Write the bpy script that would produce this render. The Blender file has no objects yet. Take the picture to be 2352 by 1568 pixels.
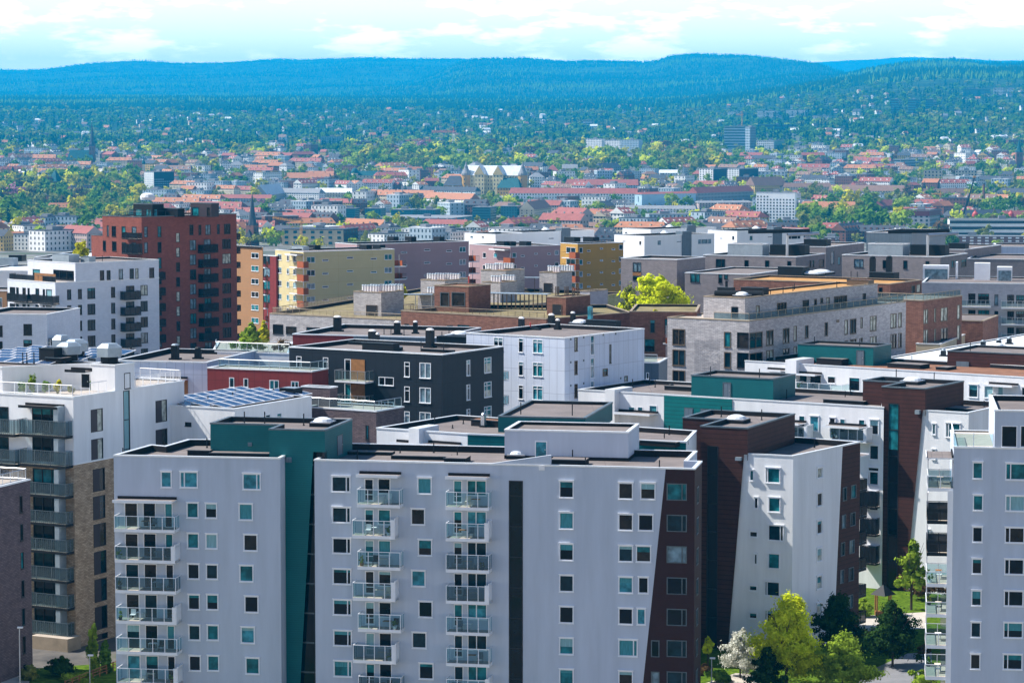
import bpy, bmesh, math, random
import numpy as np
from mathutils import Vector, Matrix
R = random.Random(7)
NR = np.random.default_rng(7)
scene = bpy.context.scene
COL = scene.collection
# ------------------------------------------------------------ camera geometry
F, CX, CY, HOR, CZ = 6100.0, 1176.0, 784.0, 300.0, 55.0
PT = math.atan((CY - HOR) / F)
CAM = Vector((0, 0, CZ))
def ray(u, v):
    a, b = (u - CX) / F, (CY - v) / F
    return Vector((a, math.cos(PT) + b * math.sin(PT), -math.sin(PT) + b * math.cos(PT)))
def Pd(u, v, y):
    d = ray(u, v); return CAM + d * (y / d.y)
def Pz(u, v, z):
    d = ray(u, v); return CAM + d * ((z - CZ) / d.z)
# crop frames: origin and scale of the enlarged views the measurements were taken in
K4=(0,343,3.); K5=(784,343,3.); K6=(1568,343,3.)
A1=(0,735,3.4286); A2=(637,686,3.4286); A3=(1225,686,3.556); A4=(1764,686,3.556)
E5=(0,1078,3.2); E6=(637,1078,3.2); E7=(1225,1078,3.2); E8=(1715,1078,3.2)
G1=(0,323.4,4.8); G2=(490,323.4,4.8); G3=(980,323.4,4.8); G4=(1421,323.4,4.8); G5=(1862,323.4,4.8)
H6=(588,588,4.8); H7=(980,588,4.8); I8=(2058,931,4.571); D0=(0,0,1.)
def K(c, x, y): return c[0] + x / c[2], c[1] + y / c[2]

# ------------------------------------------------------------ materials
MAT = {}
def nd(nt, t, **kw):
    n = nt.nodes.new(t)
    for k, v in kw.items():
        if k in n.inputs: n.inputs[k].default_value = v
        else: setattr(n, k, v)
    return n
def M(name, col, rough=.8, var=.12, vs=.5, kind='plain', c2=None, c3=None, a=1, b=1, metal=0, spec=.22, streak=0):
    m = bpy.data.materials.new(name); m.use_nodes = True; nt = m.node_tree
    p = nt.nodes['Principled BSDF']; L = nt.links.new
    p.inputs['Roughness'].default_value = rough; p.inputs['Metallic'].default_value = metal
    p.inputs['Specular IOR Level'].default_value = spec
    col = (*col, 1)
    geo = nd(nt, 'ShaderNodeNewGeometry'); uv = nd(nt, 'ShaderNodeUVMap')
    src = None
    if kind == 'brick':
        t = nd(nt, 'ShaderNodeTexBrick', Scale=1.0); t.inputs['Color1'].default_value = col
        t.inputs['Color2'].default_value = (*c2, 1); t.inputs['Mortar'].default_value = (*c3, 1)
        t.inputs['Brick Width'].default_value = a; t.inputs['Row Height'].default_value = b
        t.inputs['Mortar Size'].default_value = b * .11; t.inputs['Bias'].default_value = 0
        L(uv.outputs[0], t.inputs['Vector']); src = t.outputs['Color']
    elif kind == 'boards':
        sp = nd(nt, 'ShaderNodeSeparateXYZ'); L(uv.outputs[0], sp.inputs[0])
        mm = nd(nt, 'ShaderNodeMath', operation='FRACT'); dv = nd(nt, 'ShaderNodeMath', operation='DIVIDE')
        dv.inputs[1].default_value = b; L(sp.outputs[1 if a else 0], dv.inputs[0]); L(dv.outputs[0], mm.inputs[0])
        r = nd(nt, 'ShaderNodeValToRGB'); e = r.color_ramp.elements
        e[0].color = (*c2, 1); e[0].position = .0; e[1].color = col; e[1].position = .22
        L(mm.outputs[0], r.inputs[0]); src = r.outputs[0]
        bp = nd(nt, 'ShaderNodeBump', Strength=.35, Distance=.03); L(mm.outputs[0], bp.inputs['Height']); L(bp.outputs[0], p.inputs['Normal'])
    elif kind == 'panel':
        t = nd(nt, 'ShaderNodeTexBrick', Scale=1.0, offset=0.0); t.inputs['Color1'].default_value = col
        t.inputs['Color2'].default_value = tuple(x * .95 for x in col[:3]) + (1,); t.inputs['Mortar'].default_value = (*c3, 1)
        t.inputs['Brick Width'].default_value = a; t.inputs['Row Height'].default_value = b; t.inputs['Mortar Size'].default_value = .025
        L(uv.outputs[0], t.inputs['Vector']); src = t.outputs['Color']
    else:
        rg = nd(nt, 'ShaderNodeRGB'); rg.outputs[0].default_value = col; src = rg.outputs[0]
    # broad and fine tonal variation that belongs to the surface
    n1 = nd(nt, 'ShaderNodeTexNoise', Scale=vs, Detail=5.0, Roughness=.65)
    mp = nd(nt, 'ShaderNodeMapping'); L(geo.outputs['Position'], mp.inputs[0])
    if streak: mp.inputs['Scale'].default_value = (1.6, 1.6, .18)
    L(mp.outputs[0], n1.inputs['Vector'])
    mr = nd(nt, 'ShaderNodeMapRange'); mr.inputs[1].default_value = .3; mr.inputs[2].default_value = .7
    mr.inputs[3].default_value = 1 - var; mr.inputs[4].default_value = 1 + var; L(n1.outputs[0], mr.inputs[0])
    vm = nd(nt, 'ShaderNodeVectorMath', operation='SCALE'); L(src, vm.inputs[0]); L(mr.outputs[0], vm.inputs['Scale'])
    L(vm.outputs[0], p.inputs['Base Color'])
    MAT[name] = m; return m
def glassmat(name, col, rough=.06, spec=.38):
    m = bpy.data.materials.new(name); m.use_nodes = True; nt = m.node_tree; p = nt.nodes['Principled BSDF']
    p.inputs['Roughness'].default_value = rough; p.inputs['Specular IOR Level'].default_value = spec
    geo = nd(nt, 'ShaderNodeNewGeometry'); n1 = nd(nt, 'ShaderNodeTexNoise', Scale=1.3, Detail=3.0)
    nt.links.new(geo.outputs['Position'], n1.inputs['Vector'])
    r = nd(nt, 'ShaderNodeValToRGB'); e = r.color_ramp.elements
    e[0].position = .35; e[0].color = (*[c * .45 for c in col], 1); e[1].position = .7; e[1].color = (*[c * 1.3 for c in col], 1)
    nt.links.new(n1.outputs[0], r.inputs[0]); nt.links.new(r.outputs[0], p.inputs['Base Color'])
    bp = nd(nt, 'ShaderNodeBump', Strength=.04, Distance=.3); n2 = nd(nt, 'ShaderNodeTexNoise', Scale=.9)
    nt.links.new(geo.outputs['Position'], n2.inputs['Vector']); nt.links.new(n2.outputs[0], bp.inputs['Height']); nt.links.new(bp.outputs[0], p.inputs['Normal'])
    MAT[name] = m
def clearglass(name, tint, opac):
    m = bpy.data.materials.new(name); m.use_nodes = True; nt = m.node_tree; nt.nodes.remove(nt.nodes['Principled BSDF'])
    o = nt.nodes['Material Output']; t = nd(nt, 'ShaderNodeBsdfTransparent'); t.inputs[0].default_value = (*tint, 1)
    g = nd(nt, 'ShaderNodeBsdfPrincipled', Roughness=.08); g.inputs['Base Color'].default_value = (*[c * .28 for c in tint], 1)
    n = nd(nt, 'ShaderNodeTexNoise', Scale=.5); mr = nd(nt, 'ShaderNodeMapRange'); mr.inputs[3].default_value = opac * .7; mr.inputs[4].default_value = opac * 1.3
    ge = nd(nt, 'ShaderNodeNewGeometry'); nt.links.new(ge.outputs['Position'], n.inputs['Vector']); nt.links.new(n.outputs[0], mr.inputs[0])
    x = nd(nt, 'ShaderNodeMixShader'); nt.links.new(mr.outputs[0], x.inputs[0]); nt.links.new(t.outputs[0], x.inputs[1]); nt.links.new(g.outputs[0], x.inputs[2])
    nt.links.new(x.outputs[0], o.inputs[0]); MAT[name] = m
def leafmat(name, c1, c2, tr=.35, sc=.9):
    m = bpy.data.materials.new(name); m.use_nodes = True; nt = m.node_tree; nt.nodes.remove(nt.nodes['Principled BSDF'])
    o = nt.nodes['Material Output']; ge = nd(nt, 'ShaderNodeNewGeometry')
    n = nd(nt, 'ShaderNodeTexNoise', Scale=sc, Detail=4.0, Roughness=.7); nt.links.new(ge.outputs['Position'], n.inputs['Vector'])
    r = nd(nt, 'ShaderNodeValToRGB'); e = r.color_ramp.elements; e[0].position = .36; e[0].color = (*c1, 1); e[1].position = .64; e[1].color = (*c2, 1)
    nt.links.new(n.outputs[0], r.inputs[0])
    d = nd(nt, 'ShaderNodeBsdfDiffuse'); t = nd(nt, 'ShaderNodeBsdfTranslucent'); nt.links.new(r.outputs[0], d.inputs[0]); nt.links.new(r.outputs[0], t.inputs[0])
    x = nd(nt, 'ShaderNodeMixShader'); x.inputs[0].default_value = tr; nt.links.new(d.outputs[0], x.inputs[1]); nt.links.new(t.outputs[0], x.inputs[2])
    nt.links.new(x.outputs[0], o.inputs[0]); MAT[name] = m

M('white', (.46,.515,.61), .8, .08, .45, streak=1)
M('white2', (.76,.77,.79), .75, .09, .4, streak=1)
M('whitefar', (.84,.85,.86), .7, .05, .3, streak=1)
M('wpanel', (.58,.64,.76), .55, .07, .6, 'panel', c3=(.33,.37,.47), a=1.2, b=3.0, streak=1)
M('wbrick', (.70,.73,.80), .8, .06, .6, 'brick', c2=(.62,.66,.74), c3=(.55,.58,.66), a=.6, b=.2)
M('lwbrick', (.34,.235,.15), .85, .22, 1.2, 'brick', c2=(.54,.40,.27), c3=(.20,.15,.10), a=.5, b=.16)
M('dkbrick', (.10,.075,.085), .85, .2, 1., 'brick', c2=(.15,.11,.115), c3=(.06,.045,.05), a=.5, b=.16)
M('gbrick', (.36,.34,.345), .85, .16, 1.2, 'brick', c2=(.52,.49,.49), c3=(.25,.24,.25), a=.7, b=.2)
M('gbrick2', (.235,.21,.215), .85, .1, .8, 'brick', c2=(.285,.25,.25), c3=(.17,.15,.155), a=.6, b=.2)
M('gbrick3', (.40,.40,.44), .85, .1, .8, 'brick', c2=(.48,.47,.50), c3=(.33,.33,.36), a=.6, b=.2)
M('bbrick', (.165,.075,.052), .85, .2, 1.2, 'brick', c2=(.25,.115,.08), c3=(.11,.06,.05), a=.7, b=.2)
M('rbrick', (.215,.062,.046), .85, .12, .8, 'brick', c2=(.275,.082,.058), c3=(.15,.055,.046), a=.6, b=.18)
M('teal', (.002,.145,.15), .55, .12, .7, 'boards', c2=(.001,.045,.05), b=.5)
M('teal2', (.006,.125,.14), .55, .08, .5, 'boards', c2=(.001,.075,.08), b=.22)
M('brown', (.056,.019,.015), .7, .22, .9, 'boards', c2=(.010,.004,.004), b=.5)
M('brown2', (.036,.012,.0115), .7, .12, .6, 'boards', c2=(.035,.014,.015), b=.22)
M('black', (.011,.017,.026), .6, .14, .8, 'panel', c3=(.004,.007,.012), a=1.2, b=3.0)
M('redp', (.22,.032,.032), .65, .1, .6, 'panel', c3=(.13,.022,.022), a=1.1, b=3.0)
M('yellow', (.60,.51,.28), .8, .04, .3, 'panel', c3=(.50,.38,.16), a=9, b=2.95)
M('orange', (.36,.20,.10), .8, .05, .3, 'panel', c3=(.44,.2,.08), a=9, b=2.95)
M('mauve', (.38,.26,.275), .8, .04, .3, 'panel', c3=(.30,.21,.25), a=9, b=2.9)
M('ochre', (.47,.27,.06), .8, .05, .3, 'panel', c3=(.34,.19,.04), a=9, b=2.8)
M('cream', (.55,.45,.30), .8, .08, .5)
M('membrane', (.009,.008,.010), .75, .3, .6)
M('roof', (.18,.155,.148), .9, .22, .3, 'panel', c3=(.11,.095,.095), a=9, b=1.0)
M('roofdk', (.12,.12,.125), .9, .2, .3)
M('mossroof', (.40,.215,.075), .95, .3, .5, c2=None)
M('brownroof', (.21,.105,.065), .95, .3, .5)
M('greenroof', (.20,.165,.085), .95, .4, .35)
M('whiteroof', (.62,.66,.70), .6, .06, .3)
M('coping', (.74,.77,.80), .35, .08, .8, metal=.25)
M('copdark', (.10,.13,.15), .4, .2, .8, metal=.3)
M('brcop', (.30,.24,.17), .6, .2, .8)
M('frame', (.78,.80,.84), .4, .05, 1.)
M('framedk', (.022,.022,.026), .4, .1, 1.)
M('framebr', (.12,.085,.055), .5, .15, 1.)
M('panelbr', (.045,.035,.042), .5, .08, 1.)
M('zinc', (.30,.36,.41), .4, .12, 1., metal=.4)
M('bluegrey', (.12,.16,.20), .45, .1, .6, 'panel', c3=(.07,.1,.13), a=1.0, b=9)
M('dark', (.006,.008,.011), .6, .2, 1.)
M('steel', (.45,.48,.52), .35, .1, 1., metal=.7)
M('wood', (.30,.14,.05), .6, .25, 2., 'boards', c2=(.15,.06,.02), b=.18, a=0)
M('orangebox', (.33,.085,.03), .6, .1, 1.)
M('deck', (.42,.36,.30), .7, .15, 1.5)
M('copperroof', (.05,.20,.22), .5, .15, .5)
M('asphalt', (.055,.056,.062), .9, .2, .4)
M('paving', (.45,.41,.36), .9, .15, .5)
M('bark', (.06,.045,.035), .9, .3, 3.)
M('redmetal', (.45,.06,.05), .5, .1, 1.)
M('cranered', (.55,.10,.10), .5, .1, 1.)
M('craneyel', (.62,.30,.06), .5, .1, 1.)
M('plastic', (.75,.75,.76), .5, .05, 1.)
M('cushion', (.62,.55,.45), .8, .1, 1.)
glassmat('gl_dark', (.003,.005,.010)); glassmat('gl_mid', (.006,.028,.042)); glassmat('gl_teal', (.015,.17,.20), .12)
glassmat('gl_blue', (.05,.28,.36), .15); glassmat('gl_pale', (.50,.52,.45), .2); glassmat('gl_brown', (.028,.022,.018)); glassmat('gl_stair', (.006,.010,.013), .05, .4); glassmat('gl_grey', (.30,.33,.38), .3)
glassmat('gl_sky', (.16,.26,.32), .05, 1.0)
M('curtain', (.05,.24,.28), .5, .25, 6., streak=1)
M('pv', (.02,.05,.12), .25, .2, .3, spec=.35)
M('curtainw', (.22,.40,.44), .6, .2, 5., streak=1)
clearglass('rail_glass', (.66,.86,.90), .20); clearglass('rail_dark', (.05,.06,.08), .7); clearglass('rail_frost', (.40,.56,.62), .42)
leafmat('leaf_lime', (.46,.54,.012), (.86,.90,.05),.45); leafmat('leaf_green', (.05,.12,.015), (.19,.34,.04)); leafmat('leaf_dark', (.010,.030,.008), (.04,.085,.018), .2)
leafmat('leaf_blossom', (.45,.45,.36), (.85,.85,.78), .3, 1.2); leafmat('leaf_olive', (.12,.15,.035), (.34,.36,.09)); leafmat('leaf_yellow', (.36,.36,.012), (.65,.60,.03))
leafmat('leaf_bronze', (.07,.045,.02), (.18,.11,.05)); leafmat('leaf_pink', (.25,.10,.16), (.5,.25,.35)); leafmat('leaf_pine', (.006,.025,.022), (.02,.06,.035), .1)
leafmat('leaf_spring', (.13,.22,.018), (.36,.48,.05))

# ------------------------------------------------------------ mesh builder
class MB:
    def __init__(s): s.v=[]; s.f=[]; s.m=[]; s.uv=[]; s.mats=[]
    def mi(s, m):
        if m not in s.mats: s.mats.append(m)
        return s.mats.index(m)
    def face(s, pts, mat, uv=None):
        n=len(s.v); s.v += [tuple(p) for p in pts]; s.f.append(tuple(range(n,n+len(pts)))); s.m.append(s.mi(mat))
        s.uv += uv if uv else [(0,0)]*len(pts)
    def box(s, T, x0,x1,y0,y1,z0,z1, mat, top=None, skip=''):
        P=lambda x,y,z: T @ Vector((x,y,z))
        def q(a,b,c,d,uv,m): s.face([P(*a),P(*b),P(*c),P(*d)], m, uv)
        q((x0,y0,z0),(x1,y0,z0),(x1,y0,z1),(x0,y0,z1),[(x0,z0),(x1,z0),(x1,z1),(x0,z1)],mat)
        q((x1,y1,z0),(x0,y1,z0),(x0,y1,z1),(x1,y1,z1),[(x1,z0),(x0,z0),(x0,z1),(x1,z1)],mat)
        q((x1,y0,z0),(x1,y1,z0),(x1,y1,z1),(x1,y0,z1),[(y0,z0),(y1,z0),(y1,z1),(y0,z1)],mat)
        q((x0,y1,z0),(x0,y0,z0),(x0,y0,z1),(x0,y1,z1),[(y1,z0),(y0,z0),(y0,z1),(y1,z1)],mat)
        q((x0,y0,z1),(x1,y0,z1),(x1,y1,z1),(x0,y1,z1),[(x0,y0),(x1,y0),(x1,y1),(x0,y1)],top or mat)
        if 'b' not in skip: q((x0,y1,z0),(x1,y1,z0),(x1,y0,z0),(x0,y0,z0),[(x0,y1),(x1,y1),(x1,y0),(x0,y0)],mat)
    def cyl(s, T, x,y,z0,z1,r0,r1,mat,n=8,cap=True,rx=1,ry=1):
        a=[T@Vector((x+r0*rx*math.cos(2*math.pi*i/n),y+r0*ry*math.sin(2*math.pi*i/n),z0)) for i in range(n)]
        b=[T@Vector((x+r1*rx*math.cos(2*math.pi*i/n),y+r1*ry*math.sin(2*math.pi*i/n),z1)) for i in range(n)]
        for i in range(n):
            j=(i+1)%n; s.face([a[i],a[j],b[j],b[i]],mat,[(i/n,z0),((i+1)/n,z0),((i+1)/n,z1),(i/n,z1)])
        if cap: s.face(b,mat)
    def tube(s, p, q, r, mat, n=5, r2=None):
        p=Vector(p); q=Vector(q); d=(q-p); l=d.length
        if l<1e-6: return
        T=Matrix.Translation(p) @ d.to_track_quat('Z','Y').to_matrix().to_4x4()
        s.cyl(T,0,0,0,l,r,r if r2 is None else r2,mat,n)
    def build(s, name, parent=None, smooth=False):
        off = ORG.get(parent.name, Vector()) if parent else Vector()
        me=bpy.data.meshes.new(name); me.from_pydata([(x-off.x,y-off.y,z-off.z) for x,y,z in s.v],[],s.f)
        for m in s.mats: me.materials.append(MAT[m])
        me.polygons.foreach_set('material_index', s.m)
        u=me.uv_layers.new(name='UVMap'); u.data.foreach_set('uv', [c for p in s.uv for c in p])
        if smooth: me.polygons.foreach_set('use_smooth',[True]*len(s.f))
        o=bpy.data.objects.new(name,me); COL.objects.link(o)
        if parent: o.parent=parent
        ORG[o.name]=off
        return o
ORG = {}
I4 = Matrix.Identity(4)
def tag(o, label, cat, group=None, kind=None):
    if label: o['label']=label
    if cat: o['category']=cat
    if group: o['group']=group
    if kind: o['kind']=kind
    return o
def empty(name, loc, label, cat, group=None):
    o=bpy.data.objects.new(name,None); COL.objects.link(o); o.location=loc; o.empty_display_size=.5
    ORG[o.name]=Vector(loc); return tag(o,label,cat,group)
def frameT(p, ang): return Matrix.Translation(Vector(p)) @ Matrix.Rotation(ang,4,'Z')

# ------------------------------------------------------------ windows (shared meshes, local: x along, y inward, z up)
WM={}
def wmesh(key, fn):
    if key not in WM:
        mb=MB(); fn(mb); o=mb.build('tmp'); me=o.data; bpy.data.objects.remove(o); WM[key]=me
    return WM[key]
def frame_mesh(w,h,style,mull):
    def fn(mb):
        fr={'white':'frame','dark':'framedk','bronze':'framebr','panel':'framedk','slim':'frame','brown':'copdark'}[style]
        t={'white':.10,'dark':.09,'bronze':.12,'panel':.08,'slim':.08,'brown':.09}[style]
        y0={'white':-.09,'dark':-.03,'bronze':-.04,'panel':-.03,'slim':-.03,'brown':-.05}[style]; y1=.10
        mb.box(I4,0,t,y0,y1,0,h,fr); mb.box(I4,w-t,w,y0,y1,0,h,fr)
        mb.box(I4,t,w-t,y0,y1,0,t*.8,fr); mb.box(I4,t,w-t,y0,y1,h-t,h,fr)
        if style=='white': mb.box(I4,-.05,w+.05,y0-.06,-.01,h+.002,h+.10,'frame'); mb.box(I4,-.03,w+.03,y0-.05,-.01,-.07,-.002,'frame')
        if style in('slim','dark','bronze'): mb.box(I4,-.03,w+.03,y0-.07,y0-.002,-.06,.02,fr)
        for k,mu in enumerate(mull or ()):
            if mu>0: mb.box(I4,w*mu-.045,w*mu+.045,y0+.02,y1-.01,t*.8,h-t,fr)
            else: mb.box(I4,t,w-t,y0+.03,y1-.02,h*-mu-.04,h*-mu+.04,fr)
        if style=='panel': mb.box(I4,t,w*.55,y0+.02,y1-.02,t*.8,h-t,'panelbr')
    return wmesh(('f',w,h,style,tuple(mull or ())),fn)
def pane_mesh(w,h,style,g,bl,blm):
    def fn(mb):
        y=.075; b=h*(1-bl)
        if bl>0.02:
            mb.face([(.04,y,.03),(w-.04,y,.03),(w-.04,y,b),(.04,y,b)],g,[(0,0)]*4)
            mb.face([(.04,y,b),(w-.04,y,b),(w-.04,y,h-.03),(.04,y,h-.03)],blm,[(0,0)]*4)
        else: mb.face([(.04,y,.03),(w-.04,y,.03),(w-.04,y,h-.03),(.04,y,h-.03)],g,[(0,0)]*4)
    return wmesh(('p',w,h,style,g,round(bl,2),blm),fn)

PAL={'shade':['gl_dark']*4+['gl_mid']*3+['gl_brown']*2+['gl_teal']*2+['gl_blue'],
     'dark':['gl_dark']*5+['gl_mid']*2+['gl_brown'],
     'sun':['gl_dark','gl_mid','gl_sky','gl_brown','gl_pale'],
     'pale':['gl_pale']*3+['gl_dark','gl_brown','gl_mid'],
     'sky':['gl_sky']*3+['gl_teal']*2+['gl_mid']*2+['gl_dark']}

class Bld:
    def __init__(s,name,label,cat,poly,z1,z0=0,wall='white',par=.5,roof='roof',cop='coping',inner='membrane',capw=.32,group=None,e=None,part=None):
        s.poly=[Vector((p[0],p[1])) for p in poly]
        a=sum(s.poly[i].x*s.poly[(i+1)%len(poly)].y-s.poly[(i+1)%len(poly)].x*s.poly[i].y for i in range(len(poly)))
        if a<0: print('CW poly!',name)
        s.n=len(s.poly); s.z0=z0; s.z1=z1; s.walls=wall; s.par=par; s.roof=roof; s.cop=cop; s.inner=inner; s.capw=capw; s.part=part
        c=sum(s.poly,Vector((0,0)))/s.n
        s.e=e or empty(name,(c.x,c.y,z0),label,cat,group)
        s.holes={}; s.slant={}; s.skipw=set(); s.layers={}; s.ngons={}
    def fr(s,i):
        i%=s.n; o=s.poly[i]; q=s.poly[(i+1)%s.n]; d=(q-o); l=d.length; d=d/l
        return o,d,l,math.atan2(d.y,d.x)
    def sz(s,i,u,v,off=0):
        o,d,l,a=s.fr(i); n=Vector((d.y,-d.x)); o3=Vector((*o,0))+Vector((*n,0))*off; n3=Vector((*n,0))
        r=ray(u,v); t=n3.dot(o3-CAM)/n3.dot(r); p=CAM+r*t
        return (p-o3).dot(Vector((*d,0))), p.z
    def rect(s,i,c,x0,y0,x1,y1,off=0):
        um,vm=(x0+x1)/2,(y0+y1)/2
        a=s.sz(i,*K(c,x0,vm),off)[0]; b=s.sz(i,*K(c,x1,vm),off)[0]
        t=s.sz(i,*K(c,um,y0),off)[1]; bt=s.sz(i,*K(c,um,y1),off)[1]
        return a,b,bt,t
    def win(s,i,c,x0,y0,x1,y1,style='white',mull=(),pal='shade',n=1,dy=0,dx=0,name='window',blind=.45,hole=True,glass=None):
        for k in range(n):
            a,b,z0,z1=s.rect(i,c,x0+dx*k,y0+dy*k,x1+dx*k,y1+dy*k)
            s.winm(i,a,b,z0,z1,style,mull,pal,name,blind,hole,glass)
    def winm(s,i,a,b,z0,z1,style='white',mull=(),pal='shade',name='window',blind=.45,hole=True,glass=None):
        o,d,l,ang=s.fr(i)
        if b<.15 or a>l-.15 or z1<s.z0+.2: return
        a=max(a,.06); b=min(b,l-.06); z0=max(z0,s.z0+.15); z1=min(z1,s.z1-.12)
        if b-a<.12 or z1-z0<.12: return
        w=max(.15,round((b-a)/.05)*.05); h=max(.15,round((z1-z0)/.05)*.05)
        if hole: s.holes.setdefault(i,[]).append((a,z0,a+w,z0+h))
        f=bpy.data.objects.new(name,frame_mesh(w,h,style,mull)); COL.objects.link(f); f.parent=s.e
        p=o+d*a; f.location=Vector((p.x,p.y,z0))-ORG[s.e.name]; f.rotation_euler=(0,0,ang)
        g=glass or R.choice(PAL[pal]); bl=0; blm='curtain'
        if R.random()<blind: bl=R.choice([.25,.4,.55,.3,1]); blm=R.choice(['curtain','gl_teal','curtainw','gl_teal'])
        q=bpy.data.objects.new('pane',pane_mesh(w,h,style,g,bl if pal in('shade','dark') else 0,blm)); COL.objects.link(q); q.parent=f
        return f
    def grid(s,i,u0,uw,z,h,cols,rows,dz,style='dark',mull=(),pal='dark'):
        for r in range(rows):
            for a in cols: s.winm(i,a,a+uw,z-r*dz,z+h-r*dz,style,mull,pal)
    def finish(s,wallname='wall'):
        mb=MB() if not s.part else s.part
        for i in range(s.n):
            if i in s.skipw: continue
            o,d,l,ang=s.fr(i); nin=Vector((-d.y,d.x))
            P=lambda x,z,y=0: Vector((*(o+d*x+nin*y),z))
            wm=s.walls[i] if isinstance(s.walls,(list,tuple)) else s.walls
            if i in s.ngons:
                for pts,m in s.ngons[i]: mb.face([P(x,z) for x,z in pts],m,[(x,z) for x,z in pts])
                continue
            H=s.holes.get(i,[]); lay=s.layers.get(i,[(s.z0,s.z1,wm)])
            for za,zb,m in lay:
                hs=[(max(0,a),max(za,b),min(l,c),min(zb,e)) for a,b,c,e in H if b<zb and e>za]
                zsorted=sorted({za,zb}|{h[1] for h in hs}|{h[3] for h in hs})
                for k in range(len(zsorted)-1):
                    q0,q1=zsorted[k],zsorted[k+1]
                    if q1-q0<1e-5: continue
                    zm=(q0+q1)/2; iv=sorted((h[0],h[2]) for h in hs if h[1]<zm<h[3]); x=0; segs=[]
                    for a,b in iv:
                        if a>x+1e-4: segs.append((x,a))
                        x=max(x,b)
                    if x<l-1e-4: segs.append((x,l))
                    for a,b in segs:
                        sl=s.slant.get(i)
                        parts=[([(a,q0),(b,q0),(b,q1),(a,q1)],m)]
                        if sl: parts=slice_quad(a,b,q0,q1,*sl)
                        for pts,mm in parts: mb.face([P(x_,z_) for x_,z_ in pts],mm,[(x_,z_) for x_,z_ in pts])
            for a,b,c,e in H:
                dp=.13
                mm=wm if i not in s.layers else lay[0][2]
                if i in s.layers:
                    for za,zb,m_ in lay:
                        if za<=(b+e)/2<=zb: mm=m_
                if i in s.slant: mm='brown2' if R and (a+c)/2>sl_s(s.slant[i],(b+e)/2) else s.slant[i][2]
                mb.face([P(a,b),P(a,b,dp),P(a,e,dp),P(a,e)],mm); mb.face([P(c,b,dp),P(c,b),P(c,e),P(c,e,dp)],mm)
                mb.face([P(a,e),P(a,e,dp),P(c,e,dp),P(c,e)],mm); mb.face([P(a,b,dp),P(a,b),P(c,b),P(c,b,dp)],mm)
        # roof, parapet
        inn=offset_poly(s.poly,s.capw); out=offset_poly(s.poly,-.05); zr=s.z1-s.par
        if s.roof:
            rb=MB() if not s.part else s.part; cb=MB() if not s.part else s.part
            rb.face([(p.x,p.y,zr) for p in inn],s.roof,[(p.x,p.y) for p in inn])
            for i in range(s.n):
                j=(i+1)%s.n; A,B=inn[i],inn[j]; l=(B-A).length
                im=s.inner[i] if isinstance(s.inner,(list,tuple)) else s.inner
                if s.par>.02: rb.face([(B.x,B.y,zr),(A.x,A.y,zr),(A.x,A.y,s.z1),(B.x,B.y,s.z1)],im,[(l,0),(0,0),(0,s.par),(l,s.par)])
                C,D=out[i],out[j]; t=s.z1+.05; bt=s.z1-.10
                cb.face([(C.x,C.y,t),(D.x,D.y,t),(B.x,B.y,t),(A.x,A.y,t)],s.cop)
                cb.face([(C.x,C.y,bt),(D.x,D.y,bt),(D.x,D.y,t),(C.x,C.y,t)],s.cop)
                cb.face([(B.x,B.y,s.z1),(A.x,A.y,s.z1),(A.x,A.y,t),(B.x,B.y,t)],s.cop)
            if not s.part: rb.build('roof',s.e); cb.build('parapet',s.e)
        if not s.part: s.wall=mb.build(wallname,s.e)
        return s
    # ---- roof furniture, placed on the roof plane
    def zr(s): return s.z1-s.par
    def T(s,c,x,y,z=None,edge=0):
        z=s.zr() if z is None else z
        p=Pz(*K(c,x,y),z); return frameT(p,s.fr(edge)[3]),p
    def rbox(s,c,xl,xr,yb,h,dep,mat='membrane',top='roof',name='roof_hatch',edge=0,z=None,lift=0):
        T,p=s.T(c,xl,yb,z,edge); q=Pz(*K(c,xr,yb),p.z); a=s.fr(edge)[3]; d=Vector((math.cos(a),math.sin(a)))
        L=seglen(p,d,K(c,xr,yb)[0]); mb=MB(); mb.box(T,0,L,0,dep,lift,h,mat,top)
        if name=='roof_hatch': mb.box(T,-.06,L+.06,-.06,-.01,h-.02,h+.05,'copdark')
        return mb.build(name,s.e)
    def pipe(s,c,x,y,h=.9,r=.06,mat='dark',z=None):
        T,p=s.T(c,x,y,z); mb=MB(); mb.cyl(T,0,0,0,h,r,r,mat,7); mb.cyl(T,0,0,0,.12,r*2.2,r*1.3,mat,7); return mb.build('vent_pipe',s.e)
    def cowl(s,c,x,y,w=.5,h=1.1,z=None,cap='plastic',body='dark'):
        w*=.8; h*=.85
        T,p=s.T(c,x,y,z); mb=MB(); mb.box(T,-w,w,-w*.8,w*.8,0,.22,'dark'); mb.box(T,-w*.6,w*.6,-w*.6,w*.6,.22,h,body)
        mb.cyl(T,0,0,h,h+.12,w*.55,w*.75,cap,10); mb.cyl(T,0,0,h+.12,h+.3,w*.75,w*.4,cap,10); return mb.build('roof_vent',s.e)
    def dome(s,c,x,y,w=.9,z=None,mat='whiteroof'):
        T,p=s.T(c,x,y,z); mb=MB(); mb.box(T,-w,w,-w,w,0,.35,'membrane'); mb.box(T,-w*.95,w*.95,-w*.95,w*.95,.35,.47,'steel')
        for a,b,r0,r1 in((.47,.7,.9,.75),(.7,.85,.75,.4),(.85,.9,.4,.05)): mb.cyl(T,0,0,a,b,w*r0,w*r1,mat,14)
        return mb.build('skylight_dome',s.e,True)
    def balcony(s,i,c,x0,x1,yt,yb,dep=1.5,style='white',screen=0,slab=.30,posts=4):
        """slab from px: yt = rail top, yb = slab underside, measured at the front plane"""
        a,b,z0,z1=s.rect(i,c,x0,yt,x1,yb,dep); s.balm(i,a,b,z0,z1,dep,style,screen,slab,posts)
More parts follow.
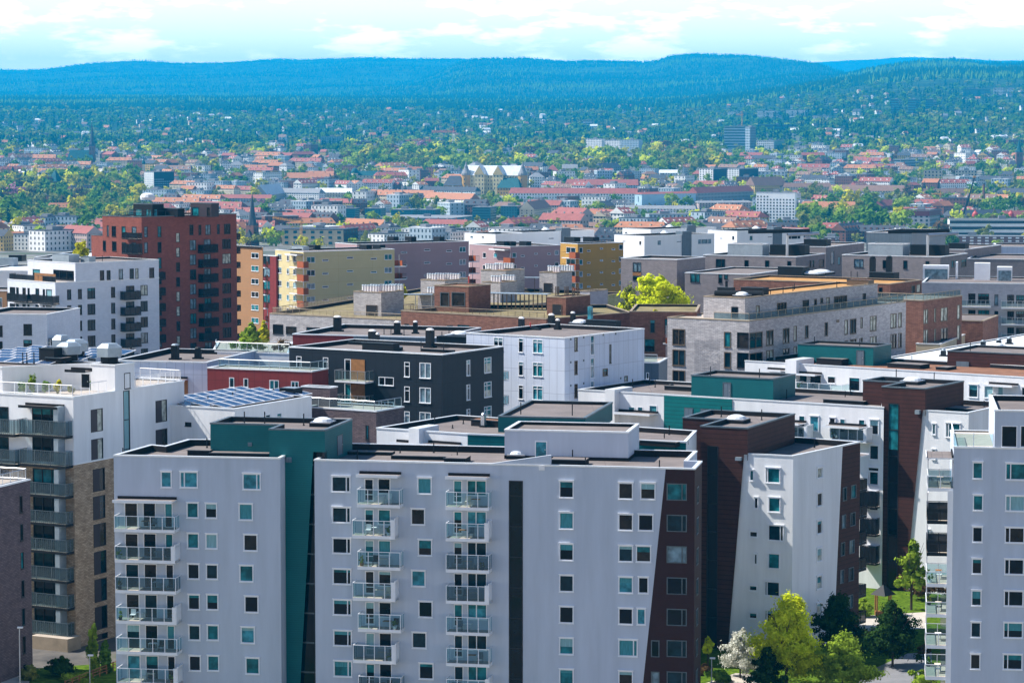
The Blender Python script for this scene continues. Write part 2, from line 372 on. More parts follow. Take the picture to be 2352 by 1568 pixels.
    def balm(s,i,a,b,z0,z1,dep=1.5,style='white',screen=0,slab=.30,posts=4,furnish=True):
        o,d,l,ang=s.fr(i); T=frameT((o.x,o.y,0),ang); mb=MB(); rl=MB(); gl=MB()
        sm={'white':'frame','black':'dark','orange':'frame','grey':'frame','bl':'dark'}.get(style,'frame')
        rm={'white':'frame','black':'dark','orange':'orangebox','grey':'steel','bl':'copdark'}[style]
        mb.box(T,a,b,-dep,-.01,z0,z0+slab,sm,'deck')
        zs=z0+slab; r=.035 if style!='black' else .03
        if style=='orange':
            gl.box(T,a+.55*(b-a),b,-dep-.04,-dep+.02,zs-.1,z1,'orangebox'); gl.box(T,b-.05,b+.02,-dep+.02,-.02,zs-.1,z1,'orangebox')
            rl.box(T,a,a+.55*(b-a),-dep-.02,-dep+.02,z1-.06,z1,'framedk')
            for k in range(6): x=a+.55*(b-a)*k/5.5; rl.box(T,x-.015,x+.015,-dep-.01,-dep+.01,zs,z1-.06,'framedk')
            rl.box(T,b-.3,b-.18,-dep+.05,-dep+.15,zs-.4,zs+2.6,'steel')
        else:
            rl.box(T,a,b,-dep,-dep+.06,z1-.06,z1,rm); rl.box(T,a,a+.06,-dep+.06,-.02,z1-.06,z1,rm); rl.box(T,b-.06,b,-dep+.06,-.02,z1-.06,z1,rm)
            for k in range(posts+1):
                x=a+.03+(b-a-.06)*k/posts; rl.box(T,x-r,x+r,-dep+.005,-dep+.055,zs,z1-.06,rm)
            for y in(-.5*dep,): rl.box(T,a+.005,a+.055,y-r,y+r,zs,z1-.06,rm); rl.box(T,b-.055,b-.005,y-r,y+r,zs,z1-.06,rm)
            g={'white':'rail_glass','black':'rail_dark','grey':'rail_glass','bl':'rail_frost'}[style]
            if style in('black','bl') :
                n=int((b-a)/.26)
                for k in range(n): x=a+(b-a)*(k+.5)/n; rl.box(T,x-.012,x+.012,-dep+.01,-dep+.04,zs,z1-.06,rm)
            gm=R.choice(['rail_glass','rail_glass','rail_frost']) if style=='white' else g
            gl.face([T@Vector(q) for q in((a+.04,-dep+.03,zs+.06),(b-.04,-dep+.03,zs+.06),(b-.04,-dep+.03,z1-.1),(a+.04,-dep+.03,z1-.1))],gm)
            for x in(a+.03,b-.03): gl.face([T@Vector(q) for q in((x,-dep+.05,zs+.06),(x,-.05,zs+.06),(x,-.05,z1-.1),(x,-dep+.05,z1-.1))],gm)
        bo=mb.build('balcony',s.e); rl.build('railing',bo); gl.build('rail_panel',bo)
        if screen:
            sc=MB(); sc.box(T,b-.10 if screen>0 else a,b if screen>0 else a+.1,-dep-.02,-.02,z0+.02,z1+.25,'frame'); sc.box(T,b-.42,b-.1,-dep-.04,-dep+.03,z0+.02,z1+.1,'frame'); sc.build('side_screen',bo)
        if furnish and style=='white' : BALC.append((T,a,b,dep,zs))
        return bo
    def awning(s,i,c,x0,x1,y0,y1,dep=1.7,mat='whiteroof',edge='frame'):
        a,b,z0,z1=s.rect(i,c,x0,y0,x1,y1,dep*.6); s.awnm(i,a,b,z0,dep,mat,edge)
    def awnm(s,i,a,b,z,dep,mat='whiteroof',edge='frame'):
        o,d,l,ang=s.fr(i); T=frameT((o.x,o.y,0),ang); mb=MB()
        mb.box(T,a,b,-dep,-dep+.06,z,z+.28,edge); mb.box(T,a,b,-dep+.06,-.01,z+.05,z+.16,edge,'roof'); mb.box(T,a,b,-.16,-.012,z+.16,z+.42,'membrane')
        return mb.build('canopy',s.e)
    def box3(s,i,a,b,y0,y1,z0,z1,mat,name,top=None):
        o,d,l,ang=s.fr(i); mb=MB(); mb.box(frameT((o.x,o.y,0),ang),a,b,y0,y1,z0,z1,mat,top); return mb.build(name,s.e)
    def rail(s,pts,z,h=1.0,mat='frame',glass='rail_glass',name='railing',step=1.4,bars=0):
        rl=MB(); gl=MB()
        for p,q in zip(pts[:-1],pts[1:]):
            p=Vector((p[0],p[1],z)); q=Vector((q[0],q[1],z)); L=(q-p).length; up=Vector((0,0,h))
            rl.tube(p+up,q+up,.045,mat,4); n=max(1,int(L/step))
            if bars: rl.tube(p+Vector((0,0,.1)),q+Vector((0,0,.1)),.03,mat,4)
            for k in range(n+1): rl.tube(p.lerp(q,k/n),p.lerp(q,k/n)+up,.035,mat,4)
            if bars:
                m=int(L/.16)
                for k in range(m): rl.tube(p.lerp(q,(k+.5)/m)+Vector((0,0,.1)),p.lerp(q,(k+.5)/m)+up,.012,mat,3)
            elif glass: gl.face([p+Vector((0,0,.08)),q+Vector((0,0,.08)),q+up*.93,p+up*.93],glass)
        o=rl.build(name,s.e)
        if gl.f: gl.build('rail_panel',o)
        return o
BALC=[]
def sl_s(sl,z):
    (x0,z0),(x1,z1)=sl[0],sl[1]; return x0+(x1-x0)*(z-z0)/(z1-z0)
def slice_quad(a,b,q0,q1,p1,p2,ml,mr):
    f=lambda z: sl_s((p1,p2),z)
    x0,x1=f(q0),f(q1); out=[]
    if max(x0,x1)<=a: return [([(a,q0),(b,q0),(b,q1),(a,q1)],mr)]
    if min(x0,x1)>=b: return [([(a,q0),(b,q0),(b,q1),(a,q1)],ml)]
    def clip(pts,sgn):
        r=[]
        for k in range(len(pts)):
            P,Q=pts[k],pts[(k+1)%len(pts)]; dp=sgn*(P[0]-f(P[1])); dq=sgn*(Q[0]-f(Q[1]))
            if dp<=0: r.append(P)
            if dp*dq<0: t=dp/(dp-dq); r.append((P[0]+(Q[0]-P[0])*t,P[1]+(Q[1]-P[1])*t))
        return r
    q=[(a,q0),(b,q0),(b,q1),(a,q1)]; A=clip(q,1); B=clip(q,-1)
    if len(A)>2: out.append((A,ml))
    if len(B)>2: out.append((B,mr))
    return out
def offset_poly(poly,w):
    n=len(poly); r=[]
    for i in range(n):
        p,c,q=poly[i-1],poly[i],poly[(i+1)%n]; d0=(c-p).normalized(); d1=(q-c).normalized()
        n0=Vector((-d0.y,d0.x)); n1=Vector((-d1.y,d1.x)); k=1+n0.dot(n1)
        r.append(c+(n0+n1)*(w/max(k,.25)))
    return r
def seglen(p,d,u):
    # length along horizontal direction d from p so that the end projects to column u
    k=(u-CX)/F; c,s_=math.cos(PT),math.sin(PT)
    dep0=p.y*c-(p.z-CZ)*s_
    return (k*dep0-p.x)/(d.x-k*d.y*c)
def rect(A,yaw,uL,uR,depth=None,left=None):
    """A: near top corner in space; yaw in degrees; uL,uR columns of the far ends of the two visible faces"""
    y=math.radians(yaw); dl=Vector((-math.cos(y),math.sin(y))); dr=Vector((math.sin(y),math.cos(y))); a=Vector((A.x,A.y))
    ll=left if left else seglen(A,dl,uL); lr=depth if depth else seglen(A,dr,uR)
    if lr<0 or lr>120: lr=14
    if ll<0 or ll>150: ll=14
    return [a+dl*ll,a,a+dr*lr,a+dr*lr+dl*ll]
def xy(p): return Vector((p[0],p[1]))
HZD=6.2e-5; SKYS=.058; SUNE=5.0; EXPO=0.88; SKYT=(.81,.95,1.20,1); CLOUD=(54,44.5,35,1); HORC=(43,36.5,28.5,1); HZC=(.0,.50,1,1); VB=1
# ============================================================ near buildings
APT='apartment building'
def sub(b,name,poly,z1,z0,wall,roof='roof',cop='coping',par=.25,inner='membrane',holes=None):
    mb=MB(); s=Bld(None,None,None,poly,z1,z0,wall,par,roof,cop,inner,e=b.e,part=mb)
    s.fin=lambda: (s.finish(), mb.build(name,b.e)); return s
def edgept(b,i,u,z):
    o,d,l,a=b.fr(i); return o+d*seglen(Vector((o.x,o.y,z)),d,u)
def door(b,i,c,x0,y0,x1,y1,mat='bluegrey',fr='copdark'):
    a,bb,z0,z1=b.rect(i,c,x0,y0,x1,y1); o,d,l,ang=b.fr(i); T=frameT((o.x,o.y,0),ang); mb=MB()
    mb.box(T,a+.08,bb-.08,-.04,-.005,z0,z1-.08,mat)
    for q in((a,a+.08),(bb-.08,bb)): mb.box(T,*q,-.07,-.005,z0,z1,fr)
    mb.box(T,a+.08,bb-.08,-.07,-.005,z1-.08,z1,fr); mb.box(T,bb-.25,bb-.15,-.09,-.04,(z0+z1)/2-.1,(z0+z1)/2,'steel')
    return mb.build('door',b.e)

# ---- the pale block at the front, left of centre to right
A=Pd(1596,1076,246); z1=A.z
q=rect(A,10.7,722,0,13.6); dl=(q[1]-q[0]).normalized(); dr=(q[2]-q[1]).normalized()
poly=[q[0],q[1],q[1]+dr*5.7,q[1]+dr*5.7-dl*1.4,q[2]-dl*1.4,q[3]]
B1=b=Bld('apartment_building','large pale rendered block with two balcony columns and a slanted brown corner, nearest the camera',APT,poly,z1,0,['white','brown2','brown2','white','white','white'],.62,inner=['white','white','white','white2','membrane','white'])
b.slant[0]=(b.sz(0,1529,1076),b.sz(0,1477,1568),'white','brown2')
b.win(0,E6,400,48,538,163,'white',(.78,),n=8,dy=226,dx=2.4)
for k in range(8):
    y=226.5*k; o=(0,-37)[k%2]; x=1.8*k
    b.win(0,E6,640+x,66+y,706+x,228+y,'slim',(-.28,),name='balcony_door'); b.win(0,E6,738+x,66+y,832+x,176+y,'slim')
    b.balcony(0,E6,584+o+x,900+o*1.03+x,146+y*1.011,280+y*1.011,1.5,'white',1 if k%2 else 0)
    b.win(0,E6,(1030,980)[k%2]+x,60+y,(1137,1087)[k%2]+x,178+y,'white')
    y=227*k; x=1.0*k
    b.win(0,E6,1294+x,80+y,1360+x,240+y,'slim',(-.28,),name='balcony_door'); b.win(0,E6,1393+x,80+y,1537+x,190+y,'slim',(.46,))
    b.balcony(0,E6,1236+x,1553+x,166+y*1.011,300+y*1.011,1.5,'white',1 if k in(1,3,6) else 0)
b.awning(0,E6,588,894,14,54,1.6); b.awning(0,E6,1243,1548,30,68,1.6)
b.win(0,E6,1702,82,1804,2600,'dark',[-x/7.5 for x in range(1,8)],glass='gl_stair',name='stair_window')
b.win(0,E7,190,84,298,206,'white',n=7,dy=230)
b.win(0,E7,625,96,735,216,'white',n=5,dy=230); b.win(0,E7,625,1248,768,1370,'white',(.78,)); b.win(0,E7,625,1478,735,1600,'white')
for k,(x0,x1) in enumerate([(786,900),(770,882),(754,866),(770,849),(760,825)]): b.win(0,E7,x0,98+230*k,x1,218+230*k,'white')
b.win(0,E7,980,102,1127,226,'brown',(.76,),n=7,dy=230,pal='sky'); b.win(0,E7,865,1252,928,1376,'brown',n=2,dy=230,pal='sky')
o,d,l,a=b.fr(1)
for k in range(8): b.winm(1,1.6,3.0,z1-3.6-2.9*k,z1-2.0-2.9*k,'brown',(),'sky')
b.finish()
T=frameT((*b.poly[0],0),b.fr(0)[3]); mb=MB()   # rising piece of parapet
p0=b.sz(0,1130,1066); p1=b.sz(0,1262,1045); p2=b.sz(0,1265,1069); zt=z1+.055; hx=p1[1]
fr_=[(p0[0],zt),(p2[0],zt),(p2[0],hx),(p1[0],hx)]
for y in(-.004,.36): mb.face([T@Vector((x,y,z)) for x,z in (fr_ if y<0 else fr_[::-1])],'white',[(x,z) for x,z in fr_])
for k in range(4):
    P,Q=fr_[k],fr_[(k+1)%4]; mb.face([T@Vector((P[0],-.004,P[1])),T@Vector((P[0],.36,P[1])),T@Vector((Q[0],.36,Q[1])),T@Vector((Q[0],-.004,Q[1]))],'coping' if k>1 else 'white')
mb.build('parapet_ramp',b.e)
b.box3(0,b.sz(0,1238,1078)[0],b.sz(0,1251,1078)[0],-.10,-.005,b.sz(0,1240,1079)[1],b.sz(0,1240,1068)[1],'plastic','vent_cover')
zr=b.zr(); A=Pz(1443,1060,zr-.02); A=Pd(1443,992.5,A.y)
s=sub(b,'bulkhead',rect(A,10.7,1159,1468),A.z,zr-.05,'white',par=.3); door(s,0,A2,2030,1120,2125,1245,'gl_blue','frame')
s.fin(); sb=sub(b,'bulkhead_plinth',[p for p in offset_poly(s.poly,-.03)],zr+.35,zr-.05,'membrane',roof=None); sb.fin()
b.rbox(A2,895,1340,1262,.35,2.2); b.rbox(A2,1312,1480,1295,.5,2.6); b.rbox(A2,510,900,1225,.3,1.5); b.rbox(A3,135,425,1358,.55,2.2,lift=0)
b.dome(A2,1890,1255,.95)
for x,y,h in((630,1270,1.0),(967,1215,.5),(1232,1212,1.1),(1417,1262,1.2),(1130,1180,.3)): b.pipe(A2,x,y,h)
for x,y,h in((320,1332,1.2),(1030,1375,.7),(425,1360,.8)): b.pipe(A3,x,y,h)

# ---- left front block
A=Pd(643,1052,252.8); z1=A.z; q=rect(A,8.4,261,0,13)
poly=[q[0],q[1],q[1]+(q[2]-q[1]).normalized()*9,xy(Pz(483,1009,z1)),xy(Pz(432,1009,z1)),xy(Pz(379,1024,z1)),xy(Pz(347,1021,z1))]
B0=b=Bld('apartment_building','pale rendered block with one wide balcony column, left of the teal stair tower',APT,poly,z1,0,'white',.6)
b.win(0,E5,1182,14,1262,130,'white',glass='gl_blue',blind=0); b.win(0,E5,1322,16,1455,132,'white',(.25,),glass='gl_blue',blind=0); b.win(0,E5,1783,28,1918,146,'white',(.78,),glass='gl_blue',blind=0)
b.win(0,E5,1372,242,1460,354,'white',n=6,dy=224.5,dx=3.4); b.win(0,E5,1508,245,1598,356,'white',n=6,dy=224,dx=3.2)
for k,x in enumerate((1755,1790,1760,1797,1770,1805)): b.win(0,E5,x,250+226*k,x+103,370+226*k,'white')
for k in range(6):
    y=224*k; x=4.2*k
    b.win(0,E5,914+x,242+y,1014+x,420+y,'slim'); b.win(0,E5,1050+x,244+y,1146+x,420+y,'slim'); b.win(0,E5,1210+x,248+y,1270+x,424+y,'slim',name='balcony_door')
    b.balcony(0,E5,838+x,1283+x*1.1,342+y,462+y*1.003,1.8,'white',1 if k in(1,3,5) else 0,posts=5)
b.awning(0,E5,842,1276,192,240,1.9)
b.finish()
b.rbox(A1,1476,1650,1068,.55,2.0); b.rbox(A1,1650,2110,1078,.42,1.6); b.rbox(A1,1745,1870,1045,.5,1.8)
for x,y,h in((968,1060,.7),(1630,1005,1.0),(1780,1050,1.2)): b.pipe(A1,x,y,h)

# ---- teal stair tower between them
A=Pd(746,988,254.0); zt=A.z
q=rect(A,12,618,809); dr=(q[2]-q[1]).normalized(); dl=(q[0]-q[1]).normalized()
p2=xy(Pd(618,976,258)); bk=seglen(Vector((*q[0],zt)),dr,618)
L0=q[0]; Lb=L0+dr*3.8; LL=Lb+dl*seglen(Vector((*Lb,zt)),dl,483)
poly=[LL,Lb,L0,q[1],q[2],q[2]+dl*(LL-Lb).length+dl*(L0-q[1]).length]
TT=b=Bld('stair_tower','teal boarded stair tower wedged between the two pale front blocks','stair tower',poly,zt,0,'teal2',.45,cop='copdark')
zc=b.sz(2,708,1037)[1]; s=lambda u,v: b.sz(2,u,v)
lw=b.fr(2)[2]; ztop=zt
pb=s(690,1568); sl0=b.sz(2,708,1037)[0]; sl1=b.sz(2,729,1037)[0]; k=(pb[0]-s(718,1060)[0])/(pb[1]-s(718,1060)[1]); xb=s(718,1060)[0]+k*(0-s(718,1060)[1]); xt=s(718,1060)[0]+k*(zc-s(718,1060)[1])
b.ngons[2]=[([(0,0),(xb,0),(xt,zc),(lw,zc),(lw,zt),(0,zt)],'teal2')]
b.finish()
o,d,l,a=b.fr(2); T=frameT((*o,0),a); mb=MB()
mb.box(T,xb-.6,lw,.6,.7,0,zc+.1,'gl_dark'); g=mb.build('stair_glazing',b.e); mb=MB()
for kk in range(9): mb.box(T,xb-.5,lw,.55,.6,zc-1.4-kk*2.9,zc-1.25-kk*2.9,'copdark')
mb.box(T,(xb+lw)/2,(xb+lw)/2+.06,.55,.6,0,zc,'framedk'); mb.build('mullion',g)
mb=MB(); mb.box(T,lw-.25,lw,.02,.55,0,zc,'framedk'); mb.build('jamb',g)
door(b,3,A2,470,1072,512,1225,'bluegrey')
b.box3(2,s(656,1056)[0],s(670,1056)[0],-.12,-.005,s(660,1061)[1],s(660,1050)[1],'bluegrey','vent_cover')
b.box3(0,b.sz(0,570,1020)[0],b.sz(0,579,1020)[0],-.1,-.005,b.sz(0,575,1024)[1],b.sz(0,575,1016)[1],'bluegrey','vent_cover')
b.dome(A2,360,1000,1.1); b.rbox(A2,425,560,965,.25,1.4)
for c,x,y,h in((A2,208,998,1.2),(A1,1925,822,1.3),(A1,2085,822,1.3)): b.pipe(c,x,y,h)

# ---- right front block
A=Pd(2420,1030,242); z1=A.z; q=rect(A,8,2191,0,14)
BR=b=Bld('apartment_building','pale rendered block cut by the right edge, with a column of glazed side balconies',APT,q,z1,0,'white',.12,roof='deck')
u=edgept(b,0,2284,z1); dr=(q[2]-q[1]).normalized()
zp=Pd(2284,942,u.y).z
s=sub(b,'penthouse',[u,q[1],q[2],u+dr*14],zp,z1-.1,'white',par=.5,inner='membrane')
s.win(0,I8,1105,212,1272,438,'slim',glass='gl_dark',blind=0); s.win(0,I8,1303,212,1480,438,'slim',glass='gl_dark',blind=0); s.fin()
p1=b.poly[0]; p2=u
b.rail([p1+dr*9,p1+dr*.15,p2+dr*.15-(p2-p1).normalized()*.1],z1+.05,1.25,step=1.5)
b.win(0,E8,1662,185,1738,300,'white',n=6,dy=233,dx=-4.0); b.win(0,E8,1900,190,2045,305,'white',(.25,),n=6,dy=232.5,dx=-3.6)
b.win(0,I8,803,590,915,768,'white'); b.win(0,I8,1148,602,1380,780,'white',(.24,))
b.finish()
l=b.fr(3)[2]; zz=lambda v: 55-(v-HOR)*246/6100
for k,v in enumerate((1123.5,1199,1273,1345,1415.5,1488,1561)):
    st='black' if k in(1,2) else 'white'
    b.balm(3,l-5.2,l-.15,zz(v),zz(v)+1.45,2.35,st,0,.32,4)
    mb=MB(); o,d,l_,a=b.fr(3); T=frameT((*o,0),a); mb.box(T,l-5.2,l-5.1,-2.3,-2.2,zz(v)+.32,zz(v)+2.9,'frame'); mb.box(T,l-5.2,l-.2,-2.32,-2.24,zz(v)+2.82,zz(v)+2.9,'frame'); mb.build('screen_frame',b.e)
    b.winm(3,l-4.6,l-2.9,zz(v)+.4,zz(v)+2.5,'slim',(),'shade','balcony_door'); b.winm(3,l-2.4,l-.6,zz(v)+.4,zz(v)+2.5,'slim',(.5,),'shade')
b.awnm(3,l-5.3,l-.1,zz(1123.5)+2.95,2.5)
b.box3(3,l-.45,l-.05,-.5,-.01,0,zz(1123.5)+.1,'frame','corner_pier')

# ---- sunlit white wing with brown stair tower and slanted cladding
def wing(Apx,Y,Lpx,Rpx,slantR,tower,tY,stairpx,lab,tlab,wins,wins2,toppx,recess):
    A=Pd(*Apx,Y); z1=A.z; L=xy(Pz(*Lpx,z1)); Rr=xy(Pz(*Rpx,z1)); a=xy(A)
    d1=(Rr-a); bkv=Vector((-d1.y,d1.x)).normalized()*9
    b=Bld('apartment_building',lab,APT,[L,a,Rr,Rr+bkv,L+Vector((1.5,12))],z1,0,'white2',.6)
    if slantR: b.slant[1]=(b.sz(1,*slantR[0]),b.sz(1,*slantR[1]),'white2','brown')
    for w in wins: b.win(*w[:6],**w[6])
    b.finish()
    e=edgept(b,0,tower[0],z1); o,d,l,ang=b.fr(0); n=Vector((d.y,-d.x)); e=e+n*.18
    At=Pd(tower[0],tower[1],e.y); yaw=math.degrees(math.atan2(-d.y,d.x))
    q=rect(At,yaw,tower[2],tower[3]); dr=(q[2]-q[1]).normalized(); dl=(q[0]-q[1]).normalized()
    P3=q[0]+dr*recess[1]; Lr=P3+dl*seglen(Vector((*P3,At.z)),dl,recess[0])
    t=Bld('stair_tower',tlab,'stair tower',[Lr,P3,q[0],q[1],q[2],q[2]+dl*((q[0]-q[1]).length+(Lr-P3).length)],At.z,0,'brown',.45,cop='copdark')
    lw=t.fr(2)[2]; pt=t.sz(2,*toppx[0]); pb=t.sz(2,*toppx[1]); k=(pb[0]-pt[0])/(pb[1]-pt[1]); xb=max(.3,pt[0]-k*pt[1])
    zl=z1-.7; ls=t.fr(3)[2]; t.ngons[3]=[([(0,zl),(ls,zl),(ls,t.z1),(0,t.z1)],'brown')]
    a_,b_,z0_,z1_=t.rect(2,*stairpx); z0_=.4
    x1=lambda z: min(lw,pt[0]+k*(z-pt[1]))
    t.ngons[2]=[([(0,0),(a_,0),(a_,t.z1),(0,t.z1)],'brown'),([(a_,z1_),(b_,z1_),(b_,t.z1),(a_,t.z1)],'brown'),
                ([(b_,0),(max(b_+.05,x1(0)),0),(max(b_+.1,pt[0]),pt[1]),(lw,pt[1]),(lw,t.z1),(b_,t.z1)],'brown')]
    t.winm(2,a_,b_,0.3,z1_,'dark',[-x/7 for x in range(1,7)],name='stair_window',hole=False,glass='gl_dark')
    t.finish(); return b,t
w2=[(0,E7,1590,2,1622,82,dict(style='white')),(0,E7,1706,-12,1816,98,dict(style='white',mull=(.15,),glass='gl_teal')),
    (0,E7,1622,203,1655,286,dict(style='white')),(0,E7,1727,203,1816,312,dict(style='white',glass='gl_teal')),
    (0,E7,1588,452,1652,496,dict(style='white')),(0,E7,1725,408,1843,522,dict(style='white',mull=(.78,))),
    (0,E7,1622,615,1649,696,dict(style='white')),(0,E7,1724,614,1814,728,dict(style='white',glass='gl_teal')),
    (0,E7,1585,848,1648,890,dict(style='white')),(0,E7,1700,822,1812,928,dict(style='white',mull=(.16,))),
    (0,E7,1585,1050,1648,1094,dict(style='white')),(0,E7,1700,1030,1812,1130,dict(style='white',mull=(.16,))),
    (1,E8,514,-18,556,62,dict(style='white',pal='sun'))]+[(1,E8,514-k,168+203*k,555-k,268+203*k,dict(style='white',glass=g)) for k,g in enumerate(('gl_brown','gl_brown','gl_pale','gl_pale','gl_pale'))]
for k in range(6): w2.append((1,E8,705-7*k,130+202*k,735-7*k,230+202*k,dict(style='brown',pal='sky'))); w2.append((1,E8,765-6*k,112+202*k,803-6*k,212+202*k,dict(style='brown',pal='sky')))
W_2,T_2=wing((1822,1047),276,(1662,1038.5),(1976,1014.5),((1935.5,1022),(1919,1380)),(1717,983,1609,1826),278,(A3,1415,1200,1505,2800),
  'sunlit white wing with a slanted brown end, beside the first brown stair tower','brown boarded stair tower rising beside the sunlit white wing with the yellow-green tree',w2,None,((1709,1043),(1675,1453)),(1568,7.0))
o,d,l,a=W_2.fr(2)
for k in range(6):
    zb=W_2.z1-5.7-2.93*k; W_2.balm(2,.3,4.6,zb,zb+1.4,2.4,'black',0,.25,4,False)
W_2.awnm(2,.2,4.8,W_2.z1-1.8,2.6)
for x,y,h in((0,0,0),): pass
W_2.pipe(A4,380,1215,.9); T_2.dome(A3,1660,1010,1.2); T_2.pipe(A3,1535,965,1.2); T_2.pipe(A3,1865,990,1.2); T_2.pipe(A3,1290,1200,.5,z=22)
T_2.box3(2,T_2.sz(2,1692,1052)[0],T_2.sz(2,1705,1052)[0],-.5,-.02,T_2.sz(2,1700,1054)[1]-.1,T_2.sz(2,1700,1049)[1],'zinc','lamp_box')
w3=[(0,A4,1340,1018,1372,1108,dict(style='white')),(0,A4,1450,1016,1572,1132,dict(style='white',mull=(.2,),glass='gl_teal')),(0,A4,1336,1228,1372,1310,dict(style='white')),
    (0,A4,1300,1455,1330,1520,dict(style='white')),(0,E8,1328,440,1352,476,dict(style='white'))]
W_3,T_3=wing((2225,947.5),311,(2085,939),(2330,925),None,(2125.4,892.7,2025.5,2214),311,(A4,975,855,1060,2700),
  'sunlit white wing mostly hidden behind the right front block, beside the rear brown stair tower','second brown boarded stair tower, behind and right of the first',w3,None,((2120,941),(2085,1300)),(1982,6.0))
T_3.dome(A4,1180,695,1.25); T_3.pipe(A4,1047,660,1.3); T_3.pipe(A4,1357,680,1.2); W_3.rbox(A4,1320,1700,905,.35,3,'membrane'); W_3.pipe(A4,1405,890,.9); W_3.pipe(A4,1765,890,.9)
T_3.box3(2,T_3.sz(2,2105,945)[0],T_3.sz(2,2115,945)[0],-.5,-.02,T_3.sz(2,2108,948)[1]-.1,T_3.sz(2,2108,941)[1],'zinc','lamp_box')

# ---- long white rows with teal bulkheads behind the front block
def row(lab,z,pts,tealsp=None,roof='roof'):
    poly=[xy(Pz(*p,z)) for p in pts]
    return Bld('apartment_building',lab,APT,poly,z,0,'white2',.5,roof=roof)
def bulk(b,c,A,Y,yaw,uL,uR,wall,drc=None,dh=None):
    P=Pd(*A,Y); s=sub(b,'bulkhead',rect(P,yaw,uL,uR),P.z,b.zr()-.3,wall,par=.3,cop='copdark')
    s.fin(); 
    if drc: door(s,0,c,*drc)
    for t in(.15,.75):
        p=s.poly[0].lerp(s.poly[1],t)+ (s.poly[2]-s.poly[1])*.3; mb=MB(); mb.cyl(frameT((p.x,p.y,P.z-.3),0),0,0,0,1.3,.06,.06,'dark',6); mb.build('vent_pipe',b.e)
    return s
b=row('long low white row with a teal bulkhead, directly behind the large front block',23.3,[(865,982),(1074,996),(1576,1014.5),(1600,989),(1048,953)])
s0=b.sz(0,1074,1000)[0]; b.walls=['white2','teal','white2','white2','white2']
b.winm(0,3.5,5.2,b.z1-3.2,b.z1-1.4,'slim'); b.winm(0,8,9.6,b.z1-3.2,b.z1-1.4,'slim'); b.finish(); WR1=b
b.awnm(0,2.6,5.6,b.z1-1.5,1.4); b.awnm(0,6.6,s0-.8,b.z1-1.35,2.2)
mb=MB(); o,d,l,a=b.fr(0); T=frameT((*o,0),a); mb.box(T,4.7,6.0,-1.0,3.0,b.z1-2.5,b.z1+.35,'white2','coping'); mb.build('party_wall',b.e)
bulk(b,A2,(1344.5,960),281,12,1144,1407,'teal2',(2000,955,2075,1035))
b.cowl(A2,1623,1010,.45,1.5,cap='steel',body='steel'); b.rbox(A2,1525,1735,1000,.7,1.6,'membrane','brownroof')
for x,y,h in((1240,1000,1.0),(1465,985,.6),(1380,1020,.4)): b.pipe(A2,x,y,h)
for x,y,h in((1110,1110,1.0),(1070,1160,1.0)): b.pipe(A3,x,y,h)
b.rbox(A3,870,1160,1195,.5,3)
b=row('long white row with sunny roof terraces and teal bulkhead, second behind the front block',22.0,[(1328,894),(2030,935),(2034,903),(1478,871.6)]); WR2=b
sa=b.sz(0,1526,910)[0]; sb_=b.sz(0,1682,920)[0]
b.layers={}
zt=b.z1
for c,x0,y0,x1,y1,st in((A3,530,850,610,900,'slim'),(A3,775,880,830,955,'slim'),(A3,850,880,895,955,'slim'),(A3,945,870,1010,950,'slim'),(A4,22,945,100,985,'slim'),(A4,100,950,190,1010,'slim'),(A4,250,955,302,1040,'slim'),(A4,340,955,418,1080,'white'),(A4,500,968,552,1060,'white'),(A4,585,980,632,1090,'slim'),(A4,738,985,792,1080,'slim'),(A4,828,985,908,1108,'white'),(A4,828,1195,908,1312,'white'),(A4,826,1410,906,1520,'white'),(E8,890,-20,975,112,'white'),(E8,900,160,970,300,'white'),(E8,893,555,970,680,'white')):
    b.win(0,c,x0,y0,x1,y1,st)
b.finish()
mb=MB(); o,d,l,a=b.fr(0); T=frameT((*o,0),a); mb.box(T,sa,sb_,-.12,-.01,0,b.z1-.12,'teal','copdark'); cl=mb.build('cladding',b.e)
mb=MB(); mb.box(T,sa-4.2,sa-.0,-4.2,-.12,0,zt-5.2,'white2','deck'); mb.build('terrace',b.e)
b.rail([o+d*(sa-9.5)-Vector((-d.y,d.x))*2.2,o+d*(sa-4.2)-Vector((-d.y,d.x))*2.2,o+d*(sa-4.2)-Vector((-d.y,d.x))*4.1,o+d*(sa-.1)-Vector((-d.y,d.x))*4.1],zt-5.2,1.1,glass=None,bars=1)
mb=MB(); mb.box(T,.5,sa-4.25,-2.4,-.12,0,zt-5.3,'white2','deck'); mb.build('terrace',b.e)
mb=MB(); x=b.sz(0,1400,905)[0]; mb.box(T,x,x+1.4,-1.2,3.5,zt-4,zt+.35,'white2','coping'); mb.build('party_wall',b.e)
for x0,x1,c,y in((470,605,A3,828),(690,1020,A3,855),(18,315,A4,940),(502,805,A4,965)): b.awnm(0,b.sz(0,*K(c,x0,y))[0],b.sz(0,*K(c,x1,y))[0],zt-2.6,2.3)
for c,x0,x1,yt,yb in((A4,20,320,1040,1150),(A4,505,805,1060,1170),): b.balcony(0,c,x0,x1,yt,yb,1.8,'white',1)
for c,x0,x1,yt,yb in((E8,830,950,155,285),(E8,830,950,355,490),(E8,830,950,560,700)): b.balcony(0,c,x0,x1,yt,yb,1.2,'black',0,.2)
for c,x0,y0,x1,y1 in((A3,1232,890,1305,970),(A3,1365,900,1470,980)):
    aa,bb,za,zb=b.rect(0,c,x0,y0,x1,y1,.14); mb=MB(); mb.box(T,aa,bb,-.17,-.125,za,zb,'copdark'); mb.box(T,aa+.1,bb-.1,-.19,-.172,za+.1,zb-.1,'bluegrey'); mb.build('door',b.e)
bulk(b,A3,(1776,870),329,28,1588,1827,'teal2',(1548,682,1615,808))
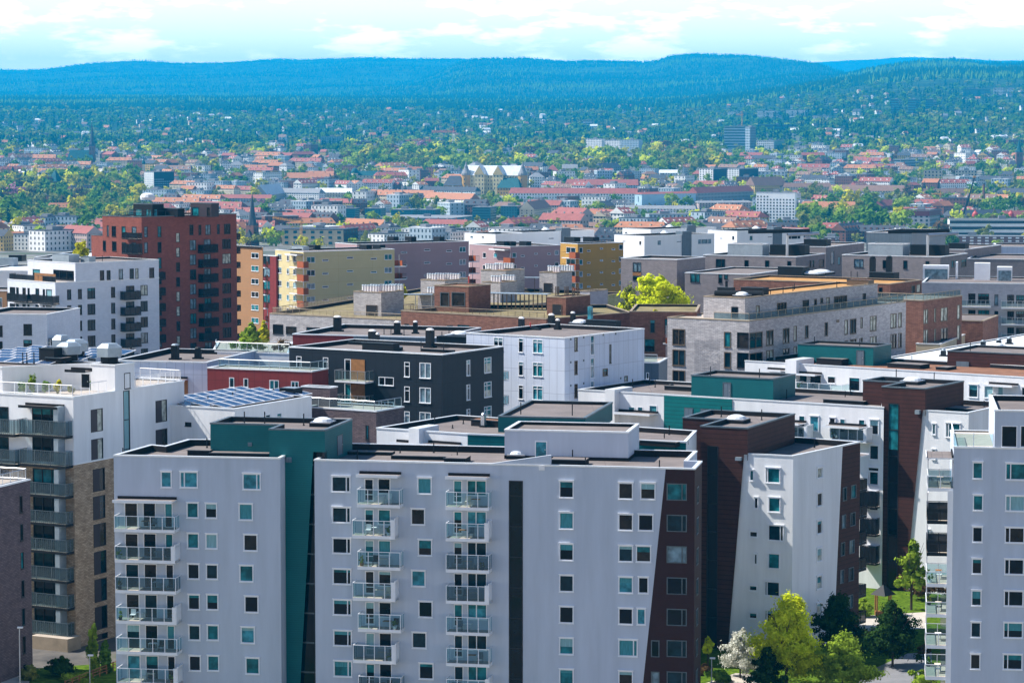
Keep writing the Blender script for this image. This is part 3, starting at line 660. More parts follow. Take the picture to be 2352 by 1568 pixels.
b.rbox(A3,1070,1285,745,.55,2.5); b.rbox(A3,1290,1500,795,.25,1.5)
for x,y,h in((810,730,1.2),(948,700,1.1),(995,722,1.0)): b.pipe(A3,x,y,h)
b.cowl(A3,1125,740,.7,.5,cap='dark'); b.rbox(A4,450,780,850,.45,4,'membrane'); b.pipe(A4,630,830,1.2); b.pipe(A4,672,790,1.0); b.pipe(A4,152,815,1.2)
b=row('rearmost long white row with teal and brown bulkheads, ending at the right edge',22.0,[(1711,828),(2400,869),(2400,843),(1831,811)],roof='brownroof'); WR3=b
for x0,y0,x1,y1,st in((245,620,320,700,'slim'),(340,620,435,700,'slim'),(485,632,552,690,'slim'),(660,642,750,752,'slim'),(1638,700,1718,805,'white'),(1765,706,1842,810,'white'),(1875,712,1922,800,'slim'),(2070,720,2120,800,'white'),(805,650,870,670,'slim')): b.win(0,A4,x0,y0,x1,y1,st)
b.finish(); zt=b.z1
for x0,x1,y in((228,440,600),(1808,2045,690),(0,160,570)): b.awnm(0,b.sz(0,*K(A4,x0,y))[0],b.sz(0,*K(A4,x1,y))[0],b.sz(0,*K(A4,x0,y+12))[1],2.0)
b.balcony(0,A4,228,605,690,765,2.2,'white'); b.balcony(0,A4,1800,1990,785,850,1.8,'white')
mb=MB(); o,d,l,a=b.fr(0); T=frameT((*o,0),a); x=b.sz(0,*K(A4,170,520))[0]; mb.box(T,x,x+1.8,-1.0,4,zt-4,zt+.6,'white2','coping'); mb.build('party_wall',b.e)
bulk(b,A4,(2006,797),378,30,1832,2047.5,'teal2',(722,420,785,540))
s=bulk(b,A4,(2400,815),371,30,2176,2460,'brown'); s.box3(0,s.sz(0,*K(A4,1540,540))[0],s.sz(0,*K(A4,1642,540))[0],-.15,-.01,s.sz(0,*K(A4,1590,588))[1],s.sz(0,*K(A4,1590,512))[1],'bluegrey','louvre')
for x0,x1,y,h in((130,310,525,.5),(395,600,535,.9),(975,1240,560,.6),(1370,1460,580,.4)): b.rbox(A4,x0,x1,y,h,3)
b.dome(A4,640,520,1.2); b.pipe(A4,462,470,.5); b.pipe(A4,337,498,1.0); b.pipe(A4,1175,520,1.0)
poly=[xy(Pz(*p,20.5)) for p in((2030,822),(2440,842),(2480,752),(2352,767))]
b=Bld('low_building','low building with a broad pale membrane roof, behind the rear white row at right','building',poly,20.5,0,'white2',.15,roof='whiteroof'); b.finish()
for x,y in((1432,470),(1885,385),(1970,370),(1757,395)): b.cowl(A4,x,y,.7,1.0,cap='zinc')
b.dome(A4,1880,405,1.0)

# ---- white and brick building at the left with black balconies
A=Pd(168,912,280); q=rect(A,27,-70,423)
BL=b=Bld('apartment_building','white block on a brown brick lower part, with black balconies at the left edge',APT,q,A.z,0,'white2',.12,roof='deck')
zb=b.sz(1,*K(A1,575,1140))[1]
b.layers={0:[(0,zb,'lwbrick'),(zb,A.z,'white2')],1:[(0,zb,'lwbrick'),(zb,A.z,'white2')]}
rows=[(965,1005),(1034,1073),(1108,1142),(1172,1206),(1236,1270),(1300,1336),(1362,1398),(1426,1462)]
for k,(yt,yb) in enumerate(rows):
    x=k*.8
    b.balcony(0,D0,44+x,150+x,yt,yb,1.3,'bl',0,.28,3); b.balcony(0,D0,-60,33+x,yt-4,yb-4,1.3,'bl',0,.28,3)
    b.win(0,D0,74+x,yt-32,136+x,yb-9,'dark',(.35,.7),pal='dark',blind=.2); b.win(0,D0,-40,yt-32,20+x,yb-9,'dark',(.5,),pal='dark',blind=.2)
    a_,b_,z0,z1_=b.rect(0,D0,139+x,yt-33,149+x,yb-10); b.box3(0,a_,b_,-1.25,-.02,z0,z1_,'zinc','side_panel')
for y0,y1,x in((939,991,0),(1006.5,1058,1),(1075,1127,5)): b.win(1,D0,208.5+x,y0,236+x,y1,'panel',pal='pale',blind=0)
for k in range(6): b.win(1,E5,684+3.4*k,192+202*k,774+3.4*k,362+202*k,'panel',pal=('pale','pale','pale','pale','dark','dark')[k],blind=0)
b.win(1,A1,1225,630,1313,802,'panel',pal='sun',blind=0); b.win(1,A1,1226,856,1316,1026,'panel',pal='sun',blind=0)
b.win(1,D0,285,893,299.5,1300,'dark',[-x/6 for x in range(1,6)],glass='gl_brown',name='stair_window')
b.finish()
b.awnm(0,b.sz(0,60,930)[0],b.sz(0,148,930)[0],b.sz(0,100,935)[1],1.4,edge='dark')
mb=MB(); 
for i in(0,1):
    o,d,l,a=b.fr(i); T=frameT((*o,0),a); mb.box(T,0,l,-.06,-.003,zb-.04,zb+.14,'coping')
mb.build('string_course',b.e)
o,d,l,a=b.fr(1); z1=b.z1
c1=edgept(b,1,264,z1+2); c2=edgept(b,1,309,z1+2); nin=Vector((-d.y,d.x))
zp=Pd(264,838.5,c1.y).z
s=sub(b,'penthouse',[c1+nin*3.2,c1,c2,c2+nin*3.2],zp,z1-.1,'white2'); s.win(1,D0,285,856,299,893,'dark',glass='gl_brown',hole=False); s.fin()
Lw=c1+nin*3.2; p1=xy(Pz(9,838,zp)); 
s=sub(b,'penthouse',[p1+Vector((-4,1)),p1+Vector((0,-1)),Lw+nin*2.6,c2+nin*3.0,c2+nin*9,c2+nin*9+d*3,p1+nin*9+d*14+Vector((-4,0)),p1+Vector((-4,8))],zp-.15,z1-.1,'white2'); s.fin()
door(s,0,A1,645,425,705,530,'dark','framedk'); s.awnm(0,s.sz(0,165,860)[0],s.sz(0,212,860)[0],s.sz(0,190,853)[1],1.3,edge='dark')
o0=b.poly[0]; d0=(b.poly[1]-o0).normalized(); n0=Vector((-d0.y,d0.x))
b.rail([b.poly[1]-d0*14+n0*.3,b.poly[1]+n0*.3-d0*.3,edgept(b,1,250,z1)+nin*.3],z1+.05,1.15,bars=1)
b.rail([edgept(b,1,316,z1)+nin*.3,b.poly[2]+nin*.3-d*.3,b.poly[2]+nin*6],z1+.05,1.15,bars=1)
def hexvent(bb,x,y,w,h,zz):
    T,p=bb.T(A1,x,y,zz); mb=MB(); mb.cyl(T,0,0,0,h*.35,w*.7,w*.7,'dark',6); mb.cyl(T,0,0,h*.35,h*.8,w,w,'zinc',6); mb.cyl(T,0,0,h*.8,h,w,w*.6,'zinc',6); mb.build('roof_vent',bb.e)
hexvent(b,545,315,1.55,2.0,zp-.1); hexvent(b,862,340,1.5,2.2,zp-.1); hexvent(b,600,290,1.5,2.0,zp-.1); hexvent(b,488,270,1.2,2.2,zp-.1)
b.rbox(A1,308,425,325,1.5,1.6,'dark','dark',z=zp-.1); b.rbox(A1,360,480,330,.5,2,z=zp-.1)
for x in(180,212,268): b.pipe(A1,x,340,1.2,z=zp-.1)
mb=MB()   # ladder against the penthouse
T,p=b.T(A1,385,395,zp-2.2)
for x in(-.25,.25): mb.box(T,x-.03,x+.03,-.05,.0,-.5,3.6,'steel')
for kk in range(9): mb.box(T,-.25,.25,-.04,-.01,kk*.4,kk*.4+.04,'steel')
mb.build('ladder',b.e)
# neighbouring roof with solar panels
def solar(b,lab,O,du,dv,nu,nv,w,hh,z,tilt,grp):
    for i in range(nu):
        for j in range(nv):
            p=O+du*(i*w*1.06)+dv*(j*hh*1.12+ (w*.0)); T=frameT((p.x,p.y,z),math.atan2(du.y,du.x))@Matrix.Rotation(math.radians(tilt),4,'X')
            mb=MB(); mb.box(T,0,w,0,hh,.10,.15,'steel','pv'); 
            mb.box(T,0,.07,0,hh,.15,.18,'frame'); mb.box(T,w-.07,w,0,hh,.15,.18,'frame'); mb.box(T,.07,w-.07,0,.07,.15,.18,'frame'); mb.box(T,.07,w-.07,hh-.07,hh,.15,.18,'frame')
            mb.box(T,.1,.2,hh-.2,hh-.1,-hh*math.sin(math.radians(tilt))*.9,.1,'steel')
            mb.build('solar_panel',b.e)
a_,b_,z0,z1_=b.rect(0,D0,74,1500,158,1528,2.2); b.box3(0,a_,b_,-2.4,-.02,0,1.4,'brcop','timber_terrace','deck')
o,d,l,a=b.fr(0); n=Vector((-d.y,d.x)); P0=xy(Pz(97,842,zp-.4)); solar(b,'',P0-d*14.5+n*1.0,d,n,7,6,2.0,2.5,zp-.35,8,'')
# ---- dark brick building bottom left corner
Rp=Pd(69,1100,268); z1=Rp.z; a=xy(Pz(-140,1150,z1)); r=xy(Rp); dd=(r-a).normalized(); nn=Vector((-dd.y,dd.x))
b=Bld('apartment_building','dark brown brick block in the bottom left corner with narrow slit windows',APT,[a+nn*9-dd*2,a,r,r+nn*9],z1,0,'dkbrick',.1,roof='deck')
b.win(1,E5,143,192,165,318,'dark',n=7,dy=206,dx=4.5,pal='dark',blind=.1); b.finish()
b.rail([a+nn*.3,r+nn*.3-dd*.3,r+nn*8],z1,1.1,mat='steel',bars=1)
mb=MB(); T=frameT((*b.fr(1)[0],0),b.fr(1)[3]); s_,zz_=b.sz(1,73,1548); mb.box(T,s_-1.5,s_,-.1,-.01,zz_-.8,zz_+.6,'plastic'); mb.box(T,s_-1.3,s_-.2,-.12,-.102,zz_-.3,zz_+.3,'gl_teal'); mb.build('wall_sign',b.e)

# ---- solar-roof white building
A=Pd(539,939,292); q=rect(A,28,380,716)
SR=b=Bld('apartment_building','white block with a roof full of solar panels, right behind the teal stair tower',APT,q,A.z,0,'white2',.35)
b.win(1,A1,1680,765,1785,812,'dark',glass='gl_mid'); b.win(1,A1,2090,742,2130,770,'slim'); b.win(1,A1,2180,730,2218,772,'slim',glass='gl_pale'); b.win(0,A1,1458,805,1508,835,'dark'); b.win(1,A1,1648,760,1672,860,'dark')
b.finish(); d=(q[2]-q[1]).normalized(); n=(q[0]-q[1]).normalized()
solar(b,'',q[1]+d*1.5+n*(2.2),d,n,9,4,1.9,2.3,b.zr()+.1,10,'')
b.rbox(A1,2200,2310,600,1.0,2.0,'dark','zinc'); 
for x,y in((1638,650),(1833,620),(1853,600),(2155,590)): b.pipe(A1,x,y,.8)
A=Pd(758,890,296+16); s=Bld('apartment_building','narrow dark brick stair block with white coping, between solar roof and black block','building',rect(A,28,710,775,left=4),A.z,0,'dkbrick',.3,cop='coping'); s.finish()
A=Pd(864,944,306); s=Bld('apartment_building','low dark brick block with a glass-railed roof terrace, in front of the black block',APT,rect(A,30,0,0,6,left=10),A.z,0,'dkbrick',.15,roof='deck'); s.win(0,A2,695,995,722,1110,'dark'); s.win(1,A2,697,995,722,1110,'dark'); s.finish()
s.rail([s.poly[0]+Vector((.3,.3)),s.poly[1]+Vector((-.2,.3)),s.poly[2]+Vector((-.3,-.1))],s.z1,1.1,mat='steel')

# ---- red and white low block with roof terrace
A=Pd(717,853,325); q=rect(A,22,476,0,4.5)
RW=b=Bld('apartment_building','low dark red panel block with a railed roof terrace, left of the black block',APT,q,A.z,0,'redp',.12,roof='deck',cop='coping')
for x0,y0,x1,y1 in((1805,452,1843,530),(1918,458,1955,528),(2122,472,2195,545),(2292,480,2352,545)): b.win(0,A1,x0,y0,x1,y1,'slim',(.5,) if x1-x0>50 else ())
b.finish(); d=(q[1]-q[0]).normalized(); n=Vector((-d.y,d.x))
b.rail([q[0]+n*2.5+d*.5,q[0]+n*.3+d*1.5,q[1]+n*.3-d*.4,q[1]+n*4],b.z1,1.1,mat='steel')
b2=b
A=Pd(476,832,337); q=rect(A,14,262,0,19)
b=Bld('apartment_building','low pale metal panel block with a dark roof, behind the white and brick block',APT,q,A.z,0,'wpanel',.6)
b.finish()
a_,b_,z0,z1_=b.rect(0,A1,1335,470,1480,600); b.box3(0,a_,b_,-.1,-.01,z0,z1_,'wood','timber_cladding'); b.awnm(0,a_-1.2,b_,z1_,2.2)
b.cowl(A1,1380,310,.9,2.1,cap='zinc'); b.cowl(A1,1560,305,.8,1.5,cap='dark'); b.pipe(A1,1033,285,1.4,.12)
poly=[xy(Pz(*p,25.4)) for p in((488,806),(664,812),(672,786),(500,784))]
b=Bld('low_building','low white building with a planted glass-railed terrace, right of the red brick tower foot','building',poly,25.4,0,'white2',.1,roof='deck'); b.finish(); o=b.poly
b.rail([o[3].lerp(o[0],.7)+Vector((.3,0)),o[0]+Vector((.4,.4)),o[1]+Vector((0,.4))],b.z1,1.2,mat='steel'); PLT=[(o[0].lerp(o[1],t)+Vector((0,2.5)),b.z1) for t in(.35,.5,.62,.9)]
# ---- black block
A=Pd(1016,814,325); q=rect(A,30.5,664,1157)
BK=b=Bld('apartment_building','black panel-clad block with white-framed windows in the middle of the view',APT,q,A.z,0,'black',.5,cop='coping')
for x0,x1,ys in((150,190,((452,570),)),(360,400,((462,580),(652,770))),(1000,1042,((497,615),(690,810),(885,1000))),(1120,1208,((503,625),(698,820),(892,1010)))):
    for y0,y1 in ys: b.win(0,A2,x0,y0,x1,y1,'slim',(.5,) if x1-x0>60 else (-.72,),pal='sky')
for k in range(3): b.win(0,A2,798,616+194*k,916,682+194*k,'slim',(.4,),pal='dark')
for x0,x1,y0,y1 in((1488,1518,484,605),(1628,1685,462,582)):
    for k in range(3): b.win(1,A2,x0,y0+192*k,x1,y1+192*k,'slim',(.4,-.75),glass='gl_pale' if x0>1600 else 'gl_mid')
for k in range(2):
    y=194*k; b.win(0,A2,530,474+y,580,640+y,'slim',(),pal='sky',name='balcony_door'); a_,b_,z0,z1_=b.rect(0,A2,583,478+y,690,640+y); b.box3(0,a_,b_,-.06,-.005,z0,z1_,'wood','timber_cladding')
    b.balcony(0,A2,450,692,566+y,662+y,1.9,'grey',0,.22,4)
b.finish()
for k in range(3):
    o,d,l,a=b.fr(2); z=b.z1-4.6-3.15*k; b.balm(2,.2,4.2,z,z+1.3,1.6,'grey',0,.2,3,False)
    b.box3(2,.3,2.3,-.2,-.02,z+.2,z+2.7,'wood','timber_cladding')
b.cowl(A2,748,345,.85,1.7); b.cowl(A2,790,350,.45,1.3); b.cowl(A2,1203,385,.9,2.6); b.rbox(A2,668,912,405,1.0,1.5,'dark','dark'); b.dome(A2,930,405,.7); b.rbox(A2,1130,1385,415,.35,.5,'dark','dark')
b.pipe(A2,1132,412,1.2); b.pipe(A2,1310,425,1.2); b.rbox(A2,560,830,360,.4,.4,'dark','dark')
# ---- pale panel block
A=Pd(1297,776,342); q=rect(A,34.3,1071,1480)
PB=b=Bld('apartment_building','pale blue-white panel block with seamed cladding, right of the black block',APT,q,A.z,0,'wpanel',.5)
for x0,x1,y0,y1,m in((1898,1938,312,422,(-.78,)),(2010,2090,318,428,(.45,-.78))):
    for k in range(3): b.win(0,A2,x0,y0+184*k,x1,y1+184*k,'slim',m,pal='shade')
for k in range(3): b.win(0,A2,1703,303+184*k,1778,400+184*k,'slim',(.5,-.75),pal='shade')
for k in range(3): b.win(1,A3,335,315+190*k,360,428+190*k,'bronze',(-.78,),pal='sun'); b.win(1,A3,466,298+187*k,497,458+187*k,'slim',(-.6,),glass='gl_sky')
b.win(1,A3,620,372,637,526,'dark',glass='gl_pale'); b.win(1,A3,566,570,608,628,'bronze',glass='gl_brown'); b.win(1,A3,743,630,770,690,'bronze',glass='gl_pale')
for x,y in((305,330),(410,315),(570,295),(672,285),(305,518),(410,503),(410,690),(713,648),(305,708)): a_,b_,z0,z1_=b.rect(1,A3,x-4,y-8,x+4,y+8); b.box3(1,a_,b_,-.06,-.004,z0,z1_,'copdark','vent_cover')
b.finish()
b.cowl(H7,1045,795,.7,1.5); b.cowl(H7,1375,770,.75,1.7); b.cowl(H7,1445,810,.55,1.4); b.cowl(H7,1612,740,.6,1.6); b.dome(H7,1690,765,1.2); b.rbox(H7,980,1230,805,.25,.8,'dark','dark'); b.rbox(H7,1755,2085,770,.9,1.4,'dark','dark')
mb=MB(); T,p=b.T(H7,1803,700); mb.box(T,-.28,.28,-.28,.28,0,1.9,'gl_blue'); mb.build('flue',b.e); b.pipe(H7,1143,812,1.0,.1,'redmetal')
# ---- red and grey block behind the black one
A=Pd(1001,775,374); q=rect(A,18,672,0,20)
b=Bld('apartment_building','flat-roofed block with a dark red and grey panel front, just behind the black block',APT,q,A.z,0,'bluegrey',.55); s_=b.sz(0,812,775)[0]; b.slant[0]=((s_,0),(s_+.01,40),'redp','bluegrey'); b.finish()
b.cowl(H6,898,830,1.0,2.4); b.cowl(H6,1557,865,.8,2.0); b.cowl(H6,1758,855,.6,1.9); b.dome(H6,2240,890,1.4); b.rbox(H6,1990,2320,960,1.0,2,'dark','dark')
for x,y in((1412,860),(1488,865),(1632,875),(2050,900),(2128,890)): b.pipe(H6,x,y,.9)
# ============================================================ middle distance
def rb(lab,A,Y,yaw,uL,uR,wall,depth=None,left=None,par=.4,roof='roof',cop='coping',name='apartment_building',cat=APT,capw=.35,z0=0):
    P=Pd(*A,Y); return Bld(name,lab,cat,rect(P,yaw,uL,uR,depth,left),P.z,z0,wall,par,roof,cop,capw=capw)
# brown brick
A=Pd(1600,716,392); q=rect(A,6,1446,0,16)
b=Bld('apartment_building','brown brick block left of the grey brick block, with black windows',APT,q,A.z,0,'bbrick',.3,roof='greenroof',cop='brcop')
b.win(0,A3,950,170,996,280,'bronze',pal='dark'); b.win(0,A3,905,325,996,435,'bronze',pal='dark'); b.win(0,A3,935,475,995,540,'bronze'); b.win(0,A3,1072,165,1096,285,'dark')
for k in range(4): b.balcony(0,A3,1058,1098,318+168*k,372+168*k,1.2,'orange',0,.2,2)
b.finish()
# low grey stub in front
b=rb('low dark block with a railed terrace, between the pale panel and grey brick blocks',(1513,833),365,12,1448,0,'bluegrey',depth=8,par=.1,roof='deck'); b.win(0,A3,828,615,870,660,'slim'); b.win(0,A3,922,602,945,655,'slim'); b.finish(); b.rail([b.poly[0]+Vector((.3,.3)),b.poly[1]+Vector((-.2,.3))],b.z1,1.1,mat='steel')
# grey brick block
A=Pd(1721,736.6,381); q=rect(A,33.6,1533,2081); z1=A.z
GB=b=Bld('apartment_building','long light grey brick block with bronze windows and a set-back mossy top floor',APT,q,z1,0,'gbrick',.12,roof='deck',cop='brcop')
for k in range(3):
    b.win(0,A3,1136,248+168*k,1240,378+168*k,'bronze',(.5,),pal='shade',blind=.1); b.win(0,A3,1558,268+168*k,1614,396+168*k,'bronze',pal='dark',glass='gl_teal' if k==0 else None,blind=0)
    b.win(0,A3,1664,274+165*k,1760,402+165*k,'dark',(),pal='dark',blind=0)
for y0 in(245,417,590): pass
for x0,x1,y0,y1 in((1,90,1258,1368),(115,168,1245,1352),(228,276,1232,1336),(308,330,1220,1310),(382,408,1210,1300),(515,542,1195,1280),(553,600,1172,1270),(654,682,1180,1280),(690,738,1168,1272),(765,786,1155,1232),(830,888,1145,1250),(998,1046,1125,1238),(1062,1090,1120,1232)): b.win(1,K6,x0+460 if False else x0+460-0 if x0<10 else x0+462,y0,x1+462,y1,'bronze',(.5,) if x1-x0>40 else (),pal='pale',blind=0) if False else None
for x0,x1,y0,y1 in((460,550,1258,1368),(575,625,1243,1350),(690,735,1230,1335),(765,785,1215,1320),(842,866,1210,1300),(978,1000,1190,1285),(1115,1138,1175,1275),(1152,1196,1165,1270),(1226,1240,1158,1230),(1290,1335,1148,1250),(1432,1472,1130,1230),(1486,1508,1125,1225)):
    for k in range(2):
        b.win(1,K6,x0,y0+140*k,x1,y1+140*k,'bronze',(.5,) if x1-x0>38 else (),pal='pale' if x0>500 else 'dark',blind=0)
a_,b_,z0,z1_=b.rect(1,K6,1060,1172,1078,1192); b.box3(1,a_,b_,-.06,-.004,z0,z1_,'framebr','vent_cover')
b.finish()
mb=MB(); o,d,l,a=b.fr(0); T=frameT((*o,0),a)   # raised-brick relief on the end wall
for r in range(30):
    for cidx in range(16):
        x,z=b.sz(0,*K(A3,1312+cidx*13+(r%2)*6,340+r*8.6))
        if 0<x<l and R.random()<(.95 if r<9 or cidx<r*.45 or r>22 else .45): mb.box(T,x,x+.17,-.022,-.002,z,z+.11,'gbrick')
mb.build('brick_relief',b.e)
Ap=Pd(1711,683.7,385.5); up=rect(Ap,33.6,1616,2016)
s=sub(b,'penthouse',up,Ap.z,z1-.1,'gbrick','mossroof','brcop',.25)
for x0,x1,y0,y1,st in((505,530,1075,1145,'bronze'),(650,716,1055,1130,'bronze'),(826,870,1038,1112,'dark'),(905,925,1030,1075,'bronze'),(948,968,1022,1060,'bronze'),(990,1012,1018,1092,'bronze'),(1042,1132,1008,1085,'bronze'),(1240,1262,990,1045,'dark')): s.win(1,K6,x0,y0,x1,y1,st,(.33,.66) if x1-x0>60 else (),pal='pale' if x0 in(505,990) else 'dark',blind=0)
s.win(0,K6,335,1085,382,1155,'dark',pal='dark',blind=0); s.fin()
b.rail([q[0].lerp(q[1],.55)+Vector((.3,.3)),q[1]+Vector((0,.35)),q[2]+Vector((-.4,.1))],z1,1.0,mat='brcop',glass='rail_frost',step=2.2)
zz=Ap.z-.25
s.rbox(K6,238,335,995,1.0,1.2,'dark','dark',z=zz); s.dome(K6,410,1022,1.1,z=zz); s.rbox(K6,1130,1280,935,.9,2,'framebr','brownroof',z=zz); s.rbox(K6,400,550,1005,1.2,2,'dark','dark',z=zz)
T,p=s.T(K6,220,1015,zz); mb=MB(); mb.tube((p.x,p.y,p.z+.5),(p.x+8*math.cos(.5),p.y+8*-.2,p.z+.5),.45,'dark',10); mb.build('air_duct',b.e)
for x,y in((560,1000),(605,1005),(692,990),(760,975),(770,965),(1062,950)): s.pipe(K6,x,y,.9,z=zz)
s.pipe(K6,302,985,1.7,.22,z=zz)
# brown brick behind it
b=rb('brown brick block with pale windows, right end behind the long grey brick block',(2121,690),432,33,2000,2210,'bbrick',par=.15,roof='deck',cop='brcop')
for x0,x1,y0,y1 in((1658,1690,1102,1200),(1732,1745,1095,1190),(1777,1825,1088,1182),(1890,1912,1070,1170)):
    for k in range(3): b.win(1,K6,x0,y0+140*k,x1,y1+140*k,'bronze',(.5,) if x1-x0>28 else (),pal='pale',blind=0)
b.finish(); zl=b.z1; b.rail([b.poly[1]-Vector((10,-7)),b.poly[1]+Vector((0,.3)),b.poly[2]+Vector((-.3,0))],zl,1.0,mat='brcop',glass='rail_frost')
b=rb('brown brick block under a wide mossy roof with skylights, behind the long grey block',(2045,652),445,30,1685,2117,'bbrick',par=.3,roof='mossroof',cop='brcop',z0=2)
b.win(1,K6,1575,935,1600,992,'bronze',pal='pale'); b.win(1,K6,1610,930,1640,985,'bronze',pal='pale'); b.win(0,K6,1350,950,1376,1010,'dark',pal='dark'); b.finish()
b.rbox(K6,655,828,868,1.6,3,'dark','roofdk'); b.dome(K6,890,870,1.9); b.dome(K6,955,860,1.9); b.rbox(K6,1285,1455,893,1.2,2.5,'dark','dark'); b.cowl(K6,1308,888,.9,4.2,cap='dark'); b.cowl(K6,1422,888,.9,4.3,cap='dark')
for x,y in((1160,885),(1203,890)): b.pipe(K6,x,y,1.2)
# brown brick block with penthouses
A=Pd(1255,732,400); zB=A.z; Lp=xy(Pz(921,713,zB)); Rp=xy(Pz(1450,717,zB)); a=xy(A); dl=(Lp-a).normalized(); nv=Vector((-dl.y,dl.x)); nv=nv if nv.y>0 else -nv
b=Bld('apartment_building','low brown brick block with a planted roof terrace and two brick roof huts',APT,[Lp,a,Rp,Rp+Vector((-3,18)),Lp+nv*17],zB,0,'bbrick',.5,roof='greenroof',cop='brcop')
b.win(0,H7,225,762,288,860,'dark',pal='dark'); b.win(0,H7,340,758,470,860,'dark',pal='dark'); b.win(0,H6,1638,745,1690,860,'dark',pal='dark'); b.finish()
b.rail([Lp+nv*3,Lp+nv*.3-dl*.3,a+Vector((-.3,.4))],zB,.9,mat='framebr',glass=None,bars=1); BW=b
def hut(bb,c,xL,xA,xR,yt,yb,yaw,wall,zr,roof='brownroof',doors=(),wins=(),cop='brcop',pots=()):
    B=Pz(*K(c,xA,yb),zr); A=Pd(*K(c,xA,yt),B.y)
    s=sub(bb,'roof_hut',rect(A,yaw,K(c,xL,0)[0],K(c,xR,0)[0]),A.z,zr-.1,wall,roof,cop,.15); 
    for w in wins: s.win(*w[:6],**w[6])
    s.fin()
    for dd in doors: door(s,0,c,*dd,'framedk','framebr')
    for x,y in pots:
        T,p=s.T(c,x,y,A.z-.15); mb=MB(); n=R.randint(4,6)
        for k in range(n): mb.cyl(T,k*.55,0,0,1.0,.25,.25,'plastic',8); mb.cyl(T,k*.55,0,1.0,1.15,.32,.2,'zinc',8)
        mb.build('chimney_cowls',bb.e)
    return s
hut(b,H7,85,462,705,335,622,32,'bbrick',zB-.5,wins=[(0,H7,150,400,248,552,dict(style='brown',glass='gl_brown',blind=0)),(0,H7,276,400,425,552,dict(style='brown',glass='gl_brown',blind=0))]); b.pipe(H7,465,330,1.6,.12,'redmetal',z=zB+3.2)
s=hut(b,H7,1325,1535,1803,455,655,32,'bbrick',zB-.5,doors=[(1385,530,1490,660)])
for x in(1422,1440,1455,1525,1545,1560,1610,1628,1668): b.pipe(H7,x,440,1.5,.09,'framebr',z=s.z1-.15)
mb=MB(); p0=Pz(*K(H7,640,585),zB-.5); p1=Pz(*K(H7,1320,600),zB-.5)   # long slim pergola
T=frameT(p0,math.atan2(p1.y-p0.y,p1.x-p0.x)); L=(xy(p1)-xy(p0)).length; mb.box(T,-3,L,0,2.6,2.5,2.62,'zinc')
for k in range(7): x=L*(k+.5)/7; mb.box(T,x-.08,x+.08,0,.16,0,2.5,'framebr'); mb.box(T,x-.08,x+.08,2.4,2.56,0,2.5,'framebr')
mb.build('pergola',b.e)
# grey brick terrace block
zG=25.2; pg=[xy(Pz(*p,zG)) for p in((619,719.5),(930,735),(1440,672),(1010,655))]
b=Bld('apartment_building','low light grey brick block with several brick roof huts, before the yellow block',APT,pg,zG,0,'gbrick',.5,roof='greenroof',cop='brcop')
b.win(0,H6,186,752,300,860,'dark',pal='dark'); b.win(0,H6,330,775,447,860,'dark',pal='dark'); b.win(0,H6,556,785,705,860,'dark',pal='dark'); b.finish(); GW=b
b.rail([pg[0].lerp(pg[3],.5),pg[0]+Vector((.5,.3)),pg[1]+Vector((-.3,.5))],zG,.9,mat='brcop',glass=None,bars=1)
hut(b,H6,1075,1380,1630,400,665,32,'gbrick',zG-.5,doors=[(1215,540,1338,660)],pots=((1185,390),(1275,385),(1385,385),(1490,380)))
hut(b,H7,615,812,997,290,515,32,'gbrick',zG-.5,pots=((725,285),(850,275)))
hut(b,H7,597,873,1080,160,420,32,'gbrick',zG-.5,pots=((660,150),(760,145),(870,142)))
hut(b,H7,1243,1432,1602,182,408,32,'gbrick',zG-.5,doors=[(1290,298,1388,402)],pots=((1350,172),(1475,165)))
hut(b,H6,1815,2080,2352,268,480,32,'gbrick',zG-.5,pots=((1900,258),(1990,255),(2100,256)))
hut(b,H7,1690,1800,1997,388,595,32,'gbrick3',zG-.5,roof='greenroof'); hut(b,H6,1785,1975,2080,425,600,32,'gbrick',zG-.5,pots=((1905,415),))
mb=MB(); p0=Pz(*K(H6,1390,600),zG-.5); T=frameT(p0,-.05); mb.box(T,0,8.5,0,2,2.6,2.75,'zinc'); [mb.box(T,x,x+.12,0,.12,0,2.6,'steel') for x in(0,2.8,5.6,8.3)]; mb.build('pergola',b.e)
mb=MB(); p0=Pz(*K(H7,1000,395),zG-.5); T=frameT(p0,-.02); mb.box(T,0,9,0,2,2.6,2.72,'zinc'); [mb.box(T,x,x+.12,0,.12,0,2.6,'framebr') for x in(1,3.2,5.6,8.3)]; mb.build('pergola',b.e)

# left white block
A=Pd(127,649,508); z1=A.z; q=rect(A,46,17,365)
LW=b=Bld('apartment_building','white block with black-framed windows and black balconies, in front of the red brick tower',APT,q,z1,0,'wbrick',.1,roof='deck')
for x0,x1,y0,y1,m in((462,490,965,1035,0),(537,563,962,1030,0),(602,655,955,1028,1),(765,792,947,1020,0),(968,1017,935,1005,1)):
    for k in range(5): b.win(1,K4,x0+.8*k,y0+109*k,x1+.8*k,y1+109*k,'dark',(.6,) if m else (-.25,),pal='sun' if x0>900 else 'dark',blind=.1)
for k in range(5): b.win(1,K4,868,940+109*k,925,1022+109*k,'dark',(.5,),pal='sun',blind=0); b.balcony(1,K4,860+k,972+k,976+109*k,1036+109*k,1.6,'black',0,.2,3)
for k in range(3):
    for x0,x1 in((68,105),(112,130),(155,178),(190,205),(245,270),(295,310),(318,358)): b.win(0,K4,x0,948+112*k+(x0-60)*.06,x1,1020+112*k+(x0-60)*.06,'dark',pal='dark',blind=.1)
    b.balcony(0,K4,46,184,994+112*k,1054+112*k,1.6,'black',0,.2,3); b.balcony(0,K4,220,362,1004+112*k,1066+112*k,1.6,'black',0,.2,3)
b.finish()
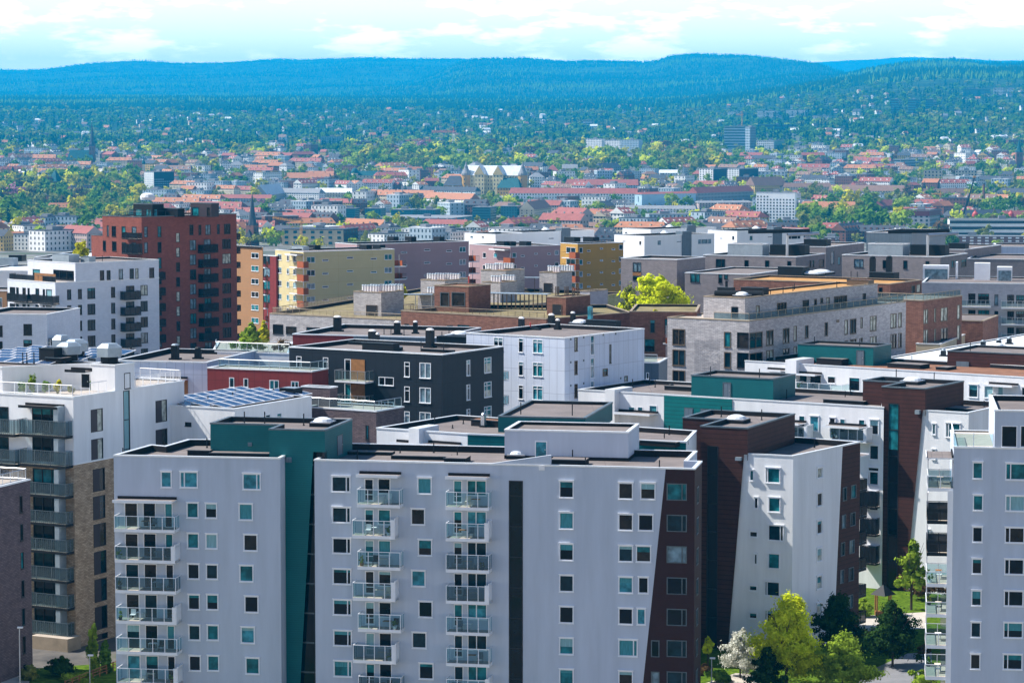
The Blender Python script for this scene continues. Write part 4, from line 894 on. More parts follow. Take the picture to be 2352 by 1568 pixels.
u=edgept(b,1,173,z1+3); zp=Pd(173,604,u.y).z; o,d,l,a=b.fr(1); nin=Vector((-d.y,d.x)); Lw=u+nin*seglen(Vector((*u,zp)),nin,63)
s=sub(b,'penthouse',[Lw,u,b.poly[2],b.poly[2]+(Lw-u)],zp,z1-.1,'wbrick',par=.35)
for x0,x1,y0,y1 in((688,717,833,905),(735,762,833,905),(818,847,825,895),(893,922,822,893),(932,953,820,890),(1028,1062,815,888)): s.win(1,K4,x0,y0,x1,y1,'dark',pal='sun',blind=0)
s.win(0,K4,226,825,276,905,'dark',pal='dark'); s.win(0,K4,368,832,510,900,'dark',(.3,.66),pal='dark'); s.fin()
n0=Vector((d.y,-d.x)); P0=b.poly
b.rail([P0[0].lerp(P0[3],.06)+Vector((.4,0)),P0[0]+Vector((.4,.1)),P0[1]+Vector((0,.3))],z1,1.1,mat='framedk',glass='rail_dark'); b.box3(0,b.fr(0)[2]*.55,b.fr(0)[2]-.3,.25,.35,z1,z1+1.6,'wood','timber_screen')
b.rbox(K4,360,475,775,1.6,2.5,'zinc','zinc',z=zp-.3); b.rbox(K4,555,615,778,1.2,1.5,'zinc','zinc',z=zp-.3); b.rbox(K4,450,480,775,.8,1,'dark','dark',z=zp-.3)
for x in(590,655,705): b.pipe(K4,x,775,1.3,z=zp-.3)
b=rb('white block with two dark square windows, low at the left edge',(108,722),430,10,-60,0,'wbrick',depth=16,par=.5)
for y in(1203,1312): b.win(0,K4,162,y,220,y+78,'dark',(.65,),pal='dark'); b.win(0,K4,-30,y+10,18,y+88,'dark',pal='dark')
b.finish(); b.balm(1,.4,3.2,b.z1-5.2,b.z1-3.9,1.6,'black',0,.2,3); b.balm(1,.4,3.2,b.z1-8.2,b.z1-6.9,1.6,'black',0,.2,3)
# red brick tower
A=Pd(325,498,533); z1=A.z
RT=b=Bld('apartment_tower','tall dark red brick tower with black balconies, standing above the white block at left','apartment tower',rect(A,40,235,543),z1,0,'rbrick',.25,cop='copdark')
for x0,x1,y0,y1,dy,n,pal,m in((993,1018,533,605,108,9,'sky',(-.3,)),(1085,1112,530,605,108,9,'sky',(-.3,)),(1212,1238,575,640,101.5,9,'sun',(-.3,)),(1305,1332,520,590,101,1,'sky',(-.3,)),(1307,1350,625,695,101,8,'sky',(.55,)),(1367,1387,520,590,0,1,'dark',()),(1415,1450,520,588,0,1,'sky',(.5,)),(1495,1513,515,583,0,1,'dark',()),(1543,1587,513,583,0,1,'pale',(.5,)),(1531,1590,617,685,101.5,8,'sun',(.35,.7))):
    b.win(1,K4,x0,y0,x1,y1,'dark',m,pal,n,dy,.6,blind=.1)
for k in range(8): b.win(1,K4,1405+k,620+101*k,1452+k,700+101*k,'dark',(.5,),'sky',blind=0); b.balcony(1,K4,1397+1.2*k,1504+1.2*k,655+101*k,714+101*k,1.5,'black',0,.25,4)
for k in range(6): b.balcony(1,K4,1092,1142+k,845+108*k,900+108*k,1.4,'black',0,.25,3)
for x0,x1,y0,y1 in((737,750,525,598),(770,800,528,600),(838,865,530,605),(908,940,533,608),(685,730,628,698),(772,803,633,700),(840,868,640,712),(908,940,642,712)): b.win(0,K4,x0,y0,x1,y1,'dark',pal='dark' if x0 in(685,772) else 'sky',blind=0)
b.balcony(0,K4,838,946,573,622,1.4,'black',0,.2,3); b.balcony(0,K4,838,948,650,724,1.4,'black',0,.2,3); b.finish()
for k in range(9): b.balm(2,.5,4.5,z1-5.4-3*k,z1-4.1-3*k,1.6,'black',0,.25,3,False)
zz=zr=b.zr()
o=b.poly; P=Pd(220,540,o[0].y+1); s=sub(b,'lower_wing',[o[0]+Vector((-2.8,3.2)),o[0]+Vector((.05,.15)),o[0]+Vector((4,6)),o[0]+Vector((1,9))],P.z,0,'rbrick',par=.2,cop='copdark'); s.fin()
b.rail([o[0]+Vector((.6,.2)),o[1]+Vector((0,.6)),o[2]+Vector((-.6,.1))],z1,1.0,mat='framedk',glass=None,step=2)
def rhut(xL,xA,xR,yt,mat,wm,nm='roof_hut'):
    B=Pz(*K(K4,xA,470),zz); A=Pd(*K(K4,xA,yt),B.y+3); s=sub(b,nm,rect(A,40,K(K4,xL,0)[0],K(K4,xR,0)[0]),A.z,zz,wm,'roofdk','copdark',.1); return s
s=rhut(918,1050,1128,378,'dark','dark'); s.win(0,K4,932,410,978,470,'dark',glass='gl_teal',blind=0); s.win(0,K4,1003,412,1043,470,'dark',(.5,),glass='gl_teal',blind=0); s.win(1,K4,1060,412,1085,470,'dark',glass='gl_blue',blind=0); s.fin()
s=rhut(1128,1225,1272,408,'dark','dark'); s.fin(); s=rhut(1312,1455,1508,372,'gbrick2','panelbr'); s.win(0,K4,1322,398,1370,470,'dark',glass='gl_teal',blind=0); s.win(0,K4,1425,400,1448,470,'dark',blind=0,pal='dark'); s.fin()
T,p=b.T(K4,1005,455,zz); 
mb=MB(); p2=Pz(*K(K4,1007,380),z1+2.9)
for r0,r1,z0_,z1_ in((1.5,1.6,0,.5),(1.6,1.3,.5,1.1),(1.3,.5,1.1,1.4)): mb.cyl(frameT((p.x,p.y+3,z1+2.9),0),0,0,z0_,z1_,r0,r1,'whiteroof',14)
mb.build('roof_vent',b.e,True); b.dome(K4,1195,462,1.6,z=zz)
# coloured blocks
def slots(b,i,c,L,n,dy,h=12):
    for x0,x1,y in L: b.win(i,c,x0,y,x1,y+h,'slim',pal='shade',n=n,dy=dy,blind=0)
b=rb('orange rendered block right of the red brick tower',(603,567),575,50,500,604.5,'orange',left=14,par=.4)
b.win(0,K4,1732,712,1782,750,'slim',(.5,),n=7,dy=89.5); b.finish()
for k in range(6): b.balm(1,.05,.9,b.z1-4.6-2.95*k,b.z1-3.2-2.95*k,.8,'orange',0,.2,2,False)
b=rb('dark red stair link with a glazed bay, between the orange and yellow blocks',(634,588),610,50,560,640,'redp',left=12,par=.3); 
for k in range(5): b.win(0,K4,1815,640+88*k,1860,700+88*k,'dark',(.5,),pal='sky')
b.finish()
b=rb('yellow rendered block with a sunlit end, corner balconies and strip windows',(697,578),600,57,632,906,'yellow',par=.35)
for x0,x1,y in((1912,1940,722),(1976,1994,730),(2020,2042,734)): b.win(0,K4,x0,y,x1,y+40,'slim',(.6,),n=5,dy=90.5)
for k in range(5): b.balcony(0,K4,1993,2092,770+90.5*k,818+90.5*k,1.3,'orange',0,.2,3)
b.win(1,K4,2113,740,2170,780,'slim',(.5,),n=5,dy=91,pal='sky'); b.win(1,K5,297,722,348,760,'slim',(.5,),n=5,dy=90,pal='sky'); slots(b,1,K4,((2220,2262,758),),5,91); slots(b,1,K5,((38,82,740),(202,243,747)),5,92); b.finish(); YB=b
b.awnm(0,b.fr(0)[2]-6,b.fr(0)[2]-.2,b.z1-.9,1.6); 
for k in range(5): b.balm(2,.1,3.4,b.z1-4.2-2.95*k,b.z1-2.8-2.95*k,3.2,'orange',0,.2,3,False)
for x in(148,240): b.rbox(K5,x-25,x+25,688,1.1,1.5,'dark','dark')
b.rbox(K4,2010,2090,690,.9,1.5,'zinc','zinc'); b.rbox(K4,2120,2170,690,1.1,1.5,'dark','dark')
b=rb('mauve rendered block behind the yellow block',(820,561),630,55,800,1077,'mauve',left=10,par=.4)
b.win(1,K5,813,672,858,707,'slim',(.5,),n=4,dy=86,pal='sky'); slots(b,1,K5,((410,452,705),(570,612,687),(722,762,694)),4,88,11); b.finish()
for k in range(5): b.balm(2,.1,3.2,b.z1-5.2-2.9*k,b.z1-3.7-2.9*k,3.2,'orange',0,.2,3,False)
for x in(338,460,655): b.rbox(K5,x-22,x+22,640,1.4,1.5,'dark','dark')
b=rb('mauve rendered block with a recessed balcony column, between the yellow and ochre blocks',(1172,566),650,55,1078,1287,'mauve',par=.35)
b.win(0,K5,975,710,998,748,'slim',n=3,dy=86); b.win(0,K5,1050,714,1074,745,'slim',n=3,dy=86); b.win(1,K5,1177,712,1206,745,'slim',n=3,dy=84,pal='sky'); b.win(1,K5,1470,695,1497,726,'slim',n=3,dy=82,pal='sky'); slots(b,1,K5,((1237,1262,728),(1330,1352,712),(1420,1442,714)),3,83,11)
for k in range(3): b.balcony(0,K5,1058,1166,745+86*k,790+86*k,1.2,'orange',0,.2,3)
b.finish(); b.awnm(0,b.fr(0)[2]-7,b.fr(0)[2]-.2,b.z1-1,1.6)
for x in(1095,1145,1250): b.rbox(K5,x-25,x+25,672,1.4,1.5,'dark','dark')
b=rb('ochre rendered block with orange corner balconies, right of the mauve blocks',(1327,560),675,55,1287,1432,'ochre',par=.4)
b.win(1,K5,1638,677,1663,712,'slim',n=5,dy=82,pal='sky'); b.win(1,K5,1913,657,1941,690,'slim',n=5,dy=82,pal='sky'); slots(b,1,K5,((1693,1716,693),(1782,1802,677),(1863,1885,682)),5,82,11)
for k in range(4): b.win(0,K5,1550,675+82*k,1612,715+82*k,'slim',(.5,),pal='dark'); b.balcony(0,K5,1518,1614,707+82*k,752+82*k,1.3,'orange',0,.2,3)
b.finish()
for x in(1575,1705): b.rbox(K5,x-40,x+30,642,1.5,2,'dark','dark')
# white far blocks
def wblock(lab,A,Y,uL,uR,wins0,wins1,slab=None,yaw=50,z0=0):
    b=rb(lab,A,Y,yaw,uL,uR,'whitefar',par=.5,cop='coping',z0=z0)
    for c,x0,y0,x1,y1 in wins0: b.win(0,c,x0,y0,x1,y1,'slim',blind=0,pal='sun')
    for c,x0,y0,x1,y1 in wins1: b.win(1,c,x0,y0,x1,y1,'slim',(.25,.75) if x1-x0>60 else (),blind=0,pal='sky')
    b.finish()
    if slab:
        s0=b.sz(1,slab[0],A[1])[0]; s1=b.sz(1,slab[1],A[1])[0]; b.box3(1,s0,s1,-.25,2.5,b.z1-10,b.z1+.9,'bluegrey','stair_shaft')
    p=b.poly[0].lerp(b.poly[2],.5); mb=MB(); T=frameT((p.x,p.y,b.zr()),.6); mb.box(T,-1.5,1.5,-1.5,1.5,0,.8,'dark'); mb.cyl(T,0,0,.8,1.5,1.3,.4,'whiteroof',10); mb.build('skylight_dome',b.e); return b
wblock('low white block with a grey stair, far left of the three bright white blocks',(1138,538),745,1067,1200,[(K5,888,595,908,612),(K5,965,598,985,612)],[])
wblock('bright white block with a dark stair shaft, behind the two mauve blocks',(1200,534),760,1140,1365,[(K5,1078,600,1098,630),(K5,1140,625,1163,632),(K5,1222,612,1236,640)],[(K5,1428,610,1465,618),(K5,1640,602,1680,612)],(1289,1309))
wblock('bright white block with a dark stair shaft, directly behind the ochre block',(1480,542),735,1411,1641,[(K5,1935,625,1960,632),(K5,2052,630,2068,660)],[(K5,2178,627,2203,660),(K5,2310,632,2345,640),(K6,105,618,197,652)],(1566,1587))
wblock('bright white block set behind the ochre block, upper of the pair',(1494,527),800,1430,1645,[(K5,1952,568,1972,580)],[],(1577,1597))
wblock('bright white block with a dark stair shaft, right end of the white group',(1693,531),760,1626,1846,[(K6,255,608,273,615),(K6,340,595,356,625)],[(K6,460,595,483,628),(K6,585,600,617,607),(K6,728,587,812,618)],(1775,1795))
# dark grey brick group
b=rb('grey brick block with a tall dark window and a sunlit lime tree before it',(1555,596),520,30,1426,1620,'gbrick2',par=.4); b.win(0,K5,2008,780,2066,842,'dark',(.5,),pal='sky',blind=0); b.win(0,K5,2008,872,2066,902,'dark',pal='dark'); b.finish(); o,d,l,a=b.fr(0); a_,b_,z0,z1_=b.rect(0,K5,2008,846,2066,870); b.box3(0,a_,b_,-.05,-.004,z0,z1_,'wood','timber_cladding')
b=rb('lower front of the left grey brick pair, with one wide and two slit windows',(1723,630),508,27,1573,1830,'gbrick2',par=.3); b.win(0,K6,52,853,117,915,'dark',(.5,),pal='sky',blind=0); b.win(0,K6,246,858,272,922,'dark',pal='dark'); b.win(0,K6,285,858,312,895,'dark',pal='dark'); b.finish()
for lab,A,uL,uR,ox in(('grey brick top floor carrying a zinc plant room, left of a matching pair',(1828,590),1615,1896,0),('grey brick top floor carrying a zinc plant room, right of a matching pair',(2160,590),1934,2222,982)):
    b=rb(lab,A,545,27,uL,uR,'gbrick2',par=.4)
    for x0,x1,y0,y1,m in((228,292,755,812,1),(425,455,763,820,0),(567,596,765,822,0),(720,748,770,825,0)): b.win(0,K6,x0+ox*.97,y0,x1+ox*.97,y1,'dark',(.6,) if m else (),pal='sky' if m or x0==567 else 'dark',blind=0)
    for x0,x1 in((870,885),(892,906),(938,972)): b.win(1,K6,x0+ox,765-(x0-870)*.08,x1+ox,815-(x0-870)*.08,'dark',pal='dark')
    b.finish()
    s=sub(b,'plant_room',rect(Pd(1568+(550+ox*.985)/3,343+654/3,556),27,1568+(310+ox*.985)/3,1568+(598+ox*.985)/3),Pd(0,343+654/3,556).z,b.zr(),'zinc',par=.1,roof='zinc'); s.fin()
    b.rbox(K6,600+ox*.985,840+ox*.985,728,2.2,3,'dark','dark','air_handler'); mb=MB(); T,p=b.T(K6,720+ox*.985,735); mb.tube(p,p+Vector((0,0,4.4)),.3,'steel',8); mb.tube(p+Vector((0,0,4.4)),p+Vector((7,4,4.6)),.35,'steel',8); mb.tube(p+Vector((-8,2,5.0)),p+Vector((5,3,5.2)),.4,'dark',8); mb.build('air_duct',b.e)
b=rb('dark grey brick block with a tall window, right behind the left plant room',(1897,567),590,27,1780,1985,'gbrick2',par=.3); b.win(1,K6,1020,702,1044,792,'dark',(),pal='sky'); b.win(1,K6,1070,740,1086,795,'dark',pal='dark'); b.finish(); b.rbox(K6,835,990,668,1.6,3,'dark','dark')
b=rb('dark grey brick block right behind the right plant room',(2216,573),600,27,2120,2300,'gbrick2',par=.3); b.win(1,K6,1998,730,2024,750,'dark',pal='dark'); b.finish(); b.rbox(K6,1830,1945,695,1.6,3,'dark','dark')
b=rb('dark green glazed flat block behind the grey brick pair',(2095,535),640,27,1990,2172,'bluegrey',par=.3); b.finish()
b=rb('low grey flat-roofed block at the right edge behind the balconied block',(2400,596),590,15,2222,0,'gbrick2',depth=25,par=.3); b.win(0,K6,2085,715,2110,735,'slim'); b.finish()
b=rb('pale blue panel block at the far right edge',(2420,567),640,8,2290,0,'wpanel',depth=20,par=.3); b.finish()
# balconied pale brick block at the right edge
b=rb('pale grey brick block with long white balconies and glass roof boxes at right',(2420,652),485,12,2118,0,'gbrick3',depth=22,par=.25)
for k in range(3):
    y=113*k
    for x0,x1 in((1968,2018),(2035,2112),(2236,2284),(2297,2352)): b.win(0,K6,x0,993+y+(x0-1968)*.03,x1,1060+y,'dark',(.33,.66),pal='dark')
    b.win(0,K6,2148,1000+y,2175,1075+y,'dark',(),pal='sky')
    b.balcony(0,K6,1922,2122,1038+y,1090+y,2.0,'grey',0,.25,6); b.balcony(0,K6,2195,2420,1045+y,1100+y,2.0,'grey',0,.25,6)
b.finish()
for x0,x1,y,h in((1655,1830,893,2.6),(1880,1892,893,3.2),(2008,2115,900,3.2),(2165,2268,905,2.6)): b.rbox(K6,x0,x1,y,h,3,'frame','frame','roof_box'); 
for x0,x1,y,h in((1668,1825,893,2.0),(2175,2262,905,2.0)): b.rbox(K6,x0,x1,y+2,h,.2,'gl_sky','frame','roof_glazing')
b=rb('low brown brick block in front of the balconied pale brick block',(2258,737),450,20,2190,2293,'bbrick',par=.1,cop='brcop',left=10); b.finish()
b=rb('low tan wall block before the brown brick block, above the pale membrane roof',(2160,790),430,20,2153,2217,'cream',left=4,par=.1); b.finish()

b=rb('low white flat-roofed block between the black-windowed white block and the red brick tower',(222,592),650,8,78,0,'whitefar',depth=34,par=.4,roof='whiteroof'); b.finish()
b=rb('pale low block with a white roof at the left edge, behind the white block',(62,622),600,12,-70,0,'whitefar',depth=26,par=.3,roof='whiteroof'); b.finish(); b.rbox(D0,-10,30,612,2.0,3,'zinc','zinc'); b.rbox(D0,20,50,600,1.5,3,'dark','roofdk')
b=rb('orange rendered corner of a block at the left edge behind the white balconies',(15,668),575,20,-70,0,'orange',depth=12,par=.4); b.win(0,K4,-2,1020,14,1090,'slim'); b.finish()
b=rb('grey flat-roofed block at the left edge, below the red roofs',(40,600),720,10,-60,0,'w0',depth=30,par=.4,roof='roofdk') if False else None
# ============================================================ terrain
YB=np.array([-1e4,700,1300,1900,2600,3100,3600,4300,5000,6300,7500,9500,12000,33000.])
ZL=np.array([0,0,-20,-30,-30,-24,-4,13,25,50,92,140,190,480.]); ZR=np.array([0,0,-20,-30,-30,-24,-4,13,40,105,165,265,300,480.])
def base(X,Y):
    Y=np.asarray(Y,float); u=CX+F*np.asarray(X,float)/np.maximum(Y,200)
    t=np.clip((u-1450)/750,0,1); t=t*t*(3-2*t)
    return np.interp(Y,YB,ZL)*(1-t)+np.interp(Y,YB,ZR)*t
HILLS=[ # crest distance, front width, back width, profile in picture columns/rows
 (25000,11000,5000,[(-900,170),(0,160),(45,163),(130,158),(180,150),(230,146),(320,143),(400,147),(490,147),(560,143),(640,136),(700,139),(760,136),(850,133),(900,135),(1060,136),(1200,150),(1500,190),(3200,230)]),
 (19500,8000,3000,[(-900,260),(700,236),(860,212),(1000,172),(1060,143),(1100,137),(1220,136),(1300,143),(1340,140),(1500,146),(1518,138),(1540,130),(1600,125),(1700,128),(1760,133),(1830,143),(1880,153),(1930,176),(2050,215),(3200,260)]),
 (15000,4800,3000,[(-900,300),(1700,250),(1850,205),(1930,180),(2000,162),(2100,150),(2170,143),(2200,144),(2260,150),(2352,156),(2600,170),(3200,190)]),
 (31000,8000,3000,[(-900,240),(1500,190),(1830,145),(1950,139),(2020,137),(2060,132),(2090,131),(2130,133),(2200,136),(2290,141),(2352,141),(3200,150)]),
 (31000,4000,3000,[(-900,160),(90,164),(140,158),(200,160),(400,180),(3200,240)])]
def rayz(u,v,Y):
    a=(CY-v)/F; dy=math.cos(PT)+a*math.sin(PT); dz=-math.sin(PT)+a*math.cos(PT); return CZ+dz/dy*Y
def noise2(x,y,seed,n=5,k0=1.0):
    g=np.random.default_rng(seed); z=0; amp=1; k=k0
    for i in range(n):
        for j in range(3):
            a=g.uniform(0,6.28); ph=g.uniform(0,6.28); z=z+amp*np.sin((x*np.cos(a)+y*np.sin(a))*k+ph)/3
        amp*=.55; k*=1.9
    return z
def height(X,Y,hills=True):
    X=np.asarray(X,float); Y=np.asarray(Y,float); z=base(X,Y); u=CX+F*X/np.maximum(Y,200)
    far=np.clip((Y-5200)/3000,0,1); z=z+far*noise2(X,Y,3,4,.004)*9
    for i,(Yc,wf,wb,pr) in enumerate(HILLS if hills else ()):
        pu=[p[0] for p in pr]; pv=[p[1] for p in pr]
        v=np.interp(u,pu,pv); v=(v+np.interp(u+14,pu,pv)+np.interp(u-14,pu,pv))/3
        zc=rayz(u,v,Yc)-9; t=np.where(Y<Yc,(Yc-Y)/wf,(Y-Yc)/wb); w=np.clip(1-t,0,1); w=w*w*(3-2*w)
        
        slope=noise2(X,Y,20+i,4,.0022)*26*np.clip(t*4,0,1)*np.clip((1-t)*4,0,1)
        z=np.maximum(z,base(X,Y)+(zc-base(X,Yc+0*Y))*w+slope)
    return z
ys=np.concatenate([[-3000,-1500,-600],np.linspace(-250,1000,26)[:-1],np.geomspace(1000,34500,380)]); NU=300
us=np.linspace(-1,1,NU)
YY,UU=np.meshgrid(ys,us,indexing='ij'); XX=UU*(420+.285*np.maximum(YY,0)+np.maximum(-YY-200,0)); ZZ=height(XX,YY)
nv=YY.size; V=np.stack([XX,YY,ZZ],-1).reshape(-1,3); idx=np.arange(nv).reshape(YY.shape)
Q=np.stack([idx[:-1,:-1],idx[:-1,1:],idx[1:,1:],idx[1:,:-1]],-1).reshape(-1,4)
def npmesh(name,V,Q,mats,mi=None,smooth=False):
    me=bpy.data.meshes.new(name); me.vertices.add(len(V)); me.vertices.foreach_set('co',np.ascontiguousarray(V,np.float32).ravel())
    n=Q.shape[1]; me.loops.add(Q.size); me.loops.foreach_set('vertex_index',np.ascontiguousarray(Q,np.int32).ravel())
    me.polygons.add(len(Q)); me.polygons.foreach_set('loop_start',np.arange(0,Q.size,n,dtype=np.int32))
    for m in mats: me.materials.append(MAT[m] if isinstance(m,str) else m)
    if mi is not None: me.polygons.foreach_set('material_index',np.ascontiguousarray(mi,np.int32))
    if smooth: me.polygons.foreach_set('use_smooth',np.ones(len(Q),bool))
    me.update(calc_edges=True); me.validate(); return me
def terrain_mat():
    m=bpy.data.materials.new('terrain'); m.use_nodes=True; nt=m.node_tree; p=nt.nodes['Principled BSDF']; p.inputs['Roughness'].default_value=.95; p.inputs['Specular IOR Level'].default_value=.1
    L=nt.links.new; g=nd(nt,'ShaderNodeNewGeometry'); sp=nd(nt,'ShaderNodeSeparateXYZ'); L(g.outputs['Position'],sp.inputs[0])
    def ramp(scale,stops,det=6,rough=.7):
        n=nd(nt,'ShaderNodeTexNoise',Scale=scale,Detail=float(det),Roughness=rough); L(g.outputs['Position'],n.inputs['Vector']); r=nd(nt,'ShaderNodeValToRGB')
        e=r.color_ramp.elements; e[0].position,e[0].color=stops[0][0],(*stops[0][1],1); e[1].position,e[1].color=stops[-1][0],(*stops[-1][1],1)
        for q,c in stops[1:-1]: x=e.new(q); x.color=(*c,1)
        L(n.outputs[0],r.inputs[0]); return r.outputs[0]
    near=ramp(.05,[(.35,(.05,.05,.052)),(.5,(.13,.12,.11)),(.62,(.045,.08,.015))])
    city=ramp(.012,[(.35,(.05,.08,.02)),(.48,(.12,.12,.11)),(.56,(.22,.21,.20)),(.66,(.09,.13,.03))])
    wood=ramp(.006,[(.36,(.008,.022,.012)),(.5,(.018,.04,.018)),(.6,(.05,.085,.025)),(.72,(.09,.11,.05))],8,.75)
    def mixby(a,b,y0,y1):
        mr=nd(nt,'ShaderNodeMapRange'); mr.inputs[1].default_value=y0; mr.inputs[2].default_value=y1; L(sp.outputs[1],mr.inputs[0])
        x=nd(nt,'ShaderNodeMix',data_type='RGBA'); L(mr.outputs[0],x.inputs[0]); L(a,x.inputs[6]); L(b,x.inputs[7]); return x.outputs[2]
    c=mixby(mixby(near,city,700,1500),wood,4300,6000); L(c,p.inputs['Base Color']); MAT['terrain']=m
terrain_mat()
o=bpy.data.objects.new('ground',npmesh('ground',V,Q,['terrain'],smooth=True)); COL.objects.link(o); tag(o,None,None,None,'structure')
def site(u,v):
    d=ray(u,v); k=np.geomspace(600,11000,900); zr=CZ+d.z/d.y*k; zt=height(d.x/d.y*k,k,False)
    h=np.nonzero(zt>=zr)[0]; i=h[0] if len(h) else len(k)-1
    return Vector((d.x/d.y*k[i],k[i],float(zt[i])))

# ============================================================ trees
def leafcloud(c,rad,n,size,seed,clumps=0,flat=.0,shell=.55):
    g=np.random.default_rng(seed)
    if clumps:
        d=g.normal(size=(clumps,3)); d/=np.linalg.norm(d,axis=1)[:,None]; cc=d*(g.uniform(shell,1,(clumps,1))); cr=g.uniform(.16,.34,clumps)
        k=g.integers(0,clumps,n); P=cc[k]+g.normal(size=(n,3))*cr[k][:,None]*.62
    else:
        d=g.normal(size=(n,3)); d/=np.linalg.norm(d,axis=1)[:,None]; P=d*(g.uniform(shell**3,1,(n,1))**(1/3))
    nr=P/np.maximum(np.linalg.norm(P,axis=1)[:,None],1e-6)*.8+g.normal(size=(n,3))*.42
    if clumps: q=P-cc[k]; nr=nr+q/np.maximum(np.linalg.norm(q,axis=1)[:,None],1e-6)*.5
    nr/=np.linalg.norm(nr,axis=1)[:,None]
    P=P*np.array(rad)+np.array(c)
    a=np.cross(nr,g.normal(size=(n,3))); a/=np.linalg.norm(a,axis=1)[:,None]; b=np.cross(nr,a)
    s=size*g.uniform(.6,1.4,(n,1)); a*=s; b*=s*.7
    return np.stack([P-a-b*.3,P-b,P+a+b*.2,P+b],1).reshape(-1,3)
def leafcone(h0,h1,r,n,size,seed):
    g=np.random.default_rng(seed); t=g.uniform(0,1,n)**.7; z=h1-(h1-h0)*t; th=g.uniform(0,6.28,n); rr=r*t*(.75+.35*g.random(n))*(1-.25*((t*9)%1))
    P=np.stack([rr*np.cos(th),rr*np.sin(th),z],1); a=np.stack([np.cos(th),np.sin(th),-.5+0*th],1); b=np.stack([-np.sin(th),np.cos(th),0*th],1)
    s=size*g.uniform(.6,1.4,(n,1)); a=a*s; b=b*s*.6
    return np.stack([P-a-b*.3,P-b,P+a+b*.2,P+b],1).reshape(-1,3)
def quads(n): return np.arange(n*4).reshape(-1,4)
def trunk_mb(h,r,branches,seed,spread):
    g=random.Random(seed); mb=MB(); mb.cyl(I4,0,0,0,h*.55,r,r*.6,'bark',7)
    for k in range(branches):
        a=g.uniform(0,6.28); z=h*g.uniform(.3,.55); L=spread*g.uniform(.5,.9); e=Vector((L*math.cos(a),L*math.sin(a),z+h*g.uniform(.2,.4)))
        mb.tube((0,0,z),e,r*.45,'bark',5,r*.12); q=e+Vector((math.cos(a+.8)*L*.3,math.sin(a+.8)*L*.3,h*.12)); mb.tube(Vector((0,0,z)).lerp(e,.6),q,r*.22,'bark',4,r*.08)
    mb.tube((0,0,h*.5),(0.2,.1,h*.85),r*.6,'bark',6,r*.15); return mb
def neartree(name,label,u,v,top,wpx,mat,n,size,clumps=40,cat='tree',shell=.35,low=.22,conic=False,cz=0,Y=None):
    p=Pz(u,v,cz); s=p.y/F; h=(v-top)*s; w=wpx*s/2
    e=empty(name,p,label,cat); T=trunk_mb(h,max(.1,h*.02),9,int(u),w*.8); t=T.build('trunk',None); t.parent=e
    if conic: L=leafcone(h*low,h,w,n,size,int(u))
    else:
        g=np.random.default_rng(int(u)); Ls=[]; nn=9
        for k in range(nn):   # an uneven crown: overlapping limbs of foliage, narrower towards the top
            t=(k+.5)/nn; zc=h*(low+(1-low)*(.16+.70*t)); rr=w*(.74 if t<.5 else .74-.75*(t-.5)); an=k*2.4+g.uniform(-.4,.4); off=w*(.50*(1-t*.8))
            Ls.append(leafcloud((off*math.cos(an),off*math.sin(an),zc),(rr,rr,h*(1-low)*.24),n//nn,size,int(u)+k,max(6,clumps//nn),shell=shell))
        L=np.concatenate(Ls); n=len(L)//4
    c=bpy.data.objects.new('crown',npmesh('crown',L,quads(n),[mat])); COL.objects.link(c); c.parent=e; return e
neartree('deciduous_tree','bright yellow-green tree in full sun before the white wing with the slanted brown end',1806,1575,1360,165,'leaf_lime',26000,.13,180,shell=.2,low=.12)
neartree('deciduous_tree','bushy olive green tree in half shade, right of the bright yellow-green tree',1935,1582,1455,150,'leaf_spring',20000,.13,140,low=.1)
neartree('blossom_tree','white blossoming tree left of the bright yellow-green tree',1700,1556,1442,95,'leaf_blossom',9000,.11,110,shell=.2,low=.12)
neartree('pine_tree','dark small pine in front of the white blossoming tree',1762,1590,1482,90,'leaf_dark',4500,.15,50,low=.05)
neartree('young_tree','small yellow-leaved sapling beside the brown corner of the front block',1626,1530,1460,28,'leaf_lime',700,.2,16,low=.45)
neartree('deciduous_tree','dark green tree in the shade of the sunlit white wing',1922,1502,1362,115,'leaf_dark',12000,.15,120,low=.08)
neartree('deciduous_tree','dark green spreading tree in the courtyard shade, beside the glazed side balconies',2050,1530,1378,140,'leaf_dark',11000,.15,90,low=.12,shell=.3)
neartree('young_tree','slender pale green tree lit by the sun before the rear brown stair tower',2093,1400,1240,78,'leaf_spring',2000,.27,30,low=.2,shell=.2)
neartree('climbing_shrub','tall narrow green shrub growing against the brown brick wall',213,1545,1432,30,'leaf_spring',3000,.2,30,'shrub',low=.0)
neartree('climbing_shrub','darker leafy shrub right of the tall narrow green shrub on the brick wall',243,1545,1470,30,'leaf_green',2200,.2,26,'shrub',low=.0)
neartree('deciduous_tree','small dark tree in front of the ground floor balcony of the brick block',140,1552,1508,70,'leaf_dark',2600,.2,30,low=.15)
neartree('deciduous_tree','sunlit lime green tree beside the tall grey brick block window',1502,745,632,165,'leaf_lime',7500,.32,90,low=.0,cz=20)
neartree('deciduous_tree','pale bare-branched tree left of the sunlit lime green tree',1448,745,642,50,'leaf_olive',700,.25,20,low=.1,cz=20)
neartree('columnar_tree','yellow-green tree at the foot of the orange block',575,800,745,52,'leaf_spring',1500,.5,30,low=0,cz=14); neartree('columnar_tree','bright yellow bush tree left of the low grey brick block',607,795,740,28,'leaf_yellow',900,.4,20,low=0,cz=14)
neartree('deciduous_tree','bright yellow rounded tree behind the white block roof at left',184,640,559,62,'leaf_yellow',2500,.5,40,low=.1,cz=18)
neartree('roof_tree','small yellow-leaved potted tree beside the grey brick roof hut',923,700,652,24,'leaf_yellow',500,.35,14,low=.25,cz=24.6)
